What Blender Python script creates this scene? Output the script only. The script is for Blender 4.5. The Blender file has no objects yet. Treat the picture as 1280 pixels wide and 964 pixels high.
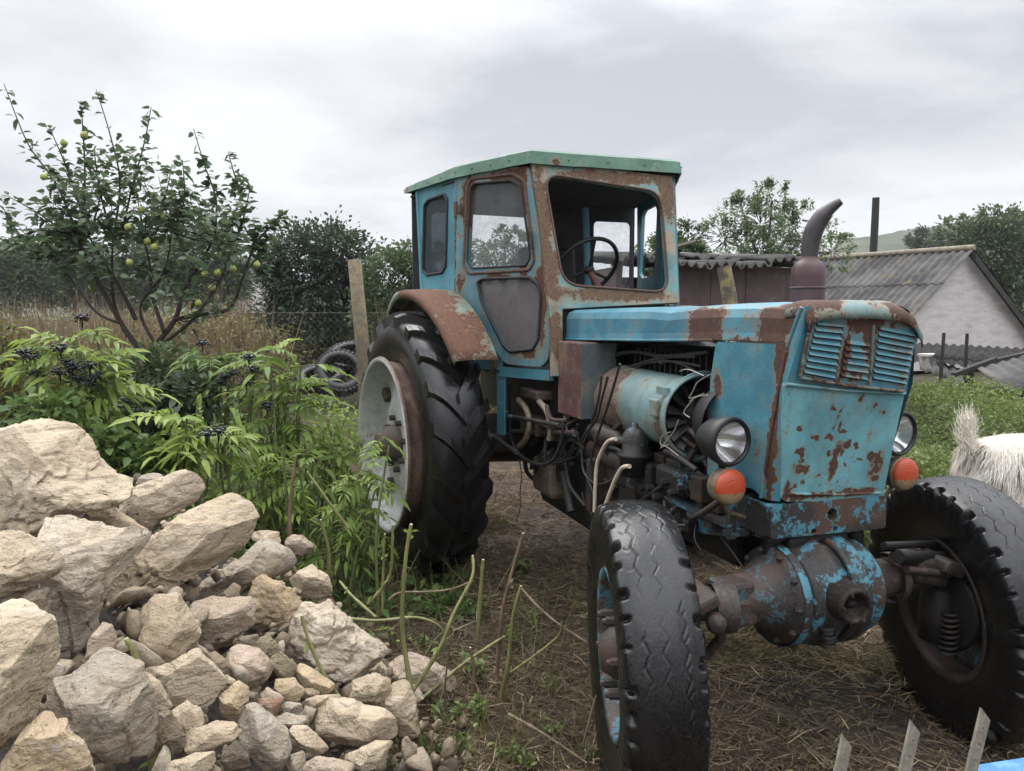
import bpy, bmesh, math, random
import numpy as np
from mathutils import Vector, Matrix, noise as mnoise
R_ = math.radians
random.seed(7); RNG = np.random.default_rng(7)
sc = bpy.context.scene
COL = sc.collection

# ------------------------------------------------------------------ camera
CAM_H = 1.57; CAM_F = 942.0; CAM_P = R_(5.63)
cam_d = bpy.data.cameras.new('camera'); cam = bpy.data.objects.new('camera', cam_d); COL.objects.link(cam)
cam.location = (0, 0, CAM_H); cam.rotation_euler = (R_(90) - CAM_P, 0, 0)
cam_d.sensor_width = 36.0; cam_d.lens = CAM_F / 1280 * 36.0
cam_d.clip_start = 0.05; cam_d.clip_end = 3000
sc.camera = cam

# ------------------------------------------------------------------ sky, sun, exposure
SUN_EL, SUN_AZ = R_(58), R_(-35)
w = bpy.data.worlds.new('World'); sc.world = w; w.use_nodes = True
wt = w.node_tree; wt.nodes.clear()
def wn(t, **k):
    n = wt.nodes.new(t)
    for a, b in k.items(): setattr(n, a, b)
    return n
def wl(a, b): wt.links.new(a, b)
def wmath(op, a, b=None):
    n = wn('ShaderNodeMath', operation=op)
    for i, v in enumerate((a, b)):
        if v is None: continue
        if isinstance(v, (int, float)): n.inputs[i].default_value = v
        else: wl(v, n.inputs[i])
    return n.outputs[0]
sky = wn('ShaderNodeTexSky'); sky.sky_type = 'NISHITA'; sky.sun_disc = False
sky.sun_elevation = SUN_EL; sky.sun_rotation = SUN_AZ; sky.dust_density = 4.0
tc = wn('ShaderNodeTexCoord'); sp = wn('ShaderNodeSeparateXYZ'); wl(tc.outputs['Generated'], sp.inputs[0])
zc = wmath('MAXIMUM', sp.outputs[2], 0.0)
den = wmath('ADD', zc, 0.16)
cx_ = wmath('DIVIDE', sp.outputs[0], den); cy_ = wmath('DIVIDE', sp.outputs[1], den)
cb = wn('ShaderNodeCombineXYZ'); wl(cx_, cb.inputs[0]); wl(cy_, cb.inputs[1])
mp = wn('ShaderNodeMapping'); wl(cb.outputs[0], mp.inputs[0]); mp.inputs['Location'].default_value = (3.1, 1.7, 0); mp.inputs['Scale'].default_value = (0.75, 0.8, 1); mp.inputs['Rotation'].default_value = (0, 0, 0.5)
nz = wn('ShaderNodeTexNoise'); wl(mp.outputs[0], nz.inputs['Vector']); nz.inputs['Scale'].default_value = 1.0; nz.inputs['Detail'].default_value = 10; nz.inputs['Roughness'].default_value = 0.56; nz.inputs['Distortion'].default_value = 0.25
cr = wn('ShaderNodeValToRGB'); wl(nz.outputs[0], cr.inputs[0])
cr.color_ramp.elements[0].position = 0.38; cr.color_ramp.elements[0].color = (0.39, 0.405, 0.44, 1)
cr.color_ramp.elements[1].position = 0.62; cr.color_ramp.elements[1].color = (0.77, 0.775, 0.79, 1)
e_ = cr.color_ramp.elements.new(0.48); e_.color = (0.57, 0.582, 0.608, 1)
# an overcast dome: the zenith is brighter than the horizon
gr = wn('ShaderNodeMapRange'); wl(sp.outputs[2], gr.inputs[0]); gr.inputs[1].default_value = 0.30; gr.inputs[2].default_value = 0.95; gr.inputs[3].default_value = 0.98; gr.inputs[4].default_value = 5.4
mul = wn('ShaderNodeVectorMath', operation='SCALE'); wl(cr.outputs[0], mul.inputs[0]); wl(gr.outputs[0], mul.inputs['Scale'])
sk = wn('ShaderNodeVectorMath', operation='SCALE'); wl(sky.outputs[0], sk.inputs[0]); sk.inputs['Scale'].default_value = 0.10
mx = wn('ShaderNodeMix', data_type='RGBA'); mx.inputs[0].default_value = 0.93; wl(sk.outputs[0], mx.inputs[6]); wl(mul.outputs[0], mx.inputs[7])
bg = wn('ShaderNodeBackground'); wl(mx.outputs[2], bg.inputs[0]); bg.inputs[1].default_value = 1.0
wo = wn('ShaderNodeOutputWorld'); wl(bg.outputs[0], wo.inputs[0])

sun_d = bpy.data.lights.new('sun', 'SUN'); sun_d.energy = 1.5; sun_d.angle = R_(35); sun_d.color = (1, 0.97, 0.92)
sun = bpy.data.objects.new('sun', sun_d); COL.objects.link(sun)
sun.rotation_euler = (R_(90) - SUN_EL, 0, R_(-150))   # from the upper left, slightly behind the camera
sc.view_settings.view_transform = 'Standard'; sc.view_settings.look = 'None'
sc.view_settings.exposure = 0.35; sc.view_settings.gamma = 1.0; sc.view_settings.use_curve_mapping = False
sc.render.engine = 'CYCLES'
sc.cycles.max_bounces = 5; sc.cycles.diffuse_bounces = 3; sc.cycles.transparent_max_bounces = 14
sc.cycles.use_denoising = True

# ------------------------------------------------------------------ point helpers (measured off the photograph)
CP, SP = math.cos(CAM_P), math.sin(CAM_P)
def ray(u, v):
    X = (u - 640) / CAM_F; V = (482 - v) / CAM_F
    return np.array([X, CP + V * SP, -SP + V * CP])
CAMP = np.array([0, 0, CAM_H])
def at(u, v, D):                       # world point seen at pixel u, v at depth Y = D
    r = ray(u, v); return CAMP + r * (D / r[1])
def atz(u, v, z):
    r = ray(u, v); return CAMP + r * ((z - CAM_H) / r[2])
# tractor frame: x forward, y towards the far side, z up
TX, TY, TA = 0.319, 4.80, R_(18.76)
TF = np.array([math.sin(TA), -math.cos(TA), 0]); TL = np.array([math.cos(TA), math.sin(TA), 0]); TO = np.array([TX, TY, 0])
def tl(P): d = np.asarray(P) - TO; return np.array([d @ TF, d @ TL, P[2]])
def tp(u, v, pl):                      # tractor-frame point on a plane of the tractor
    p0, n = pl; r = ray(u, v); r = np.array([r @ TF, r @ TL, r[2]]); c = tl(CAMP)
    return c + r * (((np.array(p0) - c) @ n) / (r @ n))
def plane(a, b, c):
    a, b, c = map(np.array, (a, b, c)); n = np.cross(b - a, c - a); return a, n / np.linalg.norm(n)

# ------------------------------------------------------------------ tags
def tag(o, label=None, cat=None, group=None, kind=None):
    if label: o['label'] = label
    if cat: o['category'] = cat
    if group: o['group'] = group
    if kind: o['kind'] = kind
    return o
def empty(name, loc, rz=0.0):
    o = bpy.data.objects.new(name, None); COL.objects.link(o); o.location = loc; o.rotation_euler = (0, 0, rz); o.empty_display_size = 0.1
    return o

# ------------------------------------------------------------------ mesh builder
class MB:
    def __init__(s): s.v = []; s.f = []; s.sm = []
    def add(s, vs, fs, smooth=False):
        b = len(s.v); s.v += [tuple(map(float, p)) for p in vs]
        s.f += [tuple(b + i for i in f) for f in fs]; s.sm += [smooth] * len(fs); return s
    def box(s, c, d, rot=None, bev=0.0):
        bm = bmesh.new(); bmesh.ops.create_cube(bm, size=1)
        bmesh.ops.scale(bm, vec=d, verts=bm.verts)
        if bev: bmesh.ops.bevel(bm, geom=bm.edges[:], offset=bev, segments=2, affect='EDGES', profile=0.5)
        M = Matrix.Translation(c) @ (rot.to_4x4() if rot is not None else Matrix.Identity(4))
        bmesh.ops.transform(bm, matrix=M, verts=bm.verts); return s.bm(bm)
    def bm(s, bm, smooth=False):
        bm.verts.index_update(); s.add([v.co[:] for v in bm.verts], [[v.index for v in f.verts] for f in bm.faces], smooth); bm.free(); return s
    def tube(s, pts, rad, n=8, caps=True, smooth=True, closed=False):
        P = [Vector(p) for p in pts]; m = len(P)
        if not hasattr(rad, '__len__'): rad = [rad] * m
        vs = []; fs = []; up = None
        for i in range(m):
            if closed: t = P[(i + 1) % m] - P[i - 1]
            else: t = P[min(i + 1, m - 1)] - P[max(i - 1, 0)]
            t = t.normalized() if t.length > 1e-9 else Vector((0, 0, 1))
            if up is None: up = Vector((0, 0, 1)) if abs(t.z) < .9 else Vector((1, 0, 0))
            a = t.cross(up)
            if a.length < 1e-6: a = t.orthogonal()
            a.normalize(); b = a.cross(t).normalized(); up = b
            for k in range(n):
                q = 2 * math.pi * k / n; vs.append(P[i] + (a * math.cos(q) + b * math.sin(q)) * rad[i])
        for i in range(m if closed else m - 1):
            j = (i + 1) % m
            for k in range(n):
                fs.append((i * n + k, i * n + (k + 1) % n, j * n + (k + 1) % n, j * n + k))
        s.add(vs, fs, smooth)
        if caps and not closed:
            s.add(vs[:n][::-1], [range(n)]); s.add(vs[-n:], [range(n)])
        return s
    def lathe(s, prof, c=(0, 0, 0), axis=(0, 1, 0), n=32, smooth=True, closed=False):
        # prof: (distance along axis, radius)
        A = Vector(axis).normalized(); u = Vector((1, 0, 0)) if abs(A.x) < .9 else Vector((0, 0, 1))
        u = (u - A * u.dot(A)).normalized(); wv = A.cross(u); c = Vector(c)
        vs = []; fs = []; m = len(prof)
        for d, r in prof:
            for k in range(n):
                q = 2 * math.pi * k / n; vs.append(c + A * d + (u * math.cos(q) + wv * math.sin(q)) * r)
        for i in range(m if closed else m - 1):
            j = (i + 1) % m
            for k in range(n): fs.append((i * n + k, i * n + (k + 1) % n, j * n + (k + 1) % n, j * n + k))
        s.add(vs, fs, smooth); return s
    def ball(s, c, r, sub=2, sq=(1, 1, 1)):
        bm = bmesh.new(); bmesh.ops.create_icosphere(bm, subdivisions=sub, radius=1)
        for v in bm.verts: v.co = Vector((c[0] + v.co.x * r * sq[0], c[1] + v.co.y * r * sq[1], c[2] + v.co.z * r * sq[2]))
        return s.bm(bm, True)
    def sheet(s, outer, holes=(), th=0.004, n=None, grid=0.0):
        # flat sheet from a 3-D outline with holes, given a thickness along n (towards -n)
        bm = bmesh.new(); loops = [outer] + list(holes); es = []
        for lp in loops:
            vs = [bm.verts.new(p) for p in lp]
            es += [bm.edges.new((vs[i], vs[(i + 1) % len(vs)])) for i in range(len(vs))]
        bmesh.ops.triangle_fill(bm, edges=es, use_beauty=True)
        if n is None:
            n = Vector((0, 0, 0)); o = [Vector(p) for p in outer]
            for i in range(len(o)): n += (o[i] - o[0]).cross(o[(i + 1) % len(o)] - o[0])
        n = Vector(n).normalized()
        bmesh.ops.recalc_face_normals(bm, faces=bm.faces)
        if bm.faces and sum((f.normal.dot(n) for f in bm.faces)) < 0: bmesh.ops.reverse_faces(bm, faces=bm.faces)
        ret = bmesh.ops.extrude_face_region(bm, geom=bm.faces[:])
        nv = [g for g in ret['geom'] if isinstance(g, bmesh.types.BMVert)]
        bmesh.ops.translate(bm, vec=-n * th, verts=nv)
        bmesh.ops.recalc_face_normals(bm, faces=bm.faces)
        return s.bm(bm)
    def build(s, name, mat, parent=None, rot=None, loc=None):
        me = bpy.data.meshes.new(name); me.from_pydata(s.v, [], s.f); me.update()
        me.polygons.foreach_set('use_smooth', s.sm)
        if mat is not None: me.materials.append(mat)
        o = bpy.data.objects.new(name, me); COL.objects.link(o)
        if parent is not None: o.parent = parent
        if loc is not None: o.location = loc
        if rot is not None: o.rotation_euler = rot
        return o
def np_mesh(name, V, Fq, mat, parent=None, attr=None, smooth=False):
    # V (N,3), Fq (M,k) faces of equal size; attr: per-face float 'v'
    me = bpy.data.meshes.new(name); V = np.ascontiguousarray(V, np.float32); Fq = np.ascontiguousarray(Fq, np.int32)
    k = Fq.shape[1]; me.vertices.add(len(V)); me.vertices.foreach_set('co', V.ravel())
    me.loops.add(Fq.size); me.loops.foreach_set('vertex_index', Fq.ravel())
    me.polygons.add(len(Fq)); me.polygons.foreach_set('loop_start', np.arange(0, Fq.size, k, dtype=np.int32)); me.polygons.foreach_set('loop_total', np.full(len(Fq), k, np.int32))
    me.update(calc_edges=True)
    if smooth: me.polygons.foreach_set('use_smooth', np.ones(len(Fq), bool))
    if attr is not None:
        a = me.attributes.new('v', 'FLOAT', 'FACE'); a.data.foreach_set('value', np.ascontiguousarray(attr, np.float32))
    me.validate()
    if mat is not None: me.materials.append(mat)
    o = bpy.data.objects.new(name, me); COL.objects.link(o)
    if parent is not None: o.parent = parent
    return o
def rounded(pts, r, n=4):               # round the corners of a 3-D outline
    P = [Vector(p) for p in pts]; out = []; m = len(P)
    for i in range(m):
        a, b, c = P[i - 1], P[i], P[(i + 1) % m]
        da, dc = (a - b), (c - b); ra = min(r, da.length * .45); rc = min(r, dc.length * .45)
        s, e = b + da.normalized() * ra, b + dc.normalized() * rc
        for k in range(n + 1):
            t = k / n; out.append(s * (1 - t) ** 2 + b * 2 * t * (1 - t) + e * t * t)
    return out
def offs(pts, d):                       # grow (+) / shrink (-) an outline about its centre
    P = [Vector(p) for p in pts]; c = sum(P, Vector()) / len(P); return [p + (p - c).normalized() * d for p in P]
def smooth_path(pts, n=6):
    P = [Vector(p) for p in pts]; out = []
    for i in range(len(P) - 1):
        a, b, c, d = P[max(i - 1, 0)], P[i], P[i + 1], P[min(i + 2, len(P) - 1)]
        for k in range(n):
            t = k / n
            out.append(0.5 * ((2 * b) + (c - a) * t + (2 * a - 5 * b + 4 * c - d) * t * t + (3 * b - a - 3 * c + d) * t ** 3))
    out.append(P[-1]); return out

# ------------------------------------------------------------------ materials
class G:
    def __init__(s, name):
        s.m = bpy.data.materials.new(name); s.m.use_nodes = True; s.t = s.m.node_tree; s.t.nodes.clear()
        s.out = s.t.nodes.new('ShaderNodeOutputMaterial'); s._oc = None
    def n(s, typ, **k):
        q = s.t.nodes.new(typ)
        for a, b in k.items(): setattr(q, a, b)
        return q
    def set(s, sock, v):
        if v is None: return
        if isinstance(v, bpy.types.NodeSocket): s.t.links.new(v, sock)
        elif hasattr(v, '__len__') and len(v) == 3 and sock.type == 'RGBA': sock.default_value = (*v, 1)
        else: sock.default_value = v
    def oc(s):
        if s._oc is None: s._oc = s.n('ShaderNodeTexCoord').outputs['Object']
        return s._oc
    def mapv(s, scale=(1, 1, 1), loc=(0, 0, 0), rot=(0, 0, 0), vec=None):
        q = s.n('ShaderNodeMapping'); s.set(q.inputs[0], vec or s.oc()); q.inputs['Scale'].default_value = scale; q.inputs['Location'].default_value = loc; q.inputs['Rotation'].default_value = rot
        return q.outputs[0]
    def noise(s, scale, detail=4, rough=.55, vec=None, dist=0):
        q = s.n('ShaderNodeTexNoise'); s.set(q.inputs['Vector'], vec or s.oc()); q.inputs['Scale'].default_value = scale; q.inputs['Detail'].default_value = detail; q.inputs['Roughness'].default_value = rough; q.inputs['Distortion'].default_value = dist
        return q.outputs[0]
    def vor(s, scale, vec=None, feature='F1'):
        q = s.n('ShaderNodeTexVoronoi', feature=feature); s.set(q.inputs['Vector'], vec or s.oc()); q.inputs['Scale'].default_value = scale; return q.outputs[0]
    def ramp(s, f, *st):
        q = s.n('ShaderNodeValToRGB'); s.set(q.inputs[0], f); el = q.color_ramp.elements
        while len(el) < len(st): el.new(.5)
        for e, (p, c) in zip(el, st): e.position = p; e.color = (*c, 1) if hasattr(c, '__len__') else (c, c, c, 1)
        return q.outputs[0]
    def mix(s, f, a, b, mode='MIX'):
        q = s.n('ShaderNodeMix', data_type='RGBA', blend_type=mode); s.set(q.inputs[0], f); s.set(q.inputs[6], a); s.set(q.inputs[7], b); return q.outputs[2]
    def ma(s, op, a, b=None, c=None, clamp=False):
        q = s.n('ShaderNodeMath', operation=op, use_clamp=clamp)
        for i, v in enumerate((a, b, c)): s.set(q.inputs[i], v)
        return q.outputs[0]
    def step(s, x, lo, hi):
        q = s.n('ShaderNodeMapRange', interpolation_type='SMOOTHSTEP'); s.set(q.inputs[0], x); q.inputs[1].default_value = lo; q.inputs[2].default_value = hi; return q.outputs[0]
    def bump(s, h, st=.3, dist=.01, nrm=None):
        q = s.n('ShaderNodeBump'); s.set(q.inputs['Height'], h); q.inputs['Strength'].default_value = st; q.inputs['Distance'].default_value = dist; s.set(q.inputs['Normal'], nrm); return q.outputs[0]
    def pbr(s, col, rough=.6, metal=0, nrm=None, spec=.5, **k):
        q = s.n('ShaderNodeBsdfPrincipled'); s.set(q.inputs['Base Color'], col); s.set(q.inputs['Roughness'], rough); s.set(q.inputs['Metallic'], metal); s.set(q.inputs['Normal'], nrm); s.set(q.inputs['Specular IOR Level'], spec)
        for a, b in k.items(): s.set(q.inputs[a.replace('_', ' ')], b)
        return q.outputs[0]
    def done(s, sh): s.t.links.new(sh, s.out.inputs[0]); return s.m

def simple(name, col, rough=.6, metal=0, var=.25, scale=20, bump=.2, spec=.5):
    g = G(name); nz_ = g.noise(scale, 5, .6)
    c = g.mix(g.ramp(nz_, (.3, 0.), (.7, 1.)), [x * (1 - var) for x in col], [min(1, x * (1 + var)) for x in col])
    return g.done(g.pbr(c, rough, metal, g.bump(nz_, bump, .004), spec))

def paint(name, base, rust=.5, spots=(), streak=.5, chalk=.4, dirt=.35, seed=0.0, rough=.42, rcol=((.042, .022, .017), (.125, .060, .036)), under=(.30, .27, .20), old=None):
    """weathered sheet-metal paint: flakes, rust blooms, streaks, chalky wear; spots = rust patches (x,y,z, rx,ry,rz)"""
    g = G(name); o = g.mapv(loc=(seed, seed * 1.7, seed * .6))
    n1 = g.noise(3.2, 6, .62, o); n2 = g.noise(17, 6, .66, o); n3 = g.noise(70, 4, .7, o)
    st_ = g.noise(1.0, 5, .6, g.mapv((22, 22, 2.2), loc=(seed, 0, 0)))
    m = g.ma('ADD', g.ma('MULTIPLY', n1, .44), g.ma('ADD', g.ma('MULTIPLY', n2, .38), g.ma('MULTIPLY', n3, .18)))
    m = g.ma('ADD', m, g.ma('MULTIPLY', g.ma('SUBTRACT', st_, .5), .30 * streak))
    if spots:
        wob = g.oc()
        for s_, k_ in ((22, .050), (75, .020)):
            q = g.n('ShaderNodeTexNoise'); g.set(q.inputs['Vector'], g.oc()); q.inputs['Scale'].default_value = s_; q.inputs['Detail'].default_value = 3
            a_ = g.n('ShaderNodeVectorMath', operation='SUBTRACT'); g.set(a_.inputs[0], q.outputs['Color']); a_.inputs[1].default_value = (.5, .5, .5)
            b_ = g.n('ShaderNodeVectorMath', operation='MULTIPLY_ADD'); g.set(b_.inputs[0], a_.outputs[0]); b_.inputs[1].default_value = (k_, k_, k_); g.set(b_.inputs[2], wob); wob = b_.outputs[0]
    for (x, y, z, rx, ry, rz) in spots:
        v = g.n('ShaderNodeVectorMath', operation='SUBTRACT'); g.set(v.inputs[0], wob); v.inputs[1].default_value = (x, y, z)
        d = g.n('ShaderNodeVectorMath', operation='DIVIDE'); g.set(d.inputs[0], v.outputs[0]); d.inputs[1].default_value = (rx, ry, rz)
        l = g.n('ShaderNodeVectorMath', operation='LENGTH'); g.set(l.inputs[0], d.outputs[0])
        k = g.ma('SUBTRACT', 1.0, l.outputs['Value'], clamp=True)
        m = g.ma('ADD', m, g.ma('MULTIPLY', k, .46 if max(ry, rz) < .03 else .31))
    th = .70 - .22 * rust
    rm = g.step(m, th, th + .022)
    edge = g.ma('SUBTRACT', g.step(m, th - .05, th), rm, clamp=True)
    col = g.mix(g.step(n1, .35, .68), [c * .66 for c in base], [min(1, c * 1.18) for c in base])
    if old: col = g.mix(g.step(g.noise(5, 5, .6, g.mapv(loc=(4 + seed, 1, 2))), .46, .58), col, old)
    ch = g.step(g.noise(9, 6, .7, g.mapv(loc=(9 + seed, 3, 1))), .64 - .16 * chalk, .80 - .1 * chalk)
    col = g.mix(g.ma('MULTIPLY', ch, .45), col, under)
    dr = g.step(st_, .52, .75)
    col = g.mix(g.ma('MULTIPLY', dr, dirt), col, (.10, .085, .065))
    gm_ = g.step(g.noise(6, 8, .78, g.mapv((1, 1, .6), loc=(2 + seed, 8, 4))), .48, .70); col = g.mix(g.ma('MULTIPLY', gm_, dirt * .9), col, (.075, .068, .058))
    fine = g.noise(150, 3, .8, o); col = g.mix(g.ma('MULTIPLY', g.step(fine, .5, .8), .35), col, (.36, .38, .36))
    sp_ = g.step(g.noise(110, 3, .6, o), .66, .74)
    col = g.mix(g.ma('MULTIPLY', sp_, .6 * dirt + .15), col, (.09, .06, .045))
    col = g.mix(g.ma('MULTIPLY', g.step(m, th - .14, th - .01), .50), col, g.mix(g.noise(25, 5, .7), (.25, .255, .165), (.13, .125, .085)))
    fk = g.step(g.noise(44, 4, .6, g.mapv(loc=(seed, 5, 5))), .655, .69); col = g.mix(g.ma('MULTIPLY', fk, .35 + .45 * rust), col, (.085, .042, .026))
    col = g.mix(g.ma('MULTIPLY', edge, .75), col, (.20, .125, .07))
    rc = g.mix(g.noise(34, 5, .7), *rcol)
    rc = g.mix(g.step(n2, .56, .76), rc, (.19, .10, .055)); rc = g.mix(g.ma('MULTIPLY', g.step(n3, .45, .62), .5), rc, (.035, .024, .020))
    col = g.mix(rm, col, rc)
    ro = g.ma('ADD', rough, g.ma('ADD', g.ma('MULTIPLY', rm, .40), g.ma('MULTIPLY', n2, .16)))
    h = g.ma('ADD', g.ma('MULTIPLY', rm, -.6), g.ma('ADD', g.ma('MULTIPLY', n3, .35), g.ma('MULTIPLY', n1, .5)))
    nb = g.bump(h, .55, .007, g.bump(g.noise(2.6, 3, .5, g.mapv(loc=(seed, 2, 2))), .35, .05))
    return g.done(g.pbr(col, ro, 0, nb, .5))

def greasy(name, base=(.018, .017, .016), paintc=(.065, .215, .28), amt=.35, rust=(.07, .038, .025), seed=0., scale=9):
    """oily cast iron with scraps of old paint"""
    g = G(name); o = g.mapv(loc=(seed, seed, seed)); n1 = g.noise(scale, 7, .66, o); n2 = g.noise(scale * .5, 5, .6, g.mapv(loc=(3 + seed, 1, 7))); n3 = g.noise(90, 4, .7, o)
    col = g.mix(g.step(n3, .4, .7), base, [c * 2.2 for c in base])
    col = g.mix(g.step(n2, .48, .66), col, rust)
    pm = g.step(g.ma('ADD', g.ma('MULTIPLY', n1, .75), g.ma('MULTIPLY', n3, .25)), .66 - .26 * amt, .70 - .26 * amt)
    col = g.mix(pm, col, g.mix(n3, [c * .7 for c in paintc], paintc))
    return g.done(g.pbr(col, g.ma('ADD', .38, g.ma('MULTIPLY', n2, .4)), 0, g.bump(g.ma('ADD', n1, g.ma('MULTIPLY', n3, .4)), .5, .008)))

def rubber(name, base=.016, rough=.42, dust=.3, seed=0):
    g = G(name); n1 = g.noise(6, 5, .6, g.mapv(loc=(seed, 0, 0))); n2 = g.noise(60, 4, .7)
    c = g.mix(g.step(n1, .4, .75), (base, base, base * 1.12), (base * 2.0, base * 2.0, base * 2.2))
    c = g.mix(g.ma('MULTIPLY', g.step(g.noise(14, 5, .7), .52, .72), dust), c, (.075, .066, .057)); vc = g.vor(70, None, 'DISTANCE_TO_EDGE'); c = g.mix(g.ma('MULTIPLY', g.step(vc, .05, .0), .35), c, (.05, .047, .045))
    return g.done(g.pbr(c, g.ma('ADD', rough - .12, g.ma('MULTIPLY', n1, .34)), 0, g.bump(g.ma('ADD', n2, n1), .25, .004), .45))

def leafm(name, c0, c1, c2, trans=.35, rough=.5, spec=.35, patch=None):
    """leaves: colour varies leaf by leaf"""
    g = G(name); a = g.n('ShaderNodeAttribute', attribute_name='v')
    c = g.ramp(a.outputs['Fac'], (0., c0), (.5, c1), (1., c2))
    c = g.mix(g.noise(40, 3, .6), g.mix(.0, c, c), g.mix(.35, c, [x * .55 for x in c1]))
    p = g.pbr(c, rough, 0, None, spec)
    t = g.n('ShaderNodeBsdfTranslucent'); g.set(t.inputs[0], g.mix(.5, c, c2))
    mxs = g.n('ShaderNodeMixShader'); mxs.inputs[0].default_value = trans; g.t.links.new(p, mxs.inputs[1]); g.t.links.new(t.outputs[0], mxs.inputs[2])
    return g.done(mxs.outputs[0])

M = {}
M['rubber'] = rubber('rubber', .0042, .20, .08)
M['rubber_old'] = rubber('old_rubber', .02, .5, .5, 4)
M['black'] = simple('black_metal', (.012, .012, .013), .5, 0, .4, 30, .3)
M['dark_in'] = simple('cab_lining', (.035, .036, .038), .8, 0, .4, 12, .2)
M['iron'] = greasy('oily_iron', (.010, .0095, .009), amt=.30, rust=(.045, .026, .018))
M['blade'] = simple('fan_blade_metal', (.035, .033, .032), .5, .3, .3, 20, .1)
M['iron_blue'] = greasy('oily_iron_blue', amt=.56, seed=2, scale=9)
M['iron_fleck'] = greasy('oily_iron_flecked', (.022, .019, .018), (.055, .10, .12), .42, (.050, .030, .022), 3, 13)
M['iron_some'] = greasy('oily_iron_some_blue', (.03, .03, .032), amt=.36, seed=5, scale=6)
M['iron_rust'] = greasy('rusty_iron', (.030, .024, .021), (.105, .068, .05), .38, (.062, .036, .026), 9, 11)
M['iron_dark'] = greasy('shade_dark_iron', (.0055, .0055, .0055), (.018, .018, .018), .2, (.014, .009, .007), 1)  # near-black iron: the deep shade of the engine bay put into its colour
M['chrome'] = simple('lamp_reflector', (.75, .76, .78), .12, 1, .05, 5, 0)
M['wood_grey'] = simple('weathered_wood', (.23, .21, .17), .85, 0, .35, 60, .6)
M['hose'] = simple('rubber_hose', (.022, .021, .020), .55, 0, .4, 40, .3)
M['hose_tan'] = simple('old_hose', (.21, .17, .12), .6, 0, .4, 40, .3)
M['cream'] = simple('cream_hose', (.50, .43, .33), .55, 0, .2, 40, .2)
M['mesh_wire'] = simple('fence_wire', (.075, .07, .06), .6, 0, .3, 50, 0)
M['wire'] = simple('bare_wire', (.30, .28, .24), .5, 0, .3, 50, 0)
M['seal'] = simple('window_rubber', (.013, .013, .014), .6, 0, .3, 50, .2)
def lens_mat(name, col, tr=.6, rough=.12):
    g = G(name); p = g.pbr(col, rough, 0, g.bump(g.n('ShaderNodeTexWave').outputs[0], .3, .002), .5, Transmission_Weight=tr)
    return g.done(p)
def glassm(name, tint, dirt, fac):
    """window glass: clear with a film of dust"""
    g = G(name); nn = g.noise(14, 6, .7); pass
    tr_ = g.n('ShaderNodeBsdfTransparent'); tr_.inputs[0].default_value = (*tint, 1)
    go = g.n('ShaderNodeBsdfGlossy'); go.inputs['Roughness'].default_value = .05
    fr = g.n('ShaderNodeLayerWeight'); fr.inputs[0].default_value = .5
    m1 = g.n('ShaderNodeMixShader'); g.set(m1.inputs[0], g.ma('ADD', .02, g.ma('MULTIPLY', g.ma('POWER', fr.outputs['Facing'], 3.0), .35))); g.t.links.new(tr_.outputs[0], m1.inputs[1]); g.t.links.new(go.outputs[0], m1.inputs[2])
    di = g.n('ShaderNodeBsdfDiffuse'); g.set(di.inputs[0], g.mix(g.noise(50, 4, .7), [x * .6 for x in dirt], dirt))
    m2 = g.n('ShaderNodeMixShader'); g.set(m2.inputs[0], g.ma('ADD', fac - .15, g.ma('MULTIPLY', nn, .3), clamp=True)); g.t.links.new(m1.outputs[0], m2.inputs[1]); g.t.links.new(di.outputs[0], m2.inputs[2])
    return g.done(m2.outputs[0])
M['glass'] = glassm('dusty_glass', (.97, .98, .98), (.36, .39, .40), .10)
M['glass_dirty'] = glassm('grimy_glass', (.6, .6, .6), (.24, .225, .225), .55)
M['glass_dark'] = glassm('dark_dusty_glass', (.5, .55, .58), (.10, .125, .145), .5)
BLUE = (.055, .238, .318); TEAL = (.085, .270, .330); PALE = (.135, .330, .370); HOOD = (.050, .232, .328)
GREEN = (.10, .27, .19)
M['pale_wheel'] = paint('grey_white_wheel_paint', (.46, .47, .46), .38, (), .6, .3, .25, 3.0, .45)
M['rim_rust'] = paint('rusted_rim', (.11, .055, .045), .55, (), .5, .2, .3, 6.0, .55)

# ================================================================== SETTING
def sst(x, a, b): t = np.clip((x - a) / (b - a), 0, 1); return t * t * (3 - 2 * t)
def gz(X, Y):
    """height of the ground"""
    X = np.asarray(X, float); Y = np.asarray(Y, float)
    z = .46 * sst(Y, 4.8, 8.6) * sst(X, 1.2, 4.0) * (1 - .35 * sst(X / np.maximum(Y, 1), .55, .66)) * (1 - .75 * sst(Y, 9.6, 11.5)) * (1 - sst(Y, 30, 60))
    z = z + .25 * sst(Y, 9, 13) * (1 - sst(X, -4, 1)) 
    z = z + .012 * np.sin(X * 2.1 + .7) * np.cos(Y * 1.7) + .008 * np.sin(X * 5.3 + Y * 3.1)
    z = z - .03 * np.exp(-((X - 1.2) ** 2 + (Y - 1.6) ** 2) / .6)
    return z
def axis_(lo, hi, st, far, k):
    c = list(np.arange(lo, hi, st)); a = lo; s = st; L = []
    while a > -far: s *= k; a -= s; L.append(a)
    b = c[-1]; s = st; Rr = []
    while b < far: s *= k; b += s; Rr.append(b)
    return np.array(L[::-1] + c + Rr)
gx = axis_(-5, 5, .05, 900, 1.13); gy = axis_(.6, 9, .05, 1200, 1.13); gy = gy[gy > -25]
GX, GY = np.meshgrid(gx, gy, indexing='ij'); GZ = gz(GX, GY)
near = (np.abs(GX) < 7) & (GY < 12)
jit = np.zeros_like(GZ)
for a, b in zip(*np.where(near)):
    p = Vector((GX[a, b], GY[a, b], 0)); jit[a, b] = .020 * mnoise.noise(p * 3.1) + .014 * mnoise.noise(p * 8.7) + .008 * mnoise.noise(p * 19)
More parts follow.
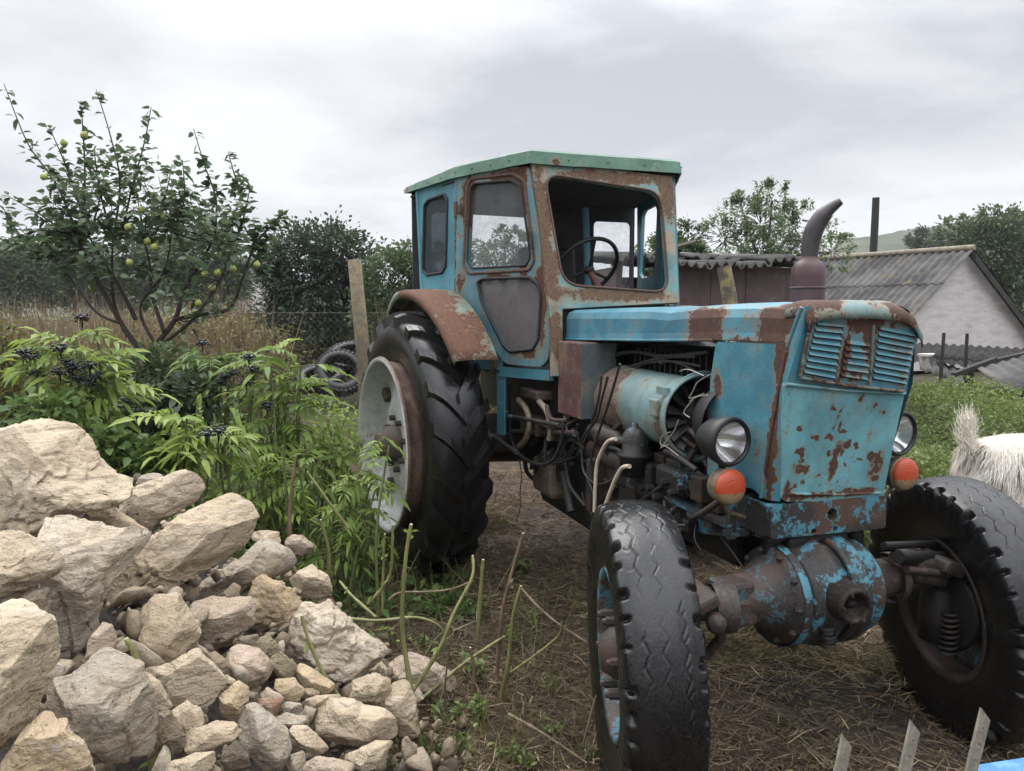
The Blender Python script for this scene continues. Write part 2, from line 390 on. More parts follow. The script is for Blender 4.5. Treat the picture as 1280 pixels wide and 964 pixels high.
GV = np.stack([GX, GY, GZ + jit], -1).reshape(-1, 3); m_ = len(gy)
I, J = np.meshgrid(np.arange(len(gx) - 1), np.arange(m_ - 1), indexing='ij'); a = (I * m_ + J).ravel()
GF = np.stack([a, a + m_, a + m_ + 1, a + 1], 1)
g = G('ground'); n1 = g.noise(1.1, 6, .6); n2 = g.noise(9, 6, .7); n3 = g.noise(60, 5, .75)
fib = g.noise(1.0, 4, .7, g.mapv((14, 90, 10), rot=(0, 0, .6))); fib2 = g.noise(1.0, 4, .7, g.mapv((90, 14, 10), rot=(0, 0, .3)))
c = g.mix(g.step(n2, .38, .64), (.052, .037, .028), (.125, .092, .065))
c = g.mix(g.ma('MULTIPLY', g.step(g.ma('MAXIMUM', fib, fib2), .60, .72), .8), c, (.27, .215, .14))
c = g.mix(g.ma('MULTIPLY', g.step(n1, .50, .64), .6), c, (.032, .025, .020))
sep = g.n('ShaderNodeSeparateXYZ'); g.set(sep.inputs[0], g.oc())
farm = g.ma('MULTIPLY', g.step(sep.outputs[1], 6.5, 11.0), g.step(n1, .25, .5)); c = g.mix(farm, c, (.062, .060, .032))
c = g.mix(g.step(sep.outputs[1], 40, 130), c, (.085, .115, .055))
gm = g.done(g.pbr(c, .72, 0, g.bump(g.ma('ADD', n3, g.ma('ADD', n2, fib)), .9, .02), .25))
tag(np_mesh('ground', GV, GF, gm, smooth=True), kind='structure')
# hills on the skyline
def hill(name, az0, az1, D0, D1, hfun, mat, n=160, m=14):
    vs = []; fs = []
    for i in range(n + 1):
        az = az0 + (az1 - az0) * i / n
        for j in range(m + 1):
            t = j / m; D = D0 + (D1 - D0) * t; h = hfun(i / n) * math.sin(t * math.pi / 2) ** 1.3
            X_ = math.tan(R_(az)) * D; h += h * .03 * mnoise.noise(Vector((X_ * .03, D * .03, 1))) + 1.4 * t * mnoise.noise(Vector((X_ * .12, D * .1, 7)))
            vs.append((X_, D, h - 2))
    for i in range(n):
        for j in range(m): q = i * (m + 1) + j; fs.append((q, q + m + 1, q + m + 2, q + 1))
    return tag(MB().add(vs, fs, True).build(name, mat), kind='structure')
g = G('hillside'); n1 = g.noise(.02, 6, .6); n2 = g.noise(.25, 6, .7); n3 = g.noise(1.2, 4, .7)
c = g.mix(g.step(n1, .40, .60), (.050, .068, .040), (.105, .105, .066)); c = g.mix(g.ma('MULTIPLY', g.step(n2, .50, .62), .8), c, (.035, .055, .030)); c = g.mix(g.ma('MULTIPLY', g.step(n3, .5, .7), .4), c, (.03, .045, .025))
hm = g.done(g.pbr(c, .95, 0, g.bump(n2, .8, 1.0), .1))
def pxh(v, D): return CAM_H + 2 + (389 - v) / CAM_F * D
hill('hill', 21.5, 44, 190, 330, lambda t: np.interp(t, [0, .08, .2, .4, .55, .75, 1], [pxh(335, 330), pxh(306, 330), pxh(298, 330), pxh(282, 330), pxh(270, 330), pxh(266, 330), pxh(270, 330)]), hm)
hill('hill', -48, 22, 380, 560, lambda t: np.interp(t, [0, .25, .5, .8, 1], [pxh(352, 560), pxh(350, 560), pxh(356, 560), pxh(352, 560), pxh(330, 560)]), hm)

# ---------------- buildings
M['slate'] = None
g = G('fibre_cement_roof'); n1 = g.noise(1.2, 6, .65); n2 = g.noise(14, 5, .7); c = g.mix(g.step(n1, .4, .65), (.045, .043, .044), (.112, .107, .104)); c = g.mix(g.ma('MULTIPLY', g.step(n2, .52, .7), .6), c, (.05, .046, .040)); c = g.mix(g.ma('MULTIPLY', g.step(g.noise(3, 6, .7), .54, .68), .6), c, (.165, .14, .085))
M['slate'] = g.done(g.pbr(c, .85, 0, g.bump(n2, .5, .01), .3))
g = G('whitewash'); n1 = g.noise(2.0, 6, .65, g.mapv((1, 1, 4))); bk = g.n('ShaderNodeTexBrick'); g.set(bk.inputs['Vector'], g.mapv((1, 1, 1), rot=(math.pi / 2, 0, 0))); bk.inputs['Scale'].default_value = 1.0; bk.inputs['Brick Width'].default_value = .40; bk.inputs['Row Height'].default_value = .20; bk.inputs['Mortar Size'].default_value = .008; bk.inputs['Color1'].default_value = (1, 1, 1, 1); bk.inputs['Color2'].default_value = (.95, .95, .95, 1); bk.inputs['Mortar'].default_value = (.95, .945, .94, 1); c = g.mix(g.step(n1, .4, .66), (.56, .53, .53), (.45, .425, .42)); c = g.mix(1.0, c, bk.outputs[0], 'MULTIPLY'); c = g.mix(g.ma('MULTIPLY', g.step(g.noise(1.3, 5, .6, g.mapv((1, 1, 3.5), loc=(3, 0, 0))), .60, .72), .5), c, (.27, .25, .245))
M['whitewash'] = g.done(g.pbr(c, .9, 0, g.bump(g.noise(12, 5, .7), .4, .01), .2))
M['purple_wall'] = paint('maroon_sheet_wall', (.085, .048, .052), .12, (), .5, .1, .3, 21, .5, under=(.12, .09, .09))
M['tar_wood'] = simple('dark_old_timber', (.030, .027, .025), .85, 0, .4, 20, .5)
M['brick'] = simple('chimney_brick', (.16, .085, .065), .9, 0, .4, 10, .5)
def corrugated(mb, p0, du, dv, nu, amp, nv=1, sag=0.0):
    # wavy sheet: waves along du (ridges run along dv)
    p0, du, dv = np.array(p0), np.array(du), np.array(dv); nn = np.cross(du, dv); nn /= np.linalg.norm(nn)
    if nn[2] < 0: nn = -nn
    K = nu * 6; vs = []; fs = []
    for j in range(nv + 1):
        for i in range(K + 1):
            u, v = i / K, j / nv
            q = p0 + du * u + dv * v + nn * (amp * math.sin(2 * math.pi * nu * u)) - np.array([0, 0, sag * math.sin(math.pi * u)]); vs.append(q)
    for j in range(nv):
        for i in range(K): a = j * (K + 1) + i; fs.append((a, a + 1, a + K + 2, a + K + 1))
    mb.add(vs, fs, True)
# grey-roofed outbuilding
HD = 18.0; ga = at(1208, 316, HD); gd = np.array([.90, .436, 0]); rd = np.array([-.50, .866, 0]); rd /= np.linalg.norm(rd)
gpl = (ga, np.array([-gd[1], gd[0], 0]))
def onp(u, v): r = ray(u, v); return CAMP + r * (((gpl[0] - CAMP) @ gpl[1]) / (r @ gpl[1]))
el, er = onp(1138, 392), onp(1290, 424); zb0 = .2
bt = empty('outbuilding', (ga[0], ga[1], 0)); tag(bt, 'low whitewashed outbuilding with a grey corrugated gable roof behind the tractor nose', 'building')
def rel(p): return np.array(p) - np.array([ga[0], ga[1], 0])
RL = 9.0
w_ = MB(); A_, E1, E2 = rel(ga), rel(el), rel(er)
b1, b2 = E1.copy(), E2.copy(); b1[2] = b2[2] = zb0
gab = [b1, E1, A_, E2, b2]
back = [p + rd * RL for p in gab]
w_.add(gab + back, [(0, 1, 2, 3, 4), (9, 8, 7, 6, 5), (0, 5, 6, 1), (3, 8, 9, 4), (0, 4, 9, 5)])
w_.build('wall', M['whitewash'], bt)
rf_ = MB(); ov = rd * -.18; up = np.array([0, 0, .05])
for half, E, k in ((0, E1, 1.06), (1, E2, 1.10)):
    sl = (E - A_) * k; L2 = rd * (RL + .3)
    for row in range(2):
        p0 = A_ + ov + up * (1 + .5 * (1 - row)) + sl * (.5 * row); corrugated(rf_, p0, L2, sl * (.54 if row == 0 else .5), 46, .028)
ro_ = rf_.build('roof', M['slate'], bt)
b = MB(); b.tube([A_ + ov + up * 2.2, A_ + rd * (RL + .1) + up * 2.2], .07, 8); b.build('ridge_cap', simple('lichened_ridge', (.23, .20, .15), .9, 0, .4, 8, .6), ro_)
b = MB()
for E, k in ((E2, 1.12),):
    sl = (E - A_) * k; p0 = A_ + ov - up * .4; q0 = p0 + sl; dz = np.array([0, 0, .17])
    nrm_ = rd * -.035
    b.add([p0 + nrm_, q0 + nrm_, q0 - dz + nrm_, p0 - dz + nrm_, p0 - nrm_, q0 - nrm_, q0 - dz - nrm_, p0 - dz - nrm_], [(0, 1, 2, 3), (7, 6, 5, 4), (0, 4, 5, 1), (3, 2, 6, 7), (1, 5, 6, 2), (0, 3, 7, 4)])
b.build('bargeboard', M['tar_wood'], bt)
b = MB(); q = A_ + rd * 3.2 + (E1 - A_) * .55 + up * 2.4; sl = (E1 - A_); b.tube([q - sl * .18 + rd * .3, q + sl * .22 - rd * .1], .05, 6); b.build('roof_plank', M['wood_grey'], ro_)
b = MB(); c_ = A_ + rd * 4.4 + (E2 - A_) * .12; 
for k in range(4):
    b.box(c_ + np.array([0, 0, .02 + k * .10]), (.50, .38, .094), bev=.006)
for s in (-1, 1):
    for t in (-1, 1): b.box(c_ + np.array([s * .19, t * .13, .46]), (.09, .09, .13))
b.box(c_ + np.array([0, 0, .54]), (.56, .44, .04)); b.build('chimney', M['brick'], ro_)
pt = MB(); pb = at(1091, 318, HD + 3.4); pt_ = at(1095, 247, HD + 3.3); pt.tube([pb - np.array([0, 0, 1.0]), (pb + pt_) / 2 + np.array([.01, 0, 0]), pt_], [.105, .10, .095], 10)
tag(pt.build('chimney_pipe', M['tar_wood']), 'tall dark soot-black chimney pipe rising behind the ridge of the grey roof', 'chimney pipe')
# lean-to roof in front of the gable, fallen sheets, posts
lt = MB(); p0 = at(1120, 452, 13.5); p1 = at(1300, 468, 12.0); q0 = at(1128, 428, 16.0); corrugated(lt, p0, p1 - p0 + np.array([1.2, -.4, 0]), q0 - p0, 22, .025, 2)
for k in range(3):
    e = p0 + (p1 - p0) * (k * .45 + .1); lt.tube([e - np.array([0, 0, .03]), np.array([e[0], e[1], .1])], .05, 6)
M['slate_dark'] = simple('sooty_fibre_cement', (.032, .030, .028), .9, 0, .5, 4, .5, .08)
tag(lt.build('lean_to_roof', M['slate_dark']), 'low corrugated lean-to roof spread below the white gable', 'shed roof')
def sheet_obj(c4, nu, label, mat=None, cat='roofing sheet'):
    b = MB(); a, bq, d = [np.array(p) for p in c4]; corrugated(b, a, bq - a, d - a, nu, .018, 2); o = b.build('roofing_sheet', mat or M['slate'], None); s = o.modifiers.new('s', 'SOLIDIFY'); s.thickness = .012
    return tag(o, label, cat, 'loose roofing sheets by the lean-to')
sheet_obj((at(1222, 462, 10.0), at(1300, 440, 10.8), at(1262, 492, 9.0)), 6, 'grey corrugated sheet lying askew on the green bank at the right edge')
sheet_obj((at(1150, 462, 11.6), at(1206, 478, 10.8), at(1148, 446, 12.6)), 5, 'curled corrugated sheet slumped at the left end of the lean-to roof')
sheet_obj((at(1165, 447, 11.9), at(1232, 452, 11.4), at(1176, 432, 13.0)), 6, 'dark corrugated sheet lying tilted on the lean-to roof under the gable', M['slate_dark'])
sheet_obj((at(1236, 470, 10.0), at(1300, 462, 10.4), at(1228, 456, 10.9)), 5, 'dark broken sheet sliding off the lean-to above the goat', M['slate_dark'])
b = MB(); b.box(at(1218, 459, 10.6), (.62, .10, .06), Matrix.Rotation(-.36, 3, 'Y')); b.box(at(1270, 445, 11.0), (.85, .10, .05), Matrix.Rotation(-.22, 3, 'Y')); tag(b.build('fallen_beam', M['tar_wood']), 'charred fallen beam lying across the lean-to edge', 'beam')
for (u, v, u2, v2, lb) in ((1177, 455, 1180, 416, 'thin dark stake before the white gable, the left one of two'), (1207, 457, 1209, 417, 'thin dark stake before the white gable, the right one of two')):
    b = MB(); p, q = at(u, v, 11.2), at(u2, v2, 11.2); b.tube([np.array([p[0], p[1], p[2] - .5]), p, q], [.03, .028, .024], 7); tag(b.build('stake', M['tar_wood']), lb, 'stake', 'stakes by the lean-to')
b = MB(); corr = at(1163, 444, 12.6); b.box(corr, (.30, .25, .05), Matrix.Rotation(.3, 3, 'Z'), .01); tag(b.build('white_board', M['whitewash']), 'pale broken board on the end of the lean-to roof', 'board')
# maroon shed with a broken roof behind the hood
SDp = 8.4; s0, s1 = at(770, 333, SDp + .1), at(1012, 327, SDp + .5); sh_ = empty('shed', (s0[0], s0[1], 0)); tag(sh_, 'maroon sheet-metal shed with a ragged corrugated roof behind the tractor hood', 'shed')
so_ = np.array([s0[0], s0[1], 0]); ux = (s1 - s0); ux[2] = 0; L_ = np.linalg.norm(ux); ux /= L_; uy = np.array([-ux[1], ux[0], 0])
b = MB(); zt = s0[2]; aw = .55
def sq_(x0, x1, y0, y1, z0, z1):
    P = [ux * x + uy * y + np.array([0, 0, z]) for z in (z0, z1) for y in (y0, y1) for x in (x0, x1)]
    return P, [(0, 2, 3, 1), (4, 5, 7, 6), (0, 1, 5, 4), (2, 6, 7, 3), (0, 4, 6, 2), (1, 3, 7, 5)]
b.add(*sq_(aw + .05, L_, 0, .05, 0, zt)); b.add(*sq_(L_ - .05, L_, .05, 2.6, 0, zt)); b.add(*sq_(0, L_, 2.6, 2.65, 0, zt)); b.add(*sq_(0, .05, .0, 2.6, 0, zt))
wl_ = b.build('wall', M['purple_wall'], sh_)
b = MB()
for x in (.62, 1.13, 1.56): b.add(*sq_(x, x + .018, -.012, -.002, .1, zt - .01))
b.build('wall_seam', M['purple_wall'], wl_)
b = MB(); rg = random.Random(3)
def crate(x, z, w2, h2, ang): b.box(ux * x + uy * .3 + np.array([0, 0, z]), (w2, .05, h2), Matrix.Rotation(ang, 3, 'Y'))
for k in range(16): crate(rg.uniform(.05, .55), rg.uniform(1.2, 2.0), rg.uniform(.03, .06), rg.uniform(.2, .5), rg.uniform(-.5, .5))
b.build('timber_frame', M['wood_grey'], sh_)
b = MB()
for k in range(7):
    x0 = -.1 + k * (L_ + .1) / 7; w2 = (L_ + .2) / 7 * 1.18; dz = rg.uniform(-.03, .05); sk_ = rg.uniform(-.05, .05)
    p0 = ux * x0 + uy * -.25 + np.array([0, 0, zt + .03 + dz]); corrugated(b, p0, ux * w2 + np.array([0, 0, sk_]), uy * 2.9 + np.array([0, 0, .24 + rg.uniform(-.06, .06)]), 4, .035, 2)
for k in range(4):
    x0 = rg.uniform(-.1, L_ * .6); p0 = ux * x0 + uy * rg.uniform(.0, .8) + np.array([0, 0, zt + .13]); corrugated(b, p0, ux * .75 + np.array([0, 0, rg.uniform(-.1, .1)]), uy * 1.1 + np.array([0, 0, .12]), 4, .03, 2)
ro2 = b.build('roof', M['slate'], sh_); s = ro2.modifiers.new('s', 'SOLIDIFY'); s.thickness = .02
b = MB(); q = ux * .75 + uy * .9 + np.array([0, 0, zt + .22]); b.box(q, (1.0, .5, .03), Matrix.Rotation(-.28, 3, 'Y')); b.build('roof_board', M['wood_grey'], ro2)
b = MB(); pb = at(914, 384, 7.6); pt_ = at(905, 333, 7.6); b.tube([(pb[0] + .02, pb[1], 0), pb, pt_], [.078, .075, .068], 10)
g = G('lichen_post'); c = g.mix(g.step(g.noise(9, 6, .7), .45, .6), (.10, .09, .075), (.27, .225, .10)); M['lichen'] = g.done(g.pbr(c, .9, 0, g.bump(g.noise(40, 5, .7), .8, .01)))
tag(b.build('fence_post', M['lichen']), 'short yellow-lichened post standing against the maroon shed wall', 'post')
# far roofs seen through the quince tree
b = MB()
def tiny_house(u, v0, v1, w_px, D, label, wallm, roofm, nm='cottage'):
    e = empty(nm, at(u, 389, D) * np.array([1, 1, 0])); tag(e, label, 'house'); k = D / CAM_F
    wz = CAM_H + (389 - v0) * k; rz = CAM_H + (389 - v1) * k; hw2 = w_px * k / 2
    MB().box((0, 0, wz / 2), (hw2 * 1.8, 4, wz)).build('wall', wallm, e)
    MB().add([(-hw2, -2.3, wz), (hw2, -2.3, wz), (hw2, 2.3, wz), (-hw2, 2.3, wz), (-hw2 * .9, 0, rz), (hw2 * .9, 0, rz)], [(0, 1, 5, 4), (2, 3, 4, 5), (1, 2, 5), (3, 0, 4), (0, 3, 2, 1)]).build('roof', roofm, e)
tiny_house(150, 358, 345, 60, 55, 'low grey-roofed house far behind the dry field, left of the quince trunk', M['wood_grey'], M['slate'])
tiny_house(302, 352, 322, 60, 50, 'grey-roofed house with a steep roof far behind the right side of the quince tree', M['whitewash'], M['slate'])
# post and wire mesh fence at the left of the tractor
b = MB(); D = 8.6; p, q = at(455, 452, D), at(443, 325, D); b.tube([(p[0] + .03, p[1], -.1), p, q, q + (q - p) * .004], [.085, .082, .076, .05], 12)
g = G('mossy_post'); c = g.mix(g.step(g.noise(14, 6, .7), .42, .62), (.13, .11, .078), (.20, .165, .095)); g.done(g.pbr(c, .9, 0, g.bump(g.noise(60, 5, .7), .8, .008)))
tag(b.build('fence_post', g.m), 'leaning mossy concrete fence post between the quince tree and the rear wheel', 'post')
b = MB(); f0 = at(300, 470, 8.75); f1 = at(600, 470, 8.55); f0[2] = f1[2] = 0; dx = f1 - f0; Lf = np.linalg.norm(dx); dx /= Lf; hF = 1.55; pit = .075
n = int((Lf + hF) / pit)
for sg in (1, -1):
    for k in range(n + 1):
        s = k * pit - (hF if sg > 0 else 0); a0, a1 = s, s + hF * sg if sg < 0 else s + hF
        x0 = s if sg > 0 else s; pts = []
        z0, z1 = 0.1, hF
        xa, xb = (s, s + (z1 - z0)) if sg > 0 else (s, s - (z1 - z0))
        # clip to the fence length
        def cl(xa, za, xb, zb):
            if max(xa, xb) < 0 or min(xa, xb) > Lf: return None
            o = []
            for x in (xa, xb):
                xc = min(max(x, 0), Lf); o.append((xc, za + (zb - za) * (xc - xa) / (xb - xa)))
            return o
        c = cl(xa, z0, xb, z1)
        if c: b.tube([f0 + dx * c[0][0] + np.array([0, 0, c[0][1]]), f0 + dx * c[1][0] + np.array([0, 0, c[1][1]])], .0016, 3, caps=False)
b.tube([f0 + np.array([0, 0, hF]), f1 + np.array([0, 0, hF])], .003, 4)
tag(b.build('wire_mesh_fence', M['mesh_wire']), 'thin diamond wire mesh fence strung on the leaning mossy post', 'fence')
# old tyres dumped behind the fence
def old_tyre(c, R, W, rot, label):
    b = MB(); h = W / 2; ri = R * .62
    b.lathe([(-h * .8, ri), (-h, ri + .05), (-h, R - .06), (-h * .8, R - .015), (0, R), (h * .8, R - .015), (h, R - .06), (h, ri + .05), (h * .8, ri), (h * .7, ri + .03), (h * .85, R - .07), (0, R - .03), (-h * .85, R - .07), (-h * .7, ri + .03)], n=40, closed=True)
    for k in range(34):
        q = 2 * math.pi * k / 34
        for sg in (-1, 1): b.box((math.cos(q) * (R - .008), sg * h * .55, math.sin(q) * (R - .008)), (.03, h * .75, .05), Matrix.Rotation(-q, 3, 'Y') @ Matrix.Rotation(sg * .4, 3, 'X'))
    o = b.build('old_tyre', M['rubber_old']); o.location = c; o.rotation_euler = rot; tag(o, label, 'tyre', 'old tyres dumped by the fence')
old_tyre(at(425, 466, 11.2), .36, .22, (R_(-35), 0, R_(20)), 'old worn tyre leaning open side to the camera behind the wire fence')
old_tyre(at(402, 474, 11.5), .36, .22, (R_(-72), R_(10), R_(-30)), 'old tyre lying nearly flat at the left of the dumped tyre pile')
old_tyre(at(441, 448, 12.0), .38, .24, (R_(-65), R_(-14), R_(30)), 'dark old tyre lying on top at the back of the dumped tyre pile')
# pale concrete seen between the tractor nose and the far front wheel
b = MB(); c = atz(1112, 632, .12); b.box(c + np.array([.15, .8, -.06]), (.9, 1.2, .14), Matrix.Rotation(.3, 3, 'Z'), .03); tag(b.build('concrete_block', M['whitewash']), 'pale concrete block lying behind the far front wheel', 'concrete block')
# straight-up slats with nail holes and the blue board at the bottom right
def slat(u0, v0, u1, v1, D, label):
    e = MB(); p = at((u0 + u1) / 2, (v0 + v1) / 2, D); wd = .024; L2 = .48; sl = .012
    o = [(-wd / 2, 0, -L2), (wd / 2, 0, -L2), (wd / 2, 0, -sl), (-wd / 2, 0, sl)]
    holes = [[Vector((0, 0, -.03 - k * .035)) + Vector((math.cos(q) * .0028, 0, math.sin(q) * .0028)) for q in [2 * math.pi * j / 8 for j in range(8)]] for k in range(8)]
    e.sheet(o, holes, th=.007, n=(0, -1, 0)); e.box((wd / 2 - .002, .014, -L2 / 2 - .006), (.004, .022, L2 - .02))
    ob = e.build('picket', M['wood_grey']); ob.location = p; ob.rotation_euler = (R_(4), R_(7), R_(8)); tag(ob, label, 'picket', 'grey perforated pickets at the lower right')
slat(1052, 921, 1067, 932, 1.42, 'grey perforated picket, the leftmost and lowest of three at the bottom edge')
slat(1137, 904, 1153, 914, 1.42, 'grey perforated picket standing in the middle of three at the bottom edge')
slat(1225, 889, 1241, 898, 1.42, 'grey perforated picket, the tallest of three, right beside the blue board')
g = G('blue_board_paint'); c = g.mix(g.step(g.noise(20, 6, .7), .42, .6), (.045, .16, .42), (.09, .25, .50)); c = g.mix(g.step(g.noise(50, 5, .7), .64, .68), c, (.04, .035, .03)); g.done(g.pbr(c, .5, 0, g.bump(g.noise(60, 4), .3, .004)))
e = empty('blue_trough', at(1290, 978, 1.5)); tag(e, 'bright blue chipped board of a trough just showing in the bottom right corner', 'trough')
b = MB(); b.box((.10, .02, -.012), (.36, .16, .022), Matrix.Rotation(-.16, 3, 'Y') @ Matrix.Rotation(.05, 3, 'X'), .004); bb_ = b.build('top_board', g.m, e)
b = MB(); b.box((.12, .02, -.25), (.34, .02, .42)); b.build('side_board', g.m, e)
b = MB(); b.tube([(-.13, -.0, -.01), (-.11, -.01, .006), (-.08, -.01, .008), (-.05, 0, -.004)], .004, 6); b.build('wire_handle', M['wire'], e)

# ================================================================== TRACTOR
TR = empty('tractor', (TX, TY, 0), TA - R_(90))
tag(TR, 'rusty old blue farm tractor with green cab roof parked behind the rock pile', 'tractor')
V3 = lambda *a: Vector(a)
# --- paints with the rust patches where this tractor has them
M['hood'] = paint('hood_paint', HOOD, .44, [(1.98, -.26, 1.52, .16, .10, .13), (2.38, -.23, 1.53, .14, .1, .12), (2.45, -.1, 1.60, .12, .2, .04), (2.47, .12, 1.58, .1, .14, .05), (2.2, -.24, 1.46, .1, .05, .03), (1.0, -.3, 1.41, .3, .05, .015)], .15, .25, .15, 1.0, .34)
M['side'] = paint('side_panel_paint', BLUE, .42, [(2.40, -.235, 1.30, .035, .06, .30), (2.375, -.24, 1.05, .03, .06, .22), (2.42, -.23, 1.43, .06, .05, .09), (2.08, -.25, 1.30, .04, .04, .08)], .7, .35, .3, 2.3, .38)
FS = [(2.43, -.02, 1.045, .05, .030, .10), (2.44, -.005, 1.115, .04, .038, .05), (2.42, -.10, .948, .06, .16, .022), (2.42, .13, .948, .06, .14, .022), (2.43, .165, 1.02, .04, .05, .11), (2.43, -.15, 1.05, .04, .05, .035), (2.41, -.19, .98, .04, .028, .05)]
for q in range(34):
    FS.append((2.44, random.uniform(-.19, .19), random.uniform(.97, 1.30), .05, random.uniform(.009, .024), random.uniform(.010, .022)))
M['front'] = paint('front_panel_paint', (.130, .350, .400), .27, FS, 1.0, .8, .4, 4.1, .4)
M['hatch'] = paint('louvre_hatch_paint', (.085, .300, .385), .46, [(2.5, .03, 1.47, .06, .035, .10), (2.47, .0, 1.36, .06, .07, .035), (2.5, -.06, 1.40, .05, .02, .16), (2.46, .2, 1.33, .05, .03, .08), (2.45, -.2, 1.36, .05, .05, .05), (2.5, .0, 1.53, .05, .25, .03)], .4, .4, .3, 5.2, .4)
M['nose'] = paint('hood_nose_paint', (.11, .255, .285), .80, [(2.45, -.15, 1.6, .1, .1, .06), (2.5, .15, 1.56, .1, .09, .06)], .3, .7, .35, 7.7, .4)
M['cabf'] = paint('cab_front_paint', (.11, .285, .31), .50, [(.78, -.1, 1.66, .1, .34, .07), (.78, .12, 1.66, .1, .2, .05), (.66, -.40, 2.1, .14, .07, .42), (.75, -.38, 1.75, .12, .07, .2), (.62, .0, 2.30, .1, .5, .05), (.64, .36, 2.2, .1, .07, .2), (.84, -.38, 1.45, .1, .06, .2)], .3, 1.1, .35, 3.3, .48, ((.075, .048, .034), (.20, .125, .075)), (.34, .28, .19), (.27, .215, .15))
M['door'] = paint('door_paint', (.075, .225, .285), .50, [(.45, -.50, 2.30, .3, .12, .07), (.18, -.65, 2.2, .08, .1, .2), (.56, -.46, 2.1, .05, .1, .35), (.60, -.47, 1.85, .05, .1, .2), (.35, -.55, 1.74, .3, .1, .06), (.14, -.68, 1.72, .06, .06, .14), (.62, -.46, 1.35, .12, .06, .06), (.72, -.42, 1.6, .06, .06, .3)], .5, .7, .6, 8.8, .5, ((.040, .020, .015), (.14, .062, .033)))
M['cabs'] = paint('cab_side_paint', (.065, .260, .335), .28, [(.05, -.70, 2.0, .05, .06, .45), (-.5, -.81, 1.75, .06, .06, .1)], .6, .3, .3, 9.4, .42)
M['roof'] = paint('green_roof_paint', (.080, .195, .135), .34, [(.61, -.3, 2.36, .1, .05, .04), (-.62, -.84, 2.37, .06, .06, .03)], .3, .6, .35, 12.0, .45, under=(.35, .38, .33))
M['fender'] = paint('fender_paint', (.20, .30, .26), .80, [(.3, -.97, 1.65, .5, .2, .2), (.6, -.85, 1.42, .2, .2, .2)], .5, .9, .5, 14.0, .45, ((.060, .032, .024), (.19, .085, .045)), (.38, .33, .26))
M['purple_box'] = paint('maroon_box_paint', (.115, .045, .042), .45, (), .6, .4, .3, 15.0, .5, under=(.14, .12, .12))
M['box_face'] = paint('slate_box_paint', (.085, .105, .12), .30, (), .5, .5, .35, 16.0, .5)
M['shroud'] = paint('fan_shroud_paint', (.17, .29, .30), .52, [(1.30, -.32, 1.16, .22, .12, .20), (1.25, -.3, 1.3, .3, .12, .08), (1.85, -.33, 1.08, .1, .1, .1)], .3, .7, .7, 17.0, .5, ((.06, .042, .034), (.17, .12, .095)))
M['muffler'] = simple('exhaust_steel', (.060, .054, .056), .42, .35, .3, 18, .25)
M['maroon'] = simple('muffler_maroon', (.075, .040, .042), .45, .1, .3, 18, .35)

# --- hood: a swept sheet, tapering to the nose
def hw(x): return .31 - .05 * (x - .8)
hb = MB(); st = []
for x, zt, zb in ((.80, 1.575, 1.425), (1.2, 1.58, 1.435), (1.6, 1.583, 1.447), (1.75, 1.577, 1.452), (1.9, 1.588, 1.458), (2.05, 1.592, 1.464), (2.25, 1.594, 1.467), (2.40, 1.592, 1.468), (2.485, 1.588, 1.468)):
    h = hw(x); pr = [(-h - .004, zb), (-h, zb + .03), (-h, zt - .045), (-h + .012, zt - .014), (-h + .045, zt), (-.1, zt + .008), (.1, zt + .008), (h - .045, zt), (h - .012, zt - .014), (h, zt - .045), (h, zb + .03), (h + .004, zb)]
    st.append([(x, y, z) for y, z in pr])
m_ = len(st[0]); vs = [p for s in st for p in s]; fs = []
for i in range(len(st) - 1):
    for k in range(m_ - 1): fs.append((i * m_ + k, (i + 1) * m_ + k, (i + 1) * m_ + k + 1, i * m_ + k + 1))
hb.add(vs, fs); hood = hb.build('hood', M['hood'], TR)
so = hood.modifiers.new('s', 'SOLIDIFY'); so.thickness = .006; so.offset = -1
bv = hood.modifiers.new('b', 'BEVEL'); bv.width = .004; bv.segments = 2
# folded lower lip of the hood and a dent line
hl = MB(); hl.tube([(.80, -.317, 1.425), (1.6, -.276, 1.447), (2.05, -.2515, 1.464)], .006, 6)
hl.tube([(.80, .317, 1.425), (1.6, .276, 1.447), (2.05, .2515, 1.464)], .006, 6); hl.build('hood_lip', M['hood'], hood)
# nose cap: hood front that rolls over the grille
FP = plane((2.40, -.2, .93), (2.40, .2, .93), (2.50, .2, 1.50))
nb_ = MB(); st = []
for x, dz, k, dn in ((2.427, 0, 1.0, .035), (2.465, 0, 1.0, .03), (2.507, -.006, .995, .03), (2.531, -.020, .99, .03), (2.542, -.040, .985, .025), (2.541, -.060, .98, .02)):
    h = .230 * k; fx = min(1, (x - 2.427) / .08)
    row = []
    for q in range(15):
        t = -1 + 2 * q / 14; y = t * h; zz = 1.606 + dz - .022 * max(0, (-t - .72) / .28) ** 2 - (.020 + .02 * fx) * max(0, (t - .72) / .28) ** 2 - .036 * fx * max(0, (t - .1) / .9) ** 1.6
        row.append((x - .010 * abs(t) ** 3, y, zz + .003 * mnoise.noise(Vector((x * 30, y * 25, 1)))))
    row = [(row[0][0], row[0][1] - .002, row[0][2] - dn)] + row + [(row[-1][0], row[-1][1] + .002, row[-1][2] - dn)]
    st.append(row)
m_ = len(st[0]); vs = [p for s in st for p in s]; fs = []
for i in range(len(st) - 1):
    for k in range(m_ - 1): fs.append((i * m_ + k, (i + 1) * m_ + k, (i + 1) * m_ + k + 1, i * m_ + k + 1))
nose = MB().add(vs, fs, True).build('hood_nose', M['nose'], TR)
so = nose.modifiers.new('s', 'SOLIDIFY'); so.thickness = .006; so.offset = -1
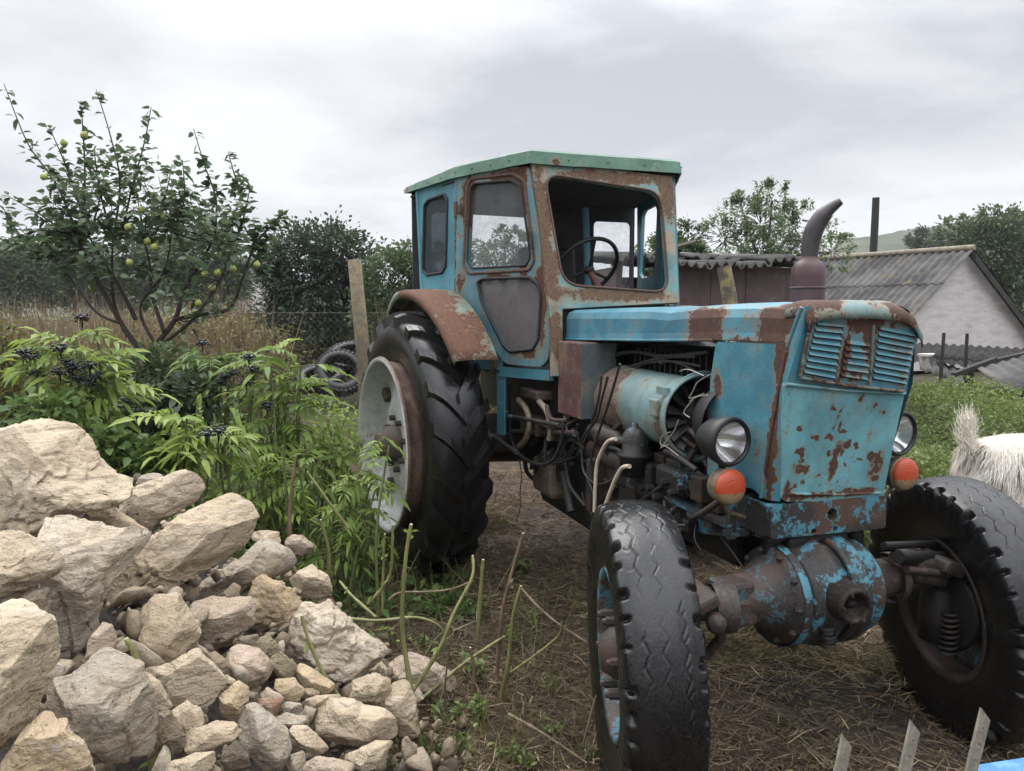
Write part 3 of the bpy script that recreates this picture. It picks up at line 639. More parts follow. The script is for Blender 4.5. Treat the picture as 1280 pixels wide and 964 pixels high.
# side panels either side of the grille (near one traced on its plane)
SPL = plane((2.0, -.252, 1.0), (2.0, -.25, 1.5), (2.43, -.2305, 1.0))
sp2 = [tp(u, v, SPL) for u, v in ((895, 427), (888, 474), (885, 530), (884, 597), (915, 606), (942, 611), (952, 622), (962, 560), (974, 492), (986, 431))]
def mir(p): return [(q[0], -q[1], q[2]) for q in p]
MB().sheet(rounded(sp2, .02, 3), th=.006, n=(0, -1, 0)).build('side_panel', M['side'], TR)
MB().sheet(rounded(mir(sp2), .02, 3), th=.006, n=(0, 1, 0)).build('side_panel', M['side'], TR)
# corner strips between side panel and front panel (with the rolled crease)
cl = [tp(u, v, SPL) for u, v in ((1003, 384), (986, 431), (974, 492), (962, 560), (952, 622))]
fr_ = [tp(u, v, FP) for u, v in ((1014, 382), (1000, 425), (984, 478), (980, 550), (975, 627))]
for sg in (1, -1):
    b = MB(); vs = []; fs = []
    for i in range(5):
        a, c = np.array(cl[i]), np.array(fr_[i]); mid = (a + c) / 2 + np.array([.012, -.012, 0])
        for p in (a, mid, c): vs.append((p[0], p[1] * sg, p[2] - (0 if sg == 1 else (.085, .06, .02, 0, 0)[i])))
    for i in range(4):
        for k in range(2):
            q = (i * 3 + k, i * 3 + k + 1, i * 3 + k + 4, i * 3 + k + 3); fs.append(q if sg == 1 else q[::-1])
    b.add(vs, fs, True); b.tube([(p[0], (p[1] - .003) * sg, p[2] - (0 if sg == 1 else dz_)) for p, dz_ in zip(cl, (.085, .06, .02, 0, 0))], .007, 6)
    b.build('corner_strip', M['side'], TR)
# shell behind the hatch
sho = [tp(u, v, FP) for u, v in ((1013, 386), (1075, 392), (1138, 412), (1145, 424), (1133, 492), (982, 480), (1000, 425))]
MB().sheet(sho, th=.006, n=FP[1] if FP[1][0] > 0 else -FP[1]).build('grille_shell', M['side'], TR)
# front panel
fpo = [tp(u, v, FP) for u, v in ((981, 479), (1056, 487), (1131, 491), (1116, 560), (1103, 624), (1095, 627), (980, 627), (975, 622), (978, 560))]
fpn = MB().sheet(rounded(fpo, .012, 2), th=.012, n=FP[1] if FP[1][0] > 0 else -FP[1])
fpn.tube([tp(u, v, FP) + np.array([.004, 0, 0]) for u, v in ((982, 480), (1056, 488), (1130, 492))], .006, 6)
fpn.tube([tp(u, v, FP) + np.array([.003, 0, 0]) for u, v in ((984, 617), (1040, 618), (1100, 616))], .005, 6)
fpn.build('front_panel', M['front'], TR)
# louvre hatch, sagging towards its far corner
FN = FP[1] if FP[1][0] > 0 else -FP[1]
FH = (FP[0] + FN * .012, FN)
ho = [tp(u, v, FH) for u, v in ((1019, 393), (1060, 394), (1110, 399), (1142, 408), (1147, 418), (1138, 455), (1129, 489), (1060, 482), (1001, 472), (1009, 430))]
hh = MB().sheet(rounded(ho, .015, 3), th=.012, n=FN)
hatch = hh.build('louvre_hatch', M['hatch'], TR)
lv = MB(); sl = MB(); rb = MB()
def lerp(a, b, t): return (a[0] + (b[0] - a[0]) * t, a[1] + (b[1] - a[1]) * t)
for (a0, b0, a1, b1, nn) in (((1020, 403), (1053, 406), (1004, 463), (1042, 470), 9), ((1057, 427), (1086, 430), (1050, 467), (1083, 472), 6), ((1098, 409), (1143, 418), (1090, 470), (1131, 477), 9)):
    for k in range(nn):
        t = k / (nn - 1); pa, pb = lerp(a0, a1, t), lerp(b0, b1, t); jit = random.uniform(-.4, .4)
        A_ = tp(pa[0], pa[1] - 2.2 + jit, FH); B_ = tp(pb[0], pb[1] - 2.2 + jit, FH); C_ = tp(pb[0], pb[1] + 2.2, FH); D_ = tp(pa[0], pa[1] + 2.2, FH)
        o1 = FN * .011
        lv.add([A_, B_, C_ + o1, D_ + o1, C_, D_], [(0, 1, 2, 3), (0, 3, 5), (1, 4, 2)])
        e = FN * .0015
        C2 = tp(pb[0], pb[1] + 4.4, FH); D2 = tp(pa[0], pa[1] + 4.4, FH)
        sl.add([D_ + e, C_ + e, C2 + e, D2 + e], [(3, 2, 1, 0)])  # flat black strip under each lip, painted shade instead of an open slot
for pts in (((1055, 404), (1050, 440), (1044, 478)), ((1091, 406), (1089, 440), (1086, 480)), ((1015, 398), (1006, 440), (1000, 470)), ((1000, 472), (1060, 482), (1129, 489))):
    rb.tube([tp(u, v, FH) + FN * .002 for u, v in pts], .006, 6)
lv.build('louvre', M['hatch'], hatch); sl.build('louvre_slot_shade', M['black'], hatch); rb.build('louvre_rib', M['nose'], hatch)
# front beam casting
fb = MB(); o = [(2.405, -.245, .815), (2.405, .24, .808), (2.405, .238, .925), (2.405, -.25, .930)]
hc = Vector((2.405, .005, .878)); hole = [hc + Vector((0, math.cos(q) * .021, math.sin(q) * .021)) for q in [2 * math.pi * k / 16 for k in range(16)]]
h2 = [[Vector((2.405, y, .826)) + Vector((0, math.cos(q) * .011, math.sin(q) * .010)) for q in [2 * math.pi * k / 10 for k in range(10)]] for y in (-.07, .02)]
fb.sheet(rounded(o, .012, 3), [hole] + h2, th=.03, n=(1, 0, 0))
fb.box((2.29, -.236, .87), (.17, .02, .11)); fb.box((2.29, .232, .865), (.17, .02, .11)); fb.box((2.22, 0, .87), (.03, .43, .10)); fb.box((2.26, 0, .80), (.2, .44, .02))
fb.build('front_beam', M['iron_blue'], TR)
# frame rails
for y, sg in ((-.25, -1), (.25, 1)):
    o = [(1.27, y, .825), (1.27, y, .63), (1.75, y, .67), (2.21, y, .765), (2.24, y, .82)]
    b = MB().sheet(o, th=.05, n=(0, sg, 0)); b.box((1.75, y + sg * .008, .815), (.95, .075, .016)); b.box((2.1, y + sg * .012, .79), (.05, .05, .03))
    b.build('frame_rail', M['iron_some'], TR)
# --- headlamps and turn signals
def lamp(y, z):
    s = -1 if y < 0 else 1; ax = Vector((1, .12, -.03)).normalized(); c = Vector((2.30, y, z))
    h = MB().lathe([(-.115, .02), (-.108, .042), (-.07, .066), (-.015, .080), (.018, .086), (.028, .082), (.030, .071), (.020, .070)], c, ax, 40)
    h.tube([c + Vector((-.03, 0, -.07)), c + Vector((-.04, -s * .02, -.13)), c + Vector((-.05, -s * .10, -.15))], .012, 8)
    lo = h.build('headlamp', M['black'], TR)
    MB().lathe([(-.052 + .070 * (r / .069) ** 2, r) for r in np.linspace(.0005, .069, 16)], c, ax, 48).build('reflector', M['chrome'], lo)
    MB().lathe([(.019, .070), (.026, .062), (.034, .040), (.038, .018), (.039, .0005)], c, ax, 32).build('lens', M['lens'], lo)
    MB().lathe([(.018, .0715), (.030, .0715), (.033, .075), (.026, .083)], c, ax, 32).build('bezel', M['bezel'], lo)
def signal(y, z):
    ax = Vector((1, .06, 0)).normalized(); c = Vector((2.33, y, z)); s = -1 if y < 0 else 1
    b = MB().lathe([(-.05, .03), (-.045, .055), (-.005, .062), (.004, .063), (.004, .058)], c, ax, 32)
    b.tube([c + Vector((-.03, 0, -.03)), c + Vector((-.05, -s * .03, -.10)), c + Vector((-.06, -s * .11, -.13))], .008, 6)
    so_ = b.build('turn_signal', M['lampcup'], TR)
    # the round lens: amber above, clear below
    pr = [(.003, .060), (.010, .0595), (.017, .0575), (.022, .053), (.026, .046), (.029, .038), (.031, .029), (.0325, .020), (.0333, .010), (.0335, .0)]
    am, clr = MB(), MB(); u = Vector((0, 1, 0)); u = (u - ax * u.dot(ax)).normalized(); wv = ax.cross(u)
    n = 64
    for i in range(len(pr) - 1):
        for k in range(n):
            q0, q1 = 2 * math.pi * k / n, 2 * math.pi * (k + 1) / n
            P = lambda j, q: c + ax * pr[j][0] + (u * math.cos(q) + wv * math.sin(q)) * pr[j][1]
            quad = [P(i, q0), P(i, q1), P(i + 1, q1), P(i + 1, q0)]; zc_ = sum(p.z for p in quad) / 4
            (am if zc_ > c.z - .016 else clr).add(quad, [(0, 1, 2, 3)])
    am.build('amber_lens', M['amber'], so_); clr.build('clear_lens', M['clear'], so_)
M['lens'] = glassm('headlamp_lens', (.95, .95, .95), (.45, .43, .38), .28)
M['bezel'] = simple('lamp_rim', (.022, .021, .022), .35, .4, .3, 30, .1)
M['lampcup'] = simple('signal_cup', (.16, .12, .08), .6, .2, .4, 40, .3)
M['amber'] = lens_mat('amber_plastic', (.40, .062, .022), 0, .28); M['clear'] = lens_mat('yellowed_plastic', (.235, .17, .095), 0, .35)
lamp(-.355, 1.135); lamp(.37, 1.125); signal(-.362, .985); signal(.385, .977)
for s in (-1, 1):      # lamp brackets
    b = MB(); b.box((2.26, s * .30, .90), (.02, .03, .24)); b.box((2.26, s * .275, .80), (.03, .09, .02)); b.tube([(2.26, s * .30, 1.0), (2.25, s * .34, 1.03)], .01, 6); b.build('lamp_bracket', M['iron_blue'], TR)

# --- cab
CF = plane((.61, -.43, 2.36), (.80, -.385, 1.6), (.61, .43, 2.36)); CFN = np.array([.97, 0, .243])
DP = plane((.61, -.43, 2.36), (.80, -.385, 1.22), (.10, -.69, 2.36)); DN = np.array([.454, -.89, .04])
SPn = plane((.10, -.69, 2.36), (-.62, -.84, 2.36), (-.62, -.84, 1.5)); SN = np.array([-.204, -.979, 0])
TC = lambda px, pl: [tp(u, v, pl) for u, v in px]
ws = rounded(TC(((680, 217), (826, 240), (836, 366), (704, 356)), CF), .10, 6)
fo = TC(((664, 200), (752, 210), (840.5, 221), (849, 378), (703, 386), (703, 424), (700, 470), (690.5, 470), (688.5, 400), (679, 320)), CF)
cf = MB().sheet(fo, [ws], th=.03, n=CFN)
cabf = cf.build('cab_front', M['cabf'], TR)
MB().tube([Vector(p) + Vector(CFN) * .002 for p in ws], .007, 6, closed=True).build('windscreen_rim', simple('brown_rim', (.085, .045, .032), .7, 0, .4, 60, .3), cabf)
# far half below the windscreen and its inner post
def mirp(pts): return [(p[0], -p[1], p[2]) for p in pts]
dw1 = rounded(TC(((590, 237), (594, 230), (641, 226), (653, 233), (665, 322), (660, 332), (592, 336), (586, 327)), DP), .015, 3)
dw2 = rounded(TC(((599, 353), (605, 349), (664, 347), (675, 356), (678, 372), (675, 425), (668, 437), (640, 440), (631, 431), (604, 376)), DP), .012, 3)
dpl = TC(((574, 214), (663, 208), (676, 290), (687, 370), (689, 425), (687, 450), (678, 459), (634, 455), (622, 440), (606, 420), (588, 394), (571, 372)), DP)
door = MB().sheet([Vector(p) + Vector(DN) * .012 for p in rounded(dpl, .03, 3)], [[Vector(p) + Vector(DN) * .012 for p in dw1], [Vector(p) + Vector(DN) * .012 for p in dw2]], th=.03, n=DN)
d_o = door.build('door', M['door'], TR)
b = MB()
for wv_ in (dw1, dw2): b.tube([Vector(p) + Vector(DN) * .014 for p in wv_], .009 if wv_ is dw2 else .006, 6, closed=True)
b.build('window_seal', M['seal'], d_o)
rib = MB()
rib.tube([Vector(p) + Vector(DN) * .012 for p in offs(dw1, .035)], .010, 6, closed=True)
rib.build('door_rib', simple('door_rib_rust', (.085, .050, .038), .75, 0, .5, 50, .5), d_o)
MB().sheet([Vector(p) - Vector(DN) * .004 for p in dw1], th=.004, n=DN).build('upper_pane', M['glass'], d_o)
MB().sheet([Vector(p) - Vector(DN) * .004 for p in dw2], th=.004, n=DN).build('lower_pane', M['glass_dirty'], d_o)
for z in (2.16, 1.72): MB().lathe([(-.045, .013), (.045, .013)], (.095, -.715, z), (0, 0, 1), 10).box((.12, -.705, z), (.06, .012, .05)).build('hinge', M['rim_rust'], d_o)
MB().tube([Vector(tp(668, 290, DP)) + Vector(DN) * .03, Vector(tp(670, 312, DP)) + Vector(DN) * .035], .008, 6).build('door_handle', M['black'], d_o)
# rear side panel with its window
sw = rounded(TC(((531, 257), (536, 250), (556, 243), (560, 250), (558, 333), (553, 341), (534, 344), (529, 338)), SPn), .015, 3)
so1 = TC(((571, 215), (571, 372), (570, 392), (530, 380), (526, 368), (521, 238)), SPn)
sd = MB().sheet(so1, [sw], th=.03, n=SN); sdo = sd.build('rear_side_panel', M['cabs'], TR)
MB().tube([Vector(p) + Vector(SN) * .002 for p in sw], .010, 6, closed=True).build('window_seal', M['seal'], sdo)
MB().sheet([Vector(p) - Vector(SN) * .006 for p in sw], th=.004, n=SN).build('side_pane', M['glass_dark'], sdo)
for pp_ in (((522, 240), (525, 300), (528, 366)), ((572, 215), (571, 372))): MB().tube(TC(pp_, SPn), .015, 8).build('corner_post', M['cabs'], sdo)
# far side door and panel (mirror)
fdo = MB().sheet(mirp([Vector(p) for p in rounded(dpl, .03, 3)]), [mirp(dw1), mirp(dw2)], th=.03, n=(DN[0], -DN[1], DN[2])).build('door', M['door'], TR)
fso = MB().sheet(mirp(so1), [mirp(sw)], th=.03, n=(SN[0], -SN[1], 0)).build('rear_side_panel', M['cabs'], TR)
b = MB(); b.tube([(.07, .675, 2.36), (.06, .68, 1.6)], .028, 8); b.build('corner_post', M['cabs'], fso)
# rear wall with its two windows
XR = -.64
rw = [(XR, -.83, 2.36), (XR, .83, 2.36), (XR, .83, 1.45), (XR, -.83, 1.45)]
w1 = rounded([(XR, -.70, 2.235), (XR, .02, 2.225), (XR, .02, 1.70), (XR, -.70, 1.70)], .05, 4); w2 = rounded([(XR, .50, 2.22), (XR, .80, 2.22), (XR, .80, 1.74), (XR, .50, 1.74)], .04, 4)
rwo = MB().sheet(rw, [w1, w2], th=.02, n=(-1, 0, 0)).build('rear_wall', M['dark_in'], TR)
for w_ in (w1, w2): MB().sheet(w_, th=.004, n=(-1, 0, 0)).build('rear_pane', M['glass'], rwo)
# roof: drooping rim and top
pl_ = [(.625, -.452), (.095, -.715), (-.655, -.865)]; full = pl_ + [(x, -y) for x, y in pl_[::-1]]
ztop = lambda x, y: 2.402 - .012 * abs(y) + (.012 if x > 0 else .002)
rf = MB(); top = [Vector((x, y, ztop(x, y))) for x, y in full]; bot = [Vector((x * 1.012 + .004, y * 1.015, 2.343 + (.0 if x > 0 else .012))) for x, y in full]
mid2 = [t.lerp(bb, .5) * 1.0 for t, bb in zip(top, bot)]
n_ = len(top); vs = []; fs = []
def ring(p, k=8):
    o = []
    for i in range(len(p)):
        a, c = p[i], p[(i + 1) % len(p)]
        for j in range(k):
            q = a.lerp(c, j / k); q = q + Vector((mnoise.noise(q * 7) * .004, mnoise.noise(q * 7 + Vector((5, 0, 0))) * .004, mnoise.noise(q * 9) * .005)); o.append(q)
    return o
r0, r1, r2 = ring(top), ring(mid2), ring(bot); K = len(r0)
inner = [Vector((q.x * .96, q.y * .96, q.z + .014)) for q in r0]
vs = inner + r0 + r1 + r2 + [Vector((q.x * .985, q.y * .985, q.z)) for q in r2] + [Vector((0, 0, 2.44))]
for a in range(4):
    for k in range(K): fs.append((a * K + k, (a + 1) * K + k, (a + 1) * K + (k + 1) % K, a * K + (k + 1) % K))
for k in range(K): fs.append((5 * K, k, (k + 1) % K))
rf.add(vs, fs)
for i in range(0, K, 2): rf.ball(r1[i] + (Vector((r1[i].x, r1[i].y, 0)).normalized() * .004), .0055, 1)
roof = rf.build('roof', M['roof'], TR)
MB().sheet([(x * .97, y * .97, 2.335) for x, y in full], th=.01, n=(0, 0, 1)).build('headlining', M['dark_in'], TR)
# lining inside the near and far walls, floor, seat
b = MB(); b.box((.0, 0, 1.24), (1.3, .8, .02)); b.box((.74, 0, 1.42), (.03, .72, .36)); b.box((-.6, 0, 1.4), (.03, 1.5, .35)); b.build('cab_floor', M['dark_in'], TR)
b = MB(); b.box((-.28, .08, 1.52), (.42, .44, .10), bev=.03); b.box((-.47, .08, 1.78), (.09, .42, .46), Matrix.Rotation(-.12, 3, 'Y'), .03); b.box((-.3, .08, 1.36), (.3, .3, .22)); b.build('seat', M['black'], TR)
# steering wheel
hub = Vector((.30, .03, 1.83)); nrm = Vector((-.78, -.12, .62)).normalized(); ua = Vector((0, 1, 0)); ua = (ua - nrm * ua.dot(nrm)).normalized(); va = nrm.cross(ua)
b = MB(); b.tube([hub + (ua * math.cos(q) + va * math.sin(q)) * .20 for q in [2 * math.pi * k / 40 for k in range(40)]], .0125, 8, closed=True)
for q in (.5, 2.6, 4.7): b.tube([hub - nrm * .03, hub + (ua * math.cos(q) + va * math.sin(q)) * .195], .0085, 6)
b.ball(hub - nrm * .03, .036, 2, (1, 1, .8)); swo = b.build('steering_wheel', M['black'], TR)
MB().tube([hub - nrm * .03, Vector((.52, .10, 1.56)), Vector((.64, .13, 1.40))], .020, 8).build('steering_column', simple('column_red', (.12, .045, .04), .6, 0, .3, 30, .2), swo)
b = MB(); b.tube([(.12, .10, 2.2), (.16, .12, 1.35)], .022, 8); b.build('inner_post', M['cabs'], TR)
b = MB(); b.box((.60, .12, 1.63), (.12, .5, .10), bev=.03); b.build('dashboard', M['black'], TR)
# sill strip and plates under the cab
b = MB(); b.box((.62, -.47, 1.235), (.40, .012, .055), Matrix.Rotation(R_(26), 3, 'Z')); b.box((.44, -.55, 1.05), (.06, .012, .34), Matrix.Rotation(R_(26), 3, 'Z')); b.box((.70, -.40, 1.235), (.2, .012, .05))
b.box((.32, -.60, 1.30), (.26, .012, .12), Matrix.Rotation(R_(26), 3, 'Z'))
b.build('cab_sill', M['side'], TR)

# --- rear fenders
def fender(sg):
    vs = []; fs = []; n = 26
    for i in range(n + 1):
        ph = R_(36 + (150 - 36) * i / n) if sg > 0 else R_(60 + 90 * i / n); yo = -1.035 + .15 * max(0, (R_(95) - ph) / R_(60)); R = .905 if sg > 0 else .805
        wd = .225 + .05 * i / n
        prof = [(yo, R - .045), (yo - .006, R - .02), (yo, R), (yo + .03, R + .006), (yo + wd * .5, R + .012), (yo + wd, R + .010), (yo + wd + .01, R - .03), (yo + wd + .015, R - .14)]
        for y, r in prof: vs.append((math.cos(ph) * r, y * sg, .785 + math.sin(ph) * r))
    k = 8
    for i in range(n):
        for j in range(k - 1): fs.append((i * k + j, i * k + j + 1, (i + 1) * k + j + 1, (i + 1) * k + j))
    o = MB().add(vs, fs, True).build('fender', M['fender'], TR); s = o.modifiers.new('s', 'SOLIDIFY'); s.thickness = .007
fender(1); fender(-1)
# --- rear wheels
def tyre_body(b, R, W, rimR, n=64):
    h = W / 2
    b.lathe([(-h * .78, rimR), (-h * .96, rimR + .06), (-h * 1.0, (R + rimR) / 2), (-h * .97, R - .10), (-h * .86, R - .055), (-h * .55, R - .036), (0, R - .030), (h * .55, R - .036), (h * .86, R - .055), (h * .97, R - .10), (h, (R + rimR) / 2), (h * .96, rimR + .06), (h * .78, rimR)], n=n)
def lugs(b, R, W, N=21):
    h = W / 2
    for sg in (1, -1):
        for k in range(N):
            f0 = 2 * math.pi * (k + (.5 if sg > 0 else 0)) / N; S = 7; rows = []
            for j in range(S + 1):
                t = j / S; y = sg * (-.012 + t * (h + .004)); ph = f0 + (.34 * t - .08 * t * t) * (1.0) + 0
                hw_ = (.026 + .006 * t) / R; drop = .052 * max(0, t - .55) ** 2 / .2; top = R - drop * .55; base = R - .05 - drop * .9
                rows.append([(ph - hw_ * 1.45, base), (ph - hw_, top), (ph + hw_, top), (ph + hw_ * 1.45, base), y])
            vs = []; fs = []
            for r in rows:
                for q in range(4): vs.append((math.cos(r[q][0]) * r[q][1], r[4], math.sin(r[q][0]) * r[q][1]))
            for j in range(S):
                for q in range(3):
                    f = (j * 4 + q, j * 4 + q + 1, j * 4 + q + 5, j * 4 + q + 4); fs.append(f if sg < 0 else f[::-1])
            e = S * 4; fs += [(e, e + 1, e + 2, e + 3), (3, 2, 1, 0)]
            b.add(vs, fs)
def rear_wheel(y, sg, yaw=0.0):
    # wheel-local: axis y, outside towards -y * sg
    d = MB().lathe([(-.232 * sg, .515), (-.237 * sg, .505), (-.228 * sg, .487), (-.19 * sg, .478), (-.16 * sg, .462), (-.10 * sg, .455), (-.075 * sg, .44), (-.085 * sg, .36), (-.115 * sg, .27), (-.135 * sg, .20), (-.13 * sg, .10), (-.10 * sg, .02)], n=64)
    wo_ = d.build('wheel', M['pale_wheel'], TR, loc=(0, y, .785), rot=(0, 0, yaw))
    r = MB().lathe([(-.232 * sg, .517), (-.218 * sg, .522), (-.21 * sg, .500), (-.17 * sg, .492), (-.05 * sg, .475), (.17 * sg, .500), (.18 * sg, .52), (.17 * sg, .48), (0, .45)], n=64)
    r.build('rim', M['rim_rust'], wo_)
    t = MB(); tyre_body(t, .785, .335, .49); lugs(t, .785, .335); t.build('tyre', M['rubber'], wo_)
    h = MB().lathe([(-.10 * sg, .12), (-.20 * sg, .105), (-.21 * sg, .085), (-.25 * sg, .075), (-.26 * sg, .05), (-.265 * sg, .0)], n=24); h.build('hub', M['iron_rust'], wo_)
    for k in range(8):
        q = 2 * math.pi * (k + .3) / 8; MB().lathe([(-.11 * sg, .018), (-.165 * sg, .018), (-.168 * sg, .0)], (math.cos(q) * .155, 0, math.sin(q) * .155), n=6, smooth=False).build('wheel_nut', M['iron_rust'], wo_)
    for k in range(4):
        q = 2 * math.pi * (k + .55) / 4; b = MB(); b.box((math.cos(q) * .40, -.10 * sg, math.sin(q) * .40), (.09, .05, .05), Matrix.Rotation(-q, 3, 'Y'), .008); b.build('rim_lug', M['iron_rust'], wo_)
rear_wheel(-.935, 1, R_(7)); rear_wheel(.86, -1)

# --- front wheels
def front_tyre(R=.487, W=.228, rimR=.262, nc=660, seed=0):
    h = W / 2; prof = []
    for t in np.linspace(-1, 1, 73): prof.append((t * h * .90, R - .020 * abs(t) ** 3.2, 1))
    side = [(h * .985, R - .045), (h * 1.02, R - .085), (h * 1.0, R - .13), (h * .93, R - .175), (h * .80, rimR + .012), (h * .74, rimR - .004)]
    prof = [(-y, r, 0) for y, r in side[::-1]] + prof + [(y, r, 0) for y, r in side]
    Y = np.array([p[0] for p in prof]); Rr = np.array([p[1] for p in prof]); T = np.array([p[2] for p in prof])
    ph = np.arange(nc) / nc * 2 * math.pi; PH, YY = np.meshgrid(ph, Y, indexing='ij'); RR = np.tile(Rr, (nc, 1)); TT = np.tile(T, (nc, 1))
    NB = 44
    tri = lambda x: np.abs((x % 1) * 2 - 1) * 2 - 1
    dep = np.zeros_like(RR); wear = np.array([[mnoise.noise(Vector((math.cos(a) * 3.2, math.sin(a) * 3.2, y * 22))) for y in Y] for a in ph])
    for g0, a, o in ((-.052, .008, .0), (0, .010, .5), (.052, .008, .0)):
        dd = np.abs(YY - g0 - a * tri(PH / (2 * math.pi) * NB + o)); dep = np.maximum(dep, .006 * np.clip(1 - (dd - .0007) / .0014, 0, 1))
    # sipes across the ribs
    fr = (PH / (2 * math.pi) * NB + .5 + .15 * np.sin(YY * 160)) % 1; dd = np.minimum(fr, 1 - fr) * (2 * math.pi * R / NB)
    dep = np.maximum(dep, .0045 * np.clip(1 - (dd - .0006) / .0012, 0, 1) * (np.sin(YY * 120 + PH * 3) > .1))
    RR = RR - dep * TT * np.clip(.75 + wear * 1.6, 0.1, 1.3) - .004 * np.clip(wear, 0, 1) * TT
    # scalloped shoulders: worn lumps
    jit2 = np.array([[mnoise.noise(Vector((math.cos(a) * 5, math.sin(a) * 5, 3 + (2 if y > 0 else 0)))) for y in (-1, 1)] for a in ph]); JT = np.where(YY < 0, jit2[:, :1], jit2[:, 1:]); f2 = (PH / (2 * math.pi) * 36 + .9 * JT) % 1; notch = np.clip(1 - np.abs(f2 - .5) / (.20 + .22 * np.clip(JT, -.5, .8)), 0, 1) * np.clip(.7 + JT * 1.5, .12, 1.4)
    sh = np.clip((np.abs(YY) - h * (.72 + .16 * wear)) / (h * .14), 0, 1) * np.clip((RR - (R - .075)) / .03, 0, 1)
    RR = RR - .032 * notch * sh; YY2 = YY * (1 - .075 * notch * sh * TT) * (1 + .02 * (1 - notch) * sh)
    V = np.stack([np.cos(PH) * RR, YY2, np.sin(PH) * RR], -1).reshape(-1, 3); m = len(prof)
    I, J = np.meshgrid(np.arange(nc), np.arange(m - 1), indexing='ij'); a = (I * m + J).ravel(); b_ = (I * m + J + 1).ravel(); c = (((I + 1) % nc) * m + J + 1).ravel(); d = (((I + 1) % nc) * m + J).ravel()
    return V, np.stack([a, b_, c, d], 1)
FTV, FTF = front_tyre()
M['rim_blue'] = greasy('worn_blue_wheel', (.040, .032, .028), (.075, .23, .29), .62, (.10, .055, .04), 3, 14)
def front_wheel(y, steer, camber, sg, sink):
    # outside towards -y*sg
    d = MB().lathe([(-.092 * sg, .272), (-.098 * sg, .268), (-.090 * sg, .252), (-.05 * sg, .246), (.0, .236), (.0 * sg, .20), (-.03 * sg, .17), (-.06 * sg, .135), (-.065 * sg, .09), (-.055 * sg, .085)], n=48)
    wo_ = d.build('wheel', M['rim_blue'], TR, loc=(2.36, y, .487 - sink), rot=(camber, 0, steer))
    r = MB().lathe([(-.094 * sg, .274), (-.085 * sg, .278), (-.07 * sg, .258), (.07 * sg, .258), (.085 * sg, .278), (.094 * sg, .272), (.088 * sg, .250), (.06 * sg, .244), (0, .238)], n=48); r.build('rim', M['iron_rust'], wo_)
    V = FTV.copy(); bot = np.clip((-V[:, 2] - .40) / .09, 0, 1); V[:, 1] *= 1 + .10 * bot; V[:, 2] = np.maximum(V[:, 2], -.487 + sink + .0)
    np_mesh('tyre', V, FTF, M['rubber'], wo_, smooth=True)
    h = MB().lathe([(-.05 * sg, .085), (-.085 * sg, .08), (-.095 * sg, .07), (-.12 * sg, .055), (-.125 * sg, .0)], n=24); h.build('hub', M['iron_rust'], wo_)
    for k in range(6):
        q = 2 * math.pi * (k + .2) / 6; MB().lathe([(-.05 * sg, .017), (-.105 * sg, .017), (-.108 * sg, .012), (-.118 * sg, .010), (-.118 * sg, .0)], (math.cos(q) * .128, 0, math.sin(q) * .128), n=8, smooth=False).build('wheel_nut', M['iron_rust'], wo_)
    return wo_
WN = front_wheel(-.71, R_(-18), R_(1.5), 1, .012)
WF = front_wheel(.665, R_(-15), R_(5), -1, .03)

# --- front axle
Z = .605; X = 2.36
ax = MB(); ax.lathe([(-.20, .172), (-.175, .178), (-.165, .165), (-.15, .15)], (X, 0, Z), n=40)
ax.lathe([(-.155, .150), (-.15, .165), (-.09, .168), (-.08, .185), (-.05, .186), (-.04, .170), (.02, .168), (.03, .188), (.06, .188), (.07, .170), (.13, .165), (.15, .15), (.17, .12), (.20, .085)], (X, 0, Z), n=40)
for y in (-.065, .0, .045): ax.tube([(X + math.cos(q) * .178, y, Z + math.sin(q) * .178) for q in [R_(a) for a in range(-60, 150, 10)]], .012, 6)
ax.build('differential_housing', M['iron_blue'], TR)
a2 = MB(); a2.lathe([(-.53, .052), (-.44, .056), (-.36, .060), (-.34, .082), (-.30, .085), (-.26, .105), (-.21, .135), (-.20, .165), (-.185, .168), (-.175, .15)], (X, 0, Z), n=32)
for k in range(10):
    q = 2 * math.pi * k / 10; a2.lathe([(-.215, .013), (-.200, .013)], (X + math.cos(q) * .150, 0, Z + math.sin(q) * .150), n=6, smooth=False); a2.lathe([(-.222, .0), (-.215, .013)], (X + math.cos(q) * .150, 0, Z + math.sin(q) * .150), n=6, smooth=False)
a2.box((X + .02, -.38, Z + .045), (.10, .13, .07), bev=.015); a2.box((X + .06, -.37, Z - .02), (.04, .12, .09), bev=.012)
a2.build('axle_tube', M['iron_fleck'], TR)
a3 = MB(); a3.lathe([(.18, .10), (.24, .075), (.32, .062), (.40, .058), (.50, .055)], (X, 0, Z), n=28); a3.lathe([(.30, .09), (.33, .09)], (X, 0, Z), n=28)
a3.box((X + .02, .44, Z + .03), (.13, .16, .10), Matrix.Rotation(-.25, 3, 'X'), .02); a3.tube([(X + .06, .26, Z + .10), (X + .06, .46, Z + .05)], .018, 8); a3.tube([(X + .09, .30, Z + .06), (X + .09, .50, Z + .02)], .014, 8)
a3.build('axle_tube', M['iron_rust'], TR)
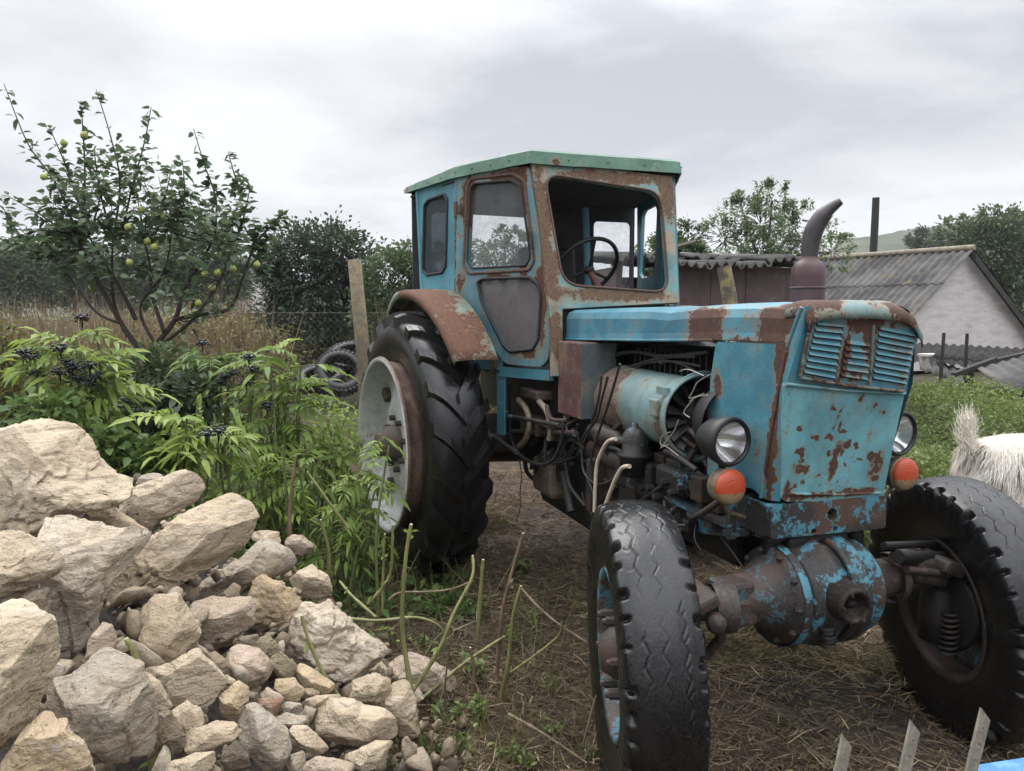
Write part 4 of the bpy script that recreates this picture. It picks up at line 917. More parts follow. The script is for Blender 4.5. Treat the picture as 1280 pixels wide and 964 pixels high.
# pinion cap ring facing forward, drain plugs
p = MB(); PC = (X, -.03, Z + .025); p.lathe([(.12, .075), (.18, .064), (.222, .060), (.239, .057), (.242, .048), (.232, .041), (.200, .039), (.198, .0)], PC, (1, -.12, 0), 32)
p.lathe([(.19, .013), (.218, .013), (.221, .0)], PC, (1, -.12, 0), 8)
for k in range(6):
    q = 2 * math.pi * k / 6; p.lathe([(.232, .007), (.249, .007), (.250, 0)], (PC[0], PC[1] + math.cos(q) * .050, PC[2] + math.sin(q) * .050), (1, -.12, 0), 6, False); p.build('pinion_cap', M['iron_rust'], TR)
p = MB()
for k, r in enumerate((.026, .020, .026, .019, .024)): p.lathe([(k * .014, r), (k * .014 + .011, r)], (X + .155, -.10, Z - .065), (.2, 0, -1), 12)
p.build('breather_plug', M['iron'], TR)
b = MB(); b.box((2.30, -.02, .76), (.16, .26, .09), bev=.02); b.tube([(2.33, -.17, .82), (2.33, -.19, .70), (2.34, -.19, .64)], .030, 8); b.tube([(2.33, .17, .82), (2.33, .19, .66)], .03, 8); b.build('axle_pivot_bracket', M['iron_dark'], TR)
# hub reduction housings with kingpin springs
def knuckle(y, sg):
    k = MB(); yy = y - sg * .02
    k.lathe([(-.17, .045), (-.16, .066), (-.06, .070), (.02, .062), (.06, .050), (.09, .030)], (X, yy - sg * .085, .50), (0, 0, 1), 20)
    k.lathe([(0, .15), (.02, .165), (.03, .15), (.035, .06)], (X, yy - sg * .05, .46), (0, -sg, 0), 28)
    k.tube([(X, y - sg * .19, Z + .01), (X, yy - sg * .09, Z - .02), (X, yy - sg * .085, .46)], [.058, .06, .05], 12)
    k.build('hub_reduction_housing', M['iron_dark'], TR)
    s = MB(); c = Vector((X + .07, yy - sg * .105, .30)); s.tube([c + Vector((math.cos(q) * .028, math.sin(q) * .028, .17 * q / (2 * math.pi * 8))) for q in np.arange(0, 2 * math.pi * 8, .35)], .006, 6); s.build('kingpin_spring', M['iron'], TR)
    a = MB(); a.box((X + .03, y - sg * .17, Z + .055), (.20, .10, .05), Matrix.Rotation(-sg * .35, 3, 'X') @ Matrix.Rotation(.1, 3, 'Y'), .015); a.build('steering_arm', M['iron_rust'], TR)
knuckle(-.71, -1); knuckle(.665, 1)
b = MB(); b.tube([(X - .18, -.52, .58), (X - .2, .55, .58)], .016, 8); b.ball((X - .18, -.52, .58), .03, 2); b.ball((X - .2, .55, .58), .03, 2); b.tube([(X + .10, .25, .72), (X + .02, .55, .66)], .022, 8); b.tube([(X + .06, .22, .75), (X - .02, .55, .70)], .014, 8)
b.build('tie_rod', M['iron_dark'], TR)
b = MB(); b.lathe([(0, .03), (.03, .032), (.04, .024), (.045, 0)], (X + .11, -.50, Z - .01), (1, -.3, 0), 12); b.tube([(X + .10, -.47 - .0, Z - .01), (X + .06, -.44, Z - .10), (X + .02, -.47, Z - .17)], .018, 8)
b.lathe([(-.02, .075), (.03, .085), (.05, .08)], (X + .04, -.44, Z), (.3, 1, 0), 24); b.build('pivot_bolt', M['iron_rust'], TR)

# --- engine bay
b = MB(); b.box((1.45, .12, 1.10), (1.25, .32, .60)); b.box((1.70, .02, .75), (.80, .36, .30), bev=.03); b.box((.90, .05, 1.15), (.14, .5, .55)); b.box((2.05, .05, 1.1), (.03, .42, .6))
for k in range(14): b.box((1.30 + k * .045, -.06, 1.33), (.012, .22, .14))
b.build('engine_block', M['iron_dark'], TR)
s = MB(); s.lathe([(0, .10), (.004, .150), (.03, .160), (.30, .150), (.56, .150), (.67, .157), (.685, .172), (.71, .174), (.72, .167), (.70, .155)], (1.20, -.185, 1.155), (1, -.02, 0), 48); shr = s.build('fan_shroud', M['shroud'], TR)
f = MB(); f.lathe([(.60, .0), (.605, .07), (.66, .06), (.67, .0)], (1.20, -.185, 1.155), (1, -.02, 0), 20)
for k in range(16):
    q = 2 * math.pi * k / 16; c = Vector((1.87, -.198, 1.155)); d1 = Vector((0, math.cos(q), math.sin(q))); d2 = Vector((0, math.cos(q + .25), math.sin(q + .25)))
    f.add([c + d1 * .06, c + d1 * .15, c + d2 * .15 + Vector((.035, 0, 0)), c + d2 * .06 + Vector((.03, 0, 0))], [(0, 1, 2, 3)])
f.build('fan_blade', M['blade'], shr)
b = MB(); b.tube([Vector((1.90, -.19, 1.155)) + Vector((0, math.cos(q) * .178, math.sin(q) * .178)) for q in [2 * math.pi * k / 32 for k in range(32)]], .006, 6, closed=True); b.box((1.82, -.36, 1.19), (.06, .02, .07), bev=.006); b.box((1.86, -.345, 1.26), (.08, .015, .03)); b.build('shroud_clamp', M['shroud'], shr)
# air duct cone ahead of the fan, into the grille
b = MB(); b.lathe([(0, .13), (.05, .15), (.10, .15)], (1.98, -.16, 1.15), (1, 0, 0), 32); b.box((2.0, -.12, 1.05), (.06, .2, .4)); b.build('fan_duct', M['black'], TR)  # plain black, standing in for the shaded interior behind the grille
b = MB(); b.box((1.012, -.29, 1.235), (.285, .19, .37), bev=.008); bx = b.build('air_cleaner_box', M['purple_box'], TR)
b = MB(); b.box((1.158, -.29, 1.235), (.006, .182, .36)); b.build('box_front', M['box_face'], bx)
# oil filter pot with blue cap, starter, pumps
b = MB(); b.lathe([(-.13, .02), (-.125, .062), (-.05, .066), (-.04, .078), (-.03, .078), (-.02, .056), (.05, .052), (.075, .034), (.08, .0)], (1.62, -.335, 1.0), (0, 0, 1), 28); pot = b.build('oil_filter', M['iron_dark'], TR)
b = MB(); b.lathe([(.0, .0545), (.05, .0535), (.076, .036), (.082, .014), (.10, .014), (.102, .0)], (1.62, -.335, 1.0), (0, 0, 1), 24); b.build('filter_cap', M['iron_blue'], pot)
b = MB(); b.lathe([(0, .0), (.0, .045), (.10, .05), (.14, .04), (.22, .038), (.24, .02), (.30, .018)], (1.22, -.34, 1.0), (1, .05, 0), 20); b.lathe([(.0, .0), (.0, .055), (.34, .055), (.36, .0)], (1.15, -.30, .90), (1, .03, 0), 22); b.build('starter_motor', M['iron_rust'], TR)
b = MB(); b.box((1.50, -.27, .86), (.40, .10, .16), bev=.02); b.box((1.85, -.26, .90), (.22, .10, .10), bev=.02)
for k in range(8): b.lathe([(0, .016), (.03, .016), (.032, .0)], (1.55 + k * .06, -.31, .86 + random.uniform(-.06, .06)), (0, -1, 0), 6, False)
b.box((1.28, -.30, .76), (.05, .20, .25), bev=.01); b.box((1.26, -.27, .58), (.14, .13, .26), bev=.02)
b.build('crankcase', M['iron'], TR)
# gearbox and rear axle
b = MB(); b.box((.62, 0, .78), (1.35, .44, .44), bev=.05); b.lathe([(-.70, .14), (-.30, .16), (.30, .16), (.70, .14)], (0, 0, .785), n=24); b.box((.35, 0, .50), (.5, .40, .22), bev=.05); b.box((.95, -.05, .60), (.5, .46, .30), bev=.04)
gbx = b.build('gearbox_housing', M['iron_dark'], TR)
b = MB(); b.box((.62, -.30, .66), (.30, .16, .20), bev=.03); b.build('gearbox_cover', simple('mud_caked_iron', (.115, .085, .06), .85, 0, .5, 14, .8), TR)
b = MB(); b.box((.66, -.40, .985), (.52, .10, .02)); b.box((.66, -.40, .93), (.52, .04, .04)); b.box((.60, -.40, 1.12), (.26, .10, .05), bev=.01)
for x in (.5, .62, .74): b.box((x, -.44, .95), (.03, .03, .08))
b.build('step_bracket', M['iron_rust'], TR)
b = MB(); b.box((.05, 0, 1.09), (1.4, .70, .30)); b.box((-.3, 0, 1.35), (.6, 1.0, .3)); b.box((.42, -.25, 1.13), (.5, .3, .12)); b.build('cab_underframe', M['iron_dark'], TR)
# hoses and cables
def tpd(u, v, y): return tp(u, v, ((0, y, 0), np.array([0, 1.0, 0])))
H = MB(); H.tube(smooth_path([tpd(u, v, -.45) for u, v in ((648, 500), (658, 512), (662, 530), (658, 548), (649, 558))]), .017, 10); H.tube(smooth_path([tpd(u, v, -.43) for u, v in ((674, 502), (684, 515), (688, 535), (687, 550))]), .016, 10)
H.build('hydraulic_hose', M['hose_tan'], TR)
H = MB(); H.tube(smooth_path([tpd(u, v, -.46) for u, v in ((637, 480), (637, 530), (641, 555), (655, 573), (675, 581), (692, 574), (702, 550), (704, 525))]), .010, 8); H.tube([tpd(682, 550, -.44), tpd(681, 584, -.44)], .010, 8); H.build('looped_hose', M['hose'], TR)
H = MB(); H.tube(smooth_path([tpd(u, v, -.42) for u, v in ((770, 549), (760, 552), (752, 565), (746, 582), (744, 610), (743, 640))]), .0085, 8); H.tube(smooth_path([tpd(u, v, -.41) for u, v in ((787, 583), (778, 585), (770, 598), (763, 615), (757, 632))]), .0095, 8); H.build('cream_pipe', M['cream'], TR)
H = MB()
for pts in (((760, 470), (752, 500), (745, 525), (730, 545), (722, 570)), ((775, 455), (765, 490), (752, 530), (742, 560), (738, 580)), ((752, 470), (748, 500), (736, 540), (728, 560), (730, 590), (745, 605), (765, 600), (772, 585))): H.tube(smooth_path([tpd(u, v, -.40) for u, v in pts]), .0065, 6)
for pts in (((775, 462), (800, 455), (840, 452), (876, 458)), ((790, 465), (815, 450), (850, 455), (880, 470)), ((768, 470), (790, 458), (830, 447), (870, 446)), ((750, 445), (790, 440), (830, 445), (885, 440)), ((815, 442), (828, 455)), ((760, 462), (772, 444), (800, 440))): H.tube(smooth_path([tpd(u, v, -.20) for u, v in pts]), random.uniform(.004, .008), 6)
for pts in (((722, 530), (715, 560), (700, 575), (690, 570)), ((705, 520), (712, 545), (730, 560)), ((735, 600), (742, 620), (740, 650))): H.tube(smooth_path([tpd(u, v, -.40) for u, v in pts]), .006, 6)
H.build('engine_wiring', M['hose'], TR)
H = MB()
for pts in (((888, 468), (872, 478), (866, 490), (862, 498), (880, 492)), ((848, 525), (842, 540), (826, 560), (832, 558), (848, 570)), ((838, 540), (828, 545), (826, 556), (836, 556)), ((885, 494), (872, 496), (862, 502)), ((880, 470), (860, 462), (850, 464)), ((866, 500), (855, 515), (862, 522))): H.tube(smooth_path([tpd(u, v, -.36) for u, v in pts]), .0021, 5)
H.build('bare_wire', M['wire'], TR)
H = MB().tube(smooth_path([tpd(u, v, -.42) for u, v in ((649, 574), (652, 595), (650, 616), (651, 632), (645, 652))]), .004, 6); H.build('hanging_cord', M['hose_tan'], TR)
# linkage rods at the near rear
b = MB(); b.tube([tpd(u, v, -.55) for u, v in ((608, 540), (646, 566))], .013, 8); b.tube([tpd(u, v, -.5) for u, v in ((635, 520), (700, 532))], .012, 8); b.tube([tpd(u, v, -.42) for u, v in ((640, 540), (720, 542))], .016, 8); b.tube([tpd(u, v, -.35) for u, v in ((705, 590), (715, 640))], .03, 8); b.box((.25, -.5, .8), (.1, .3, .1), bev=.02)
b.build('control_linkage', M['iron'], TR)
H = MB(); rr_ = random.Random(4)
for k in range(34):
    x0, z0 = rr_.uniform(1.15, 2.1), rr_.uniform(.72, 1.12); y0 = rr_.uniform(-.33, -.22); p = Vector((x0, y0, z0)); d = Vector((rr_.uniform(-.35, .35), rr_.uniform(-.03, .03), rr_.uniform(-.2, .2)))
    H.tube(smooth_path([p, p + d * .4 + Vector((0, -.03, rr_.uniform(-.05, .05))), p + d], 5), rr_.uniform(.004, .013), 6)
for k in range(18):
    H.box((rr_.uniform(1.2, 2.1), rr_.uniform(-.30, -.22), rr_.uniform(.72, 1.05)), (rr_.uniform(.03, .12), rr_.uniform(.03, .08), rr_.uniform(.03, .10)), bev=.006)
for k in range(16):
    x0 = rr_.uniform(.2, 1.15); p = Vector((x0, rr_.uniform(-.40, -.30), rr_.uniform(.62, 1.05))); d = Vector((rr_.uniform(-.3, .3), rr_.uniform(-.04, .04), rr_.uniform(-.25, .1))); H.tube(smooth_path([p, p + d * .5 + Vector((0, -.03, -.03)), p + d], 5), rr_.uniform(.006, .014), 6)
H.build('engine_fittings', M['iron'], TR)
# --- exhaust: oval silencer and curved stack on the hood
ex = MB(); c = Vector((2.02, .19, 1.56)); pr = []
for z, r in ((0, .064), (.14, .064), (.175, .062), (.198, .050), (.208, .036), (.22, .034)): pr.append((z, r))
ex.lathe(pr, c, (0, 0, 1), 28); e_o = ex.build('exhaust_silencer', M['maroon'], TR)
b = MB(); b.tube([c + Vector((math.cos(q) * .066, math.sin(q) * .066 * .98, .10 + .0 * q)) for q in [2 * math.pi * k / 28 for k in range(28)]], .004, 6, closed=True); b.tube([c + Vector((-.03, .045, .0)), c + Vector((-.04, .06, .15)), c + Vector((-.02, .04, .2))], .010, 6); b.build('silencer_seam', M['maroon'], e_o)
pts = smooth_path([c + TLv for TLv in (Vector((0, 0, .20)), Vector((0, .005, .27)), Vector((.01, .015, .33)), Vector((.035, .04, .385)), Vector((.075, .075, .425)))], 5)
b = MB(); b.tube(pts, [.029 + .006 * math.sin(math.pi * min(1, i / (len(pts) - 1) * 1.25)) - .016 * max(0, i / (len(pts) - 1) - .7) / .3 for i in range(len(pts))], 18, caps=True); b.build('exhaust_stack', M['muffler'], e_o)
# round tank behind the cab
b = MB(); b.ball((-.80, -.72, 1.62), .12, 3, (.9, .8, 1.0)); b.build('rear_work_lamp', simple('maroon_shell', (.07, .035, .035), .45, 0, .3, 20, .2), TR)
ROCKS = [
    ([(-28,548),(28,534),(70,536),(94,558),(110,586),(134,600),(154,604),(152,621),(136,633),(108,637),(66,654),(28,668),(-28,665)], (0.49,0.415,0.315), 0.12, 'huge cream boulder with a rounded top, the highest stone of the pile'),
    ([(-28,670),(14,669),(52,686),(66,708),(59,724),(28,738),(9,759),(-28,764)], (0.49,0.415,0.315), 0.12, 'pale flat-topped slab sticking out just below the huge cream boulder at the left edge'),
    ([(35,661),(70,654),(117,661),(180,675),(141,722),(117,764),(96,801),(89,834),(66,829),(52,811),(52,783),(33,764),(23,754),(56,736),(61,708)], (0.49,0.43,0.35), 0.05, 'broad pale slab with a smooth tilted face below the huge cream boulder'),
    ([(188,677),(211,654),(263,629),(291,630),(307,647),(307,670),(291,693),(253,717),(206,738),(164,754),(141,773),(113,801),(96,811),(96,797),(141,726)], (0.45,0.375,0.28), 0.14, 'long slanting tan boulder with layered ridges lying across the middle of the pile'),
    ([(141,633),(169,611),(225,590),(241,597),(248,616),(239,630),(206,647),(188,665),(173,661)], (0.49,0.43,0.35), 0.05, 'greyish white block at the top of the pile between the huge boulder and the weeds'),
    ([(96,654),(113,640),(141,637),(162,651),(177,665),(155,669),(117,661)], (0.45,0.375,0.28), -0.02, 'small brown wedge squeezed between the huge cream boulder and the broad pale slab'),
    ([(-28,768),(0,766),(28,775),(52,780),(56,797),(52,825),(45,858),(28,900),(9,942),(-28,956)], (0.49,0.415,0.315), 0.2, 'tall pale block with a chipped edge cut off by the left edge'),
    ([(-14,963),(0,949),(21,921),(37,903),(46,900),(60,910),(72,907),(86,926),(98,937),(105,951),(111,975),(-14,975)], (0.45,0.355,0.24), 0.22, 'rounded orange-ochre stone in the bottom left corner'),
    ([(46,863),(56,856),(79,851),(111,827),(139,833),(167,842),(177,865),(179,903),(174,949),(163,968),(130,963),(111,942),(93,924),(74,903),(56,882)], (0.33,0.295,0.25), 0.16, 'large grey lichen-speckled stone with white chips behind the thick green stalk'),
    ([(109,821),(114,800),(125,782),(137,786),(142,803),(137,821),(128,829)], (0.4,0.325,0.265), 0.02, 'small smooth pinkish stone standing above the grey lichen-speckled stone'),
    ([(176,764),(188,750),(220,745),(234,773),(245,797),(234,820),(216,839),(188,829),(169,813),(169,787)], (0.45,0.375,0.28), 0.1, 'blocky tan stone with a square face under the long slanting boulder'),
    ([(234,759),(263,750),(309,754),(314,785),(286,806),(263,820),(241,806)], (0.4,0.325,0.265), -0.06, 'flat pinkish-brown stone in the shade under the long slanting boulder'),
    ([(176,839),(206,834),(244,814),(263,832),(281,858),(263,881),(225,888),(197,895),(180,867)], (0.45,0.375,0.28), 0.02, 'wide tan stone with a ridge below the blocky square-faced stone'),
    ([(310,767),(318,728),(330,723),(348,730),(363,743),(372,761),(356,778),(333,787),(315,779)], (0.45,0.355,0.24), 0.1, 'knobbly ochre stone at the upper end of the big pitted boulder'),
    ([(340,792),(347,775),(375,764),(408,754),(424,768),(450,797),(478,820),(473,839),(450,854),(413,850),(375,839),(347,820)], (0.49,0.43,0.35), 0.16, 'big pitted grey-cream boulder with a rough honeycombed top right of the pile'),
    ([(220,750),(263,722),(300,698),(323,677),(349,691),(360,708),(359,719),(347,726),(323,726),(300,743),(263,757),(234,759)], (0.33,0.295,0.25), -0.02, 'dark-sided grey stone with a pale right end tucked under the long slanting boulder'),
    ([(363,726),(375,715),(389,709),(408,722),(413,740),(394,752),(375,745)], (0.45,0.375,0.28), 0.04, 'lone rounded tan stone at the right edge of the pile beside the curved green stem'),
    ([(282,822),(293,814),(321,816),(333,826),(338,838),(329,851),(313,864),(293,853),(282,838)], (0.4,0.325,0.265), 0.05, 'mottled pinkish-brown stone in the middle of the small rubble'),
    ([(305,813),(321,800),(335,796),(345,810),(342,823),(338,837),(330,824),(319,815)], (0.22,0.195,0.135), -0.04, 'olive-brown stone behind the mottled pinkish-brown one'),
    ([(344,853),(367,851),(379,867),(373,875),(359,878),(351,867)], (0.45,0.355,0.24), 0.05, 'small yellow-ochre stone below the big pitted boulder'),
    ([(270,894),(277,869),(295,856),(307,865),(307,885),(299,903),(285,901)], (0.45,0.355,0.24), 0.08, 'upright orange-tan stone in the middle of the small rubble'),
    ([(297,909),(311,885),(329,893),(357,919),(360,941),(347,966),(333,963),(317,949),(302,929)], (0.33,0.295,0.25), 0.12, 'pointed blue-grey stone with a ridge at the bottom of the pile'),
    ([(317,879),(333,876),(353,877),(346,889),(341,904),(329,892)], (0.19,0.105,0.07), -0.02, 'reddish-brown stone above the pointed blue-grey one'),
    ([(323,871),(335,862),(349,869),(354,877),(333,877)], (0.4,0.325,0.265), 0.03, 'little pinkish stone lying on the reddish-brown one'),
    ([(385,903),(393,882),(407,877),(438,879),(452,889),(479,891),(493,903),(495,924),(479,933),(452,933),(426,926),(405,919)], (0.49,0.415,0.315), 0.12, 'long cream slab lying flat under two crossing green stalks'),
    ([(368,841),(375,834),(389,838),(410,854),(417,863),(410,868),(396,865),(382,856)], (0.45,0.355,0.24), 0.04, 'slim orange-brown stone directly under the big pitted boulder'),
    ([(377,882),(384,875),(407,870),(421,870),(425,877),(407,878),(393,882),(388,891)], (0.49,0.415,0.315), 0.03, 'narrow cream stone lying behind the left end of the long cream slab'),
    ([(429,867),(442,852),(465,846),(484,854),(481,877),(452,882),(433,878)], (0.45,0.375,0.28), 0.02, 'smooth tan stone between the big pitted boulder and the long cream slab'),
    ([(485,840),(493,828),(512,819),(535,826),(558,842),(570,856),(565,871),(540,861),(512,861),(500,849)], (0.4,0.325,0.265), 0.08, 'pale pinkish slab at the foot of the pile nearest the tractor'),
    ([(479,874),(489,863),(507,858),(518,879),(522,919),(512,923),(496,919),(493,903),(482,889)], (0.45,0.375,0.28), 0.05, 'tan stone standing behind the upright green stalk at the foot of the pile'),
    ([(358,924),(366,910),(382,911),(396,924),(408,940),(391,945),(366,936)], (0.45,0.375,0.28), 0.06, 'tan stone with a thin dry twig across it left of the long cream slab'),
    ([(429,951),(452,937),(470,930),(489,933),(479,947),(470,957),(440,964)], (0.49,0.415,0.315), 0.06, 'cream stone below the long cream slab at the bottom edge'),
    ([(379,957),(393,949),(417,951),(438,961),(440,972),(379,972)], (0.4,0.325,0.265), 0.06, 'pinkish stone cut off by the bottom edge beside the pointed blue-grey one'),
    ([(345,900),(355,894),(383,899),(373,909),(361,911),(351,911)], (0.33,0.295,0.25), 0.02, 'flat grey stone above the tan stone with the dry twig'),
    ([(345,887),(361,879),(375,881),(376,891),(353,895),(345,898)], (0.33,0.295,0.25), 0.02, 'small grey stone right of the reddish-brown one'),
    ([(213,892),(232,879),(246,891),(251,907),(240,919),(228,915),(216,909)], (0.45,0.375,0.28), 0.07, 'tan chunk beside the black wet lump near the thick green stalk'),
    ([(229,920),(267,907),(289,908),(302,929),(281,925),(261,942),(229,946)], (0.45,0.375,0.28), 0.1, 'tan stone with a dark hollow in its face above the pale bottom slab'),
    ([(211,956),(240,947),(263,945),(263,957),(256,971),(210,971)], (0.49,0.415,0.315), 0.14, 'pale slab at the bottom edge beside the thick green stalk'),
    ([(193,899),(210,894),(229,923),(227,944),(206,952),(195,931)], (0.12,0.1,0.08), -0.02, 'black wet lump right of the thick green stalk'),
    ([(277,941),(293,929),(309,947),(309,965),(289,967),(279,951)], (0.12,0.1,0.08), -0.02, 'blackish crumbling stone at the bottom edge left of the pointed blue-grey one'),
    ([(177,843),(197,855),(210,890),(188,900),(176,876)], (0.45,0.375,0.28), 0.0, 'narrow tan stone beside the upper part of the thick green stalk'),
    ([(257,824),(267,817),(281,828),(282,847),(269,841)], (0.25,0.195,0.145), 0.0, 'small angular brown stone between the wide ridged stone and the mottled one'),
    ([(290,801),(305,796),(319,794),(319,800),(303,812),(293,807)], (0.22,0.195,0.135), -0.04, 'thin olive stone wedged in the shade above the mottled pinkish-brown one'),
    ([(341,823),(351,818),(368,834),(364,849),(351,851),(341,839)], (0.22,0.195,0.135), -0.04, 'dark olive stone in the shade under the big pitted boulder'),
    ([(276,851),(283,845),(293,851),(291,857),(281,857)], (0.49,0.43,0.35), 0.04, 'tiny whitish chip on top of the upright orange-tan stone'),
    ([(467,843),(477,830),(482,840),(480,850),(471,846)], (0.49,0.415,0.315), 0.02, 'tiny cream chip at the lower right tip of the big pitted boulder'),
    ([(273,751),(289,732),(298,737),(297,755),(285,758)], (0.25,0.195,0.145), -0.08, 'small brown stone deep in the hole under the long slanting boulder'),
    ([(313,668),(333,665),(346,667),(346,681),(337,685),(319,676)], (0.45,0.375,0.28), -0.04, 'flat tan stone behind the long slanting boulder at the foot of the weeds'),
    ([(360,674),(376,671),(390,685),(385,694),(365,692)], (0.4,0.325,0.265), -0.04, 'pinkish stone half hidden by weeds behind the pile'),
    ([(172,608),(175,596),(189,593),(200,594),(207,602),(189,607)], (0.33,0.295,0.25), -0.06, 'grey stone peeping out behind the greyish white block'),
    ([(115,574),(125,574),(141,590),(137,598),(125,600),(117,590)], (0.49,0.43,0.35), -0.1, 'whitish knob sticking out behind the huge cream boulder'),
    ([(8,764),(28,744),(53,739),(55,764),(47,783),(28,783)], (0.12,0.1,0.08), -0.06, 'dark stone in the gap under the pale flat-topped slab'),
    ([(47,834),(63,826),(80,835),(72,850),(49,857)], (0.33,0.295,0.25), -0.05, 'dull grey stone in the gap above the grey lichen-speckled one'),
    ([(134,826),(149,819),(161,840),(139,836)], (0.45,0.355,0.24), -0.02, 'small orange stone behind the grey lichen-speckled one'),
    ([(359,946),(377,943),(380,957),(369,971),(357,971)], (0.33,0.295,0.25), 0.03, 'purplish grey stone at the bottom edge right of the pointed blue-grey one'),
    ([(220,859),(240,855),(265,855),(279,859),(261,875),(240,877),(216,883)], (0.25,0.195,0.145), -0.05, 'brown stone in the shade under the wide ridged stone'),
    ([(462,832),(473,827),(483,839),(478,848),(464,850)], (0.49,0.415,0.315), 0.0, 'little cream stone between the big pitted boulder and the pale pinkish slab'),
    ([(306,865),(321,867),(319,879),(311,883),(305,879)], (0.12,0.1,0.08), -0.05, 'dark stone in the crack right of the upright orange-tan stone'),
    ([(378,863),(389,861),(399,869),(389,874),(378,875)], (0.25,0.195,0.145), -0.02, 'brown stone below the slim orange-brown one'),
]

# ================================================================== ROCK PILE
def rockm():
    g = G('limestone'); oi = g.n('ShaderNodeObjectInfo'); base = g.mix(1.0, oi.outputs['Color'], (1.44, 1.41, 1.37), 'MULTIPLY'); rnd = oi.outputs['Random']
    off = g.n('ShaderNodeVectorMath', operation='ADD'); g.set(off.inputs[0], g.oc()); cmb = g.n('ShaderNodeCombineXYZ'); r9 = g.ma('MULTIPLY', rnd, 37.0)
    for i in range(3): g.set(cmb.inputs[i], r9)
    g.set(off.inputs[1], cmb.outputs[0]); o = off.outputs[0]
    n1 = g.noise(4, 6, .6, o); n2 = g.noise(22, 7, .68, o, .4); n3 = g.noise(95, 5, .7, o); ly = g.noise(1.0, 6, .62, g.mapv((7, 7, 34), rot=(.5, .3, 0), vec=o), .6)
    c = g.mix(g.step(n1, .36, .66), g.mix(.45, base, (.40, .30, .18)), base)
    c = g.mix(g.ma('MULTIPLY', g.step(n2, .52, .70), .55), c, (.62, .57, .49), 'MIX')
    c = g.mix(g.ma('MULTIPLY', g.step(ly, .56, .72), .55), c, (.15, .108, .068))
    c = g.mix(g.ma('MULTIPLY', g.step(g.noise(13, 7, .75, g.mapv(loc=(5, 2, 8), vec=o)), .60, .70), .45), c, (.10, .085, .068))
    c = g.mix(g.ma('MULTIPLY', g.step(n3, .60, .72), .55), c, (.11, .085, .06))
    pit = g.vor(60, o); pm = g.step(pit, .16, .05)
    c = g.mix(g.ma('MULTIPLY', pm, .45), c, (.09, .068, .048))
    h = g.ma('ADD', g.ma('MULTIPLY', n2, 1.0), g.ma('ADD', g.ma('MULTIPLY', n3, .38), g.ma('MULTIPLY', ly, .8)))
    h = g.ma('SUBTRACT', h, g.ma('MULTIPLY', pm, .15))
    return g.done(g.pbr(c, .88, 0, g.bump(h, 1.0, .03), .25))
M['rock'] = rockm()
def unit_(a): return a / np.linalg.norm(a)
def pile_z(X, Y): return min(1.12, .05 - .72 * (X + .31) - .24 * (Y - 3.1))
def pile_depth(u, v):
    r = ray(u, v); a = .05 - .72 * .31 + .24 * 3.1
    k = r[2] + .72 * r[0] + .24 * r[1]
    t = (a - CAM_H) / k if abs(k) > 1e-6 else 3.0
    P = CAMP + r * t
    if P[2] > 1.12 or t < 0: t = 3.05 / r[1]
    return float(np.clip(t * r[1], 1.25, 3.9))
_ico = {}
def ico(sub):
    if sub not in _ico:
        bm = bmesh.new(); bmesh.ops.create_icosphere(bm, subdivisions=sub, radius=1); bm.verts.index_update()
        _ico[sub] = (np.array([v.co[:] for v in bm.verts]), np.array([[v.index for v in f.verts] for f in bm.faces])); bm.free()
    return _ico[sub]
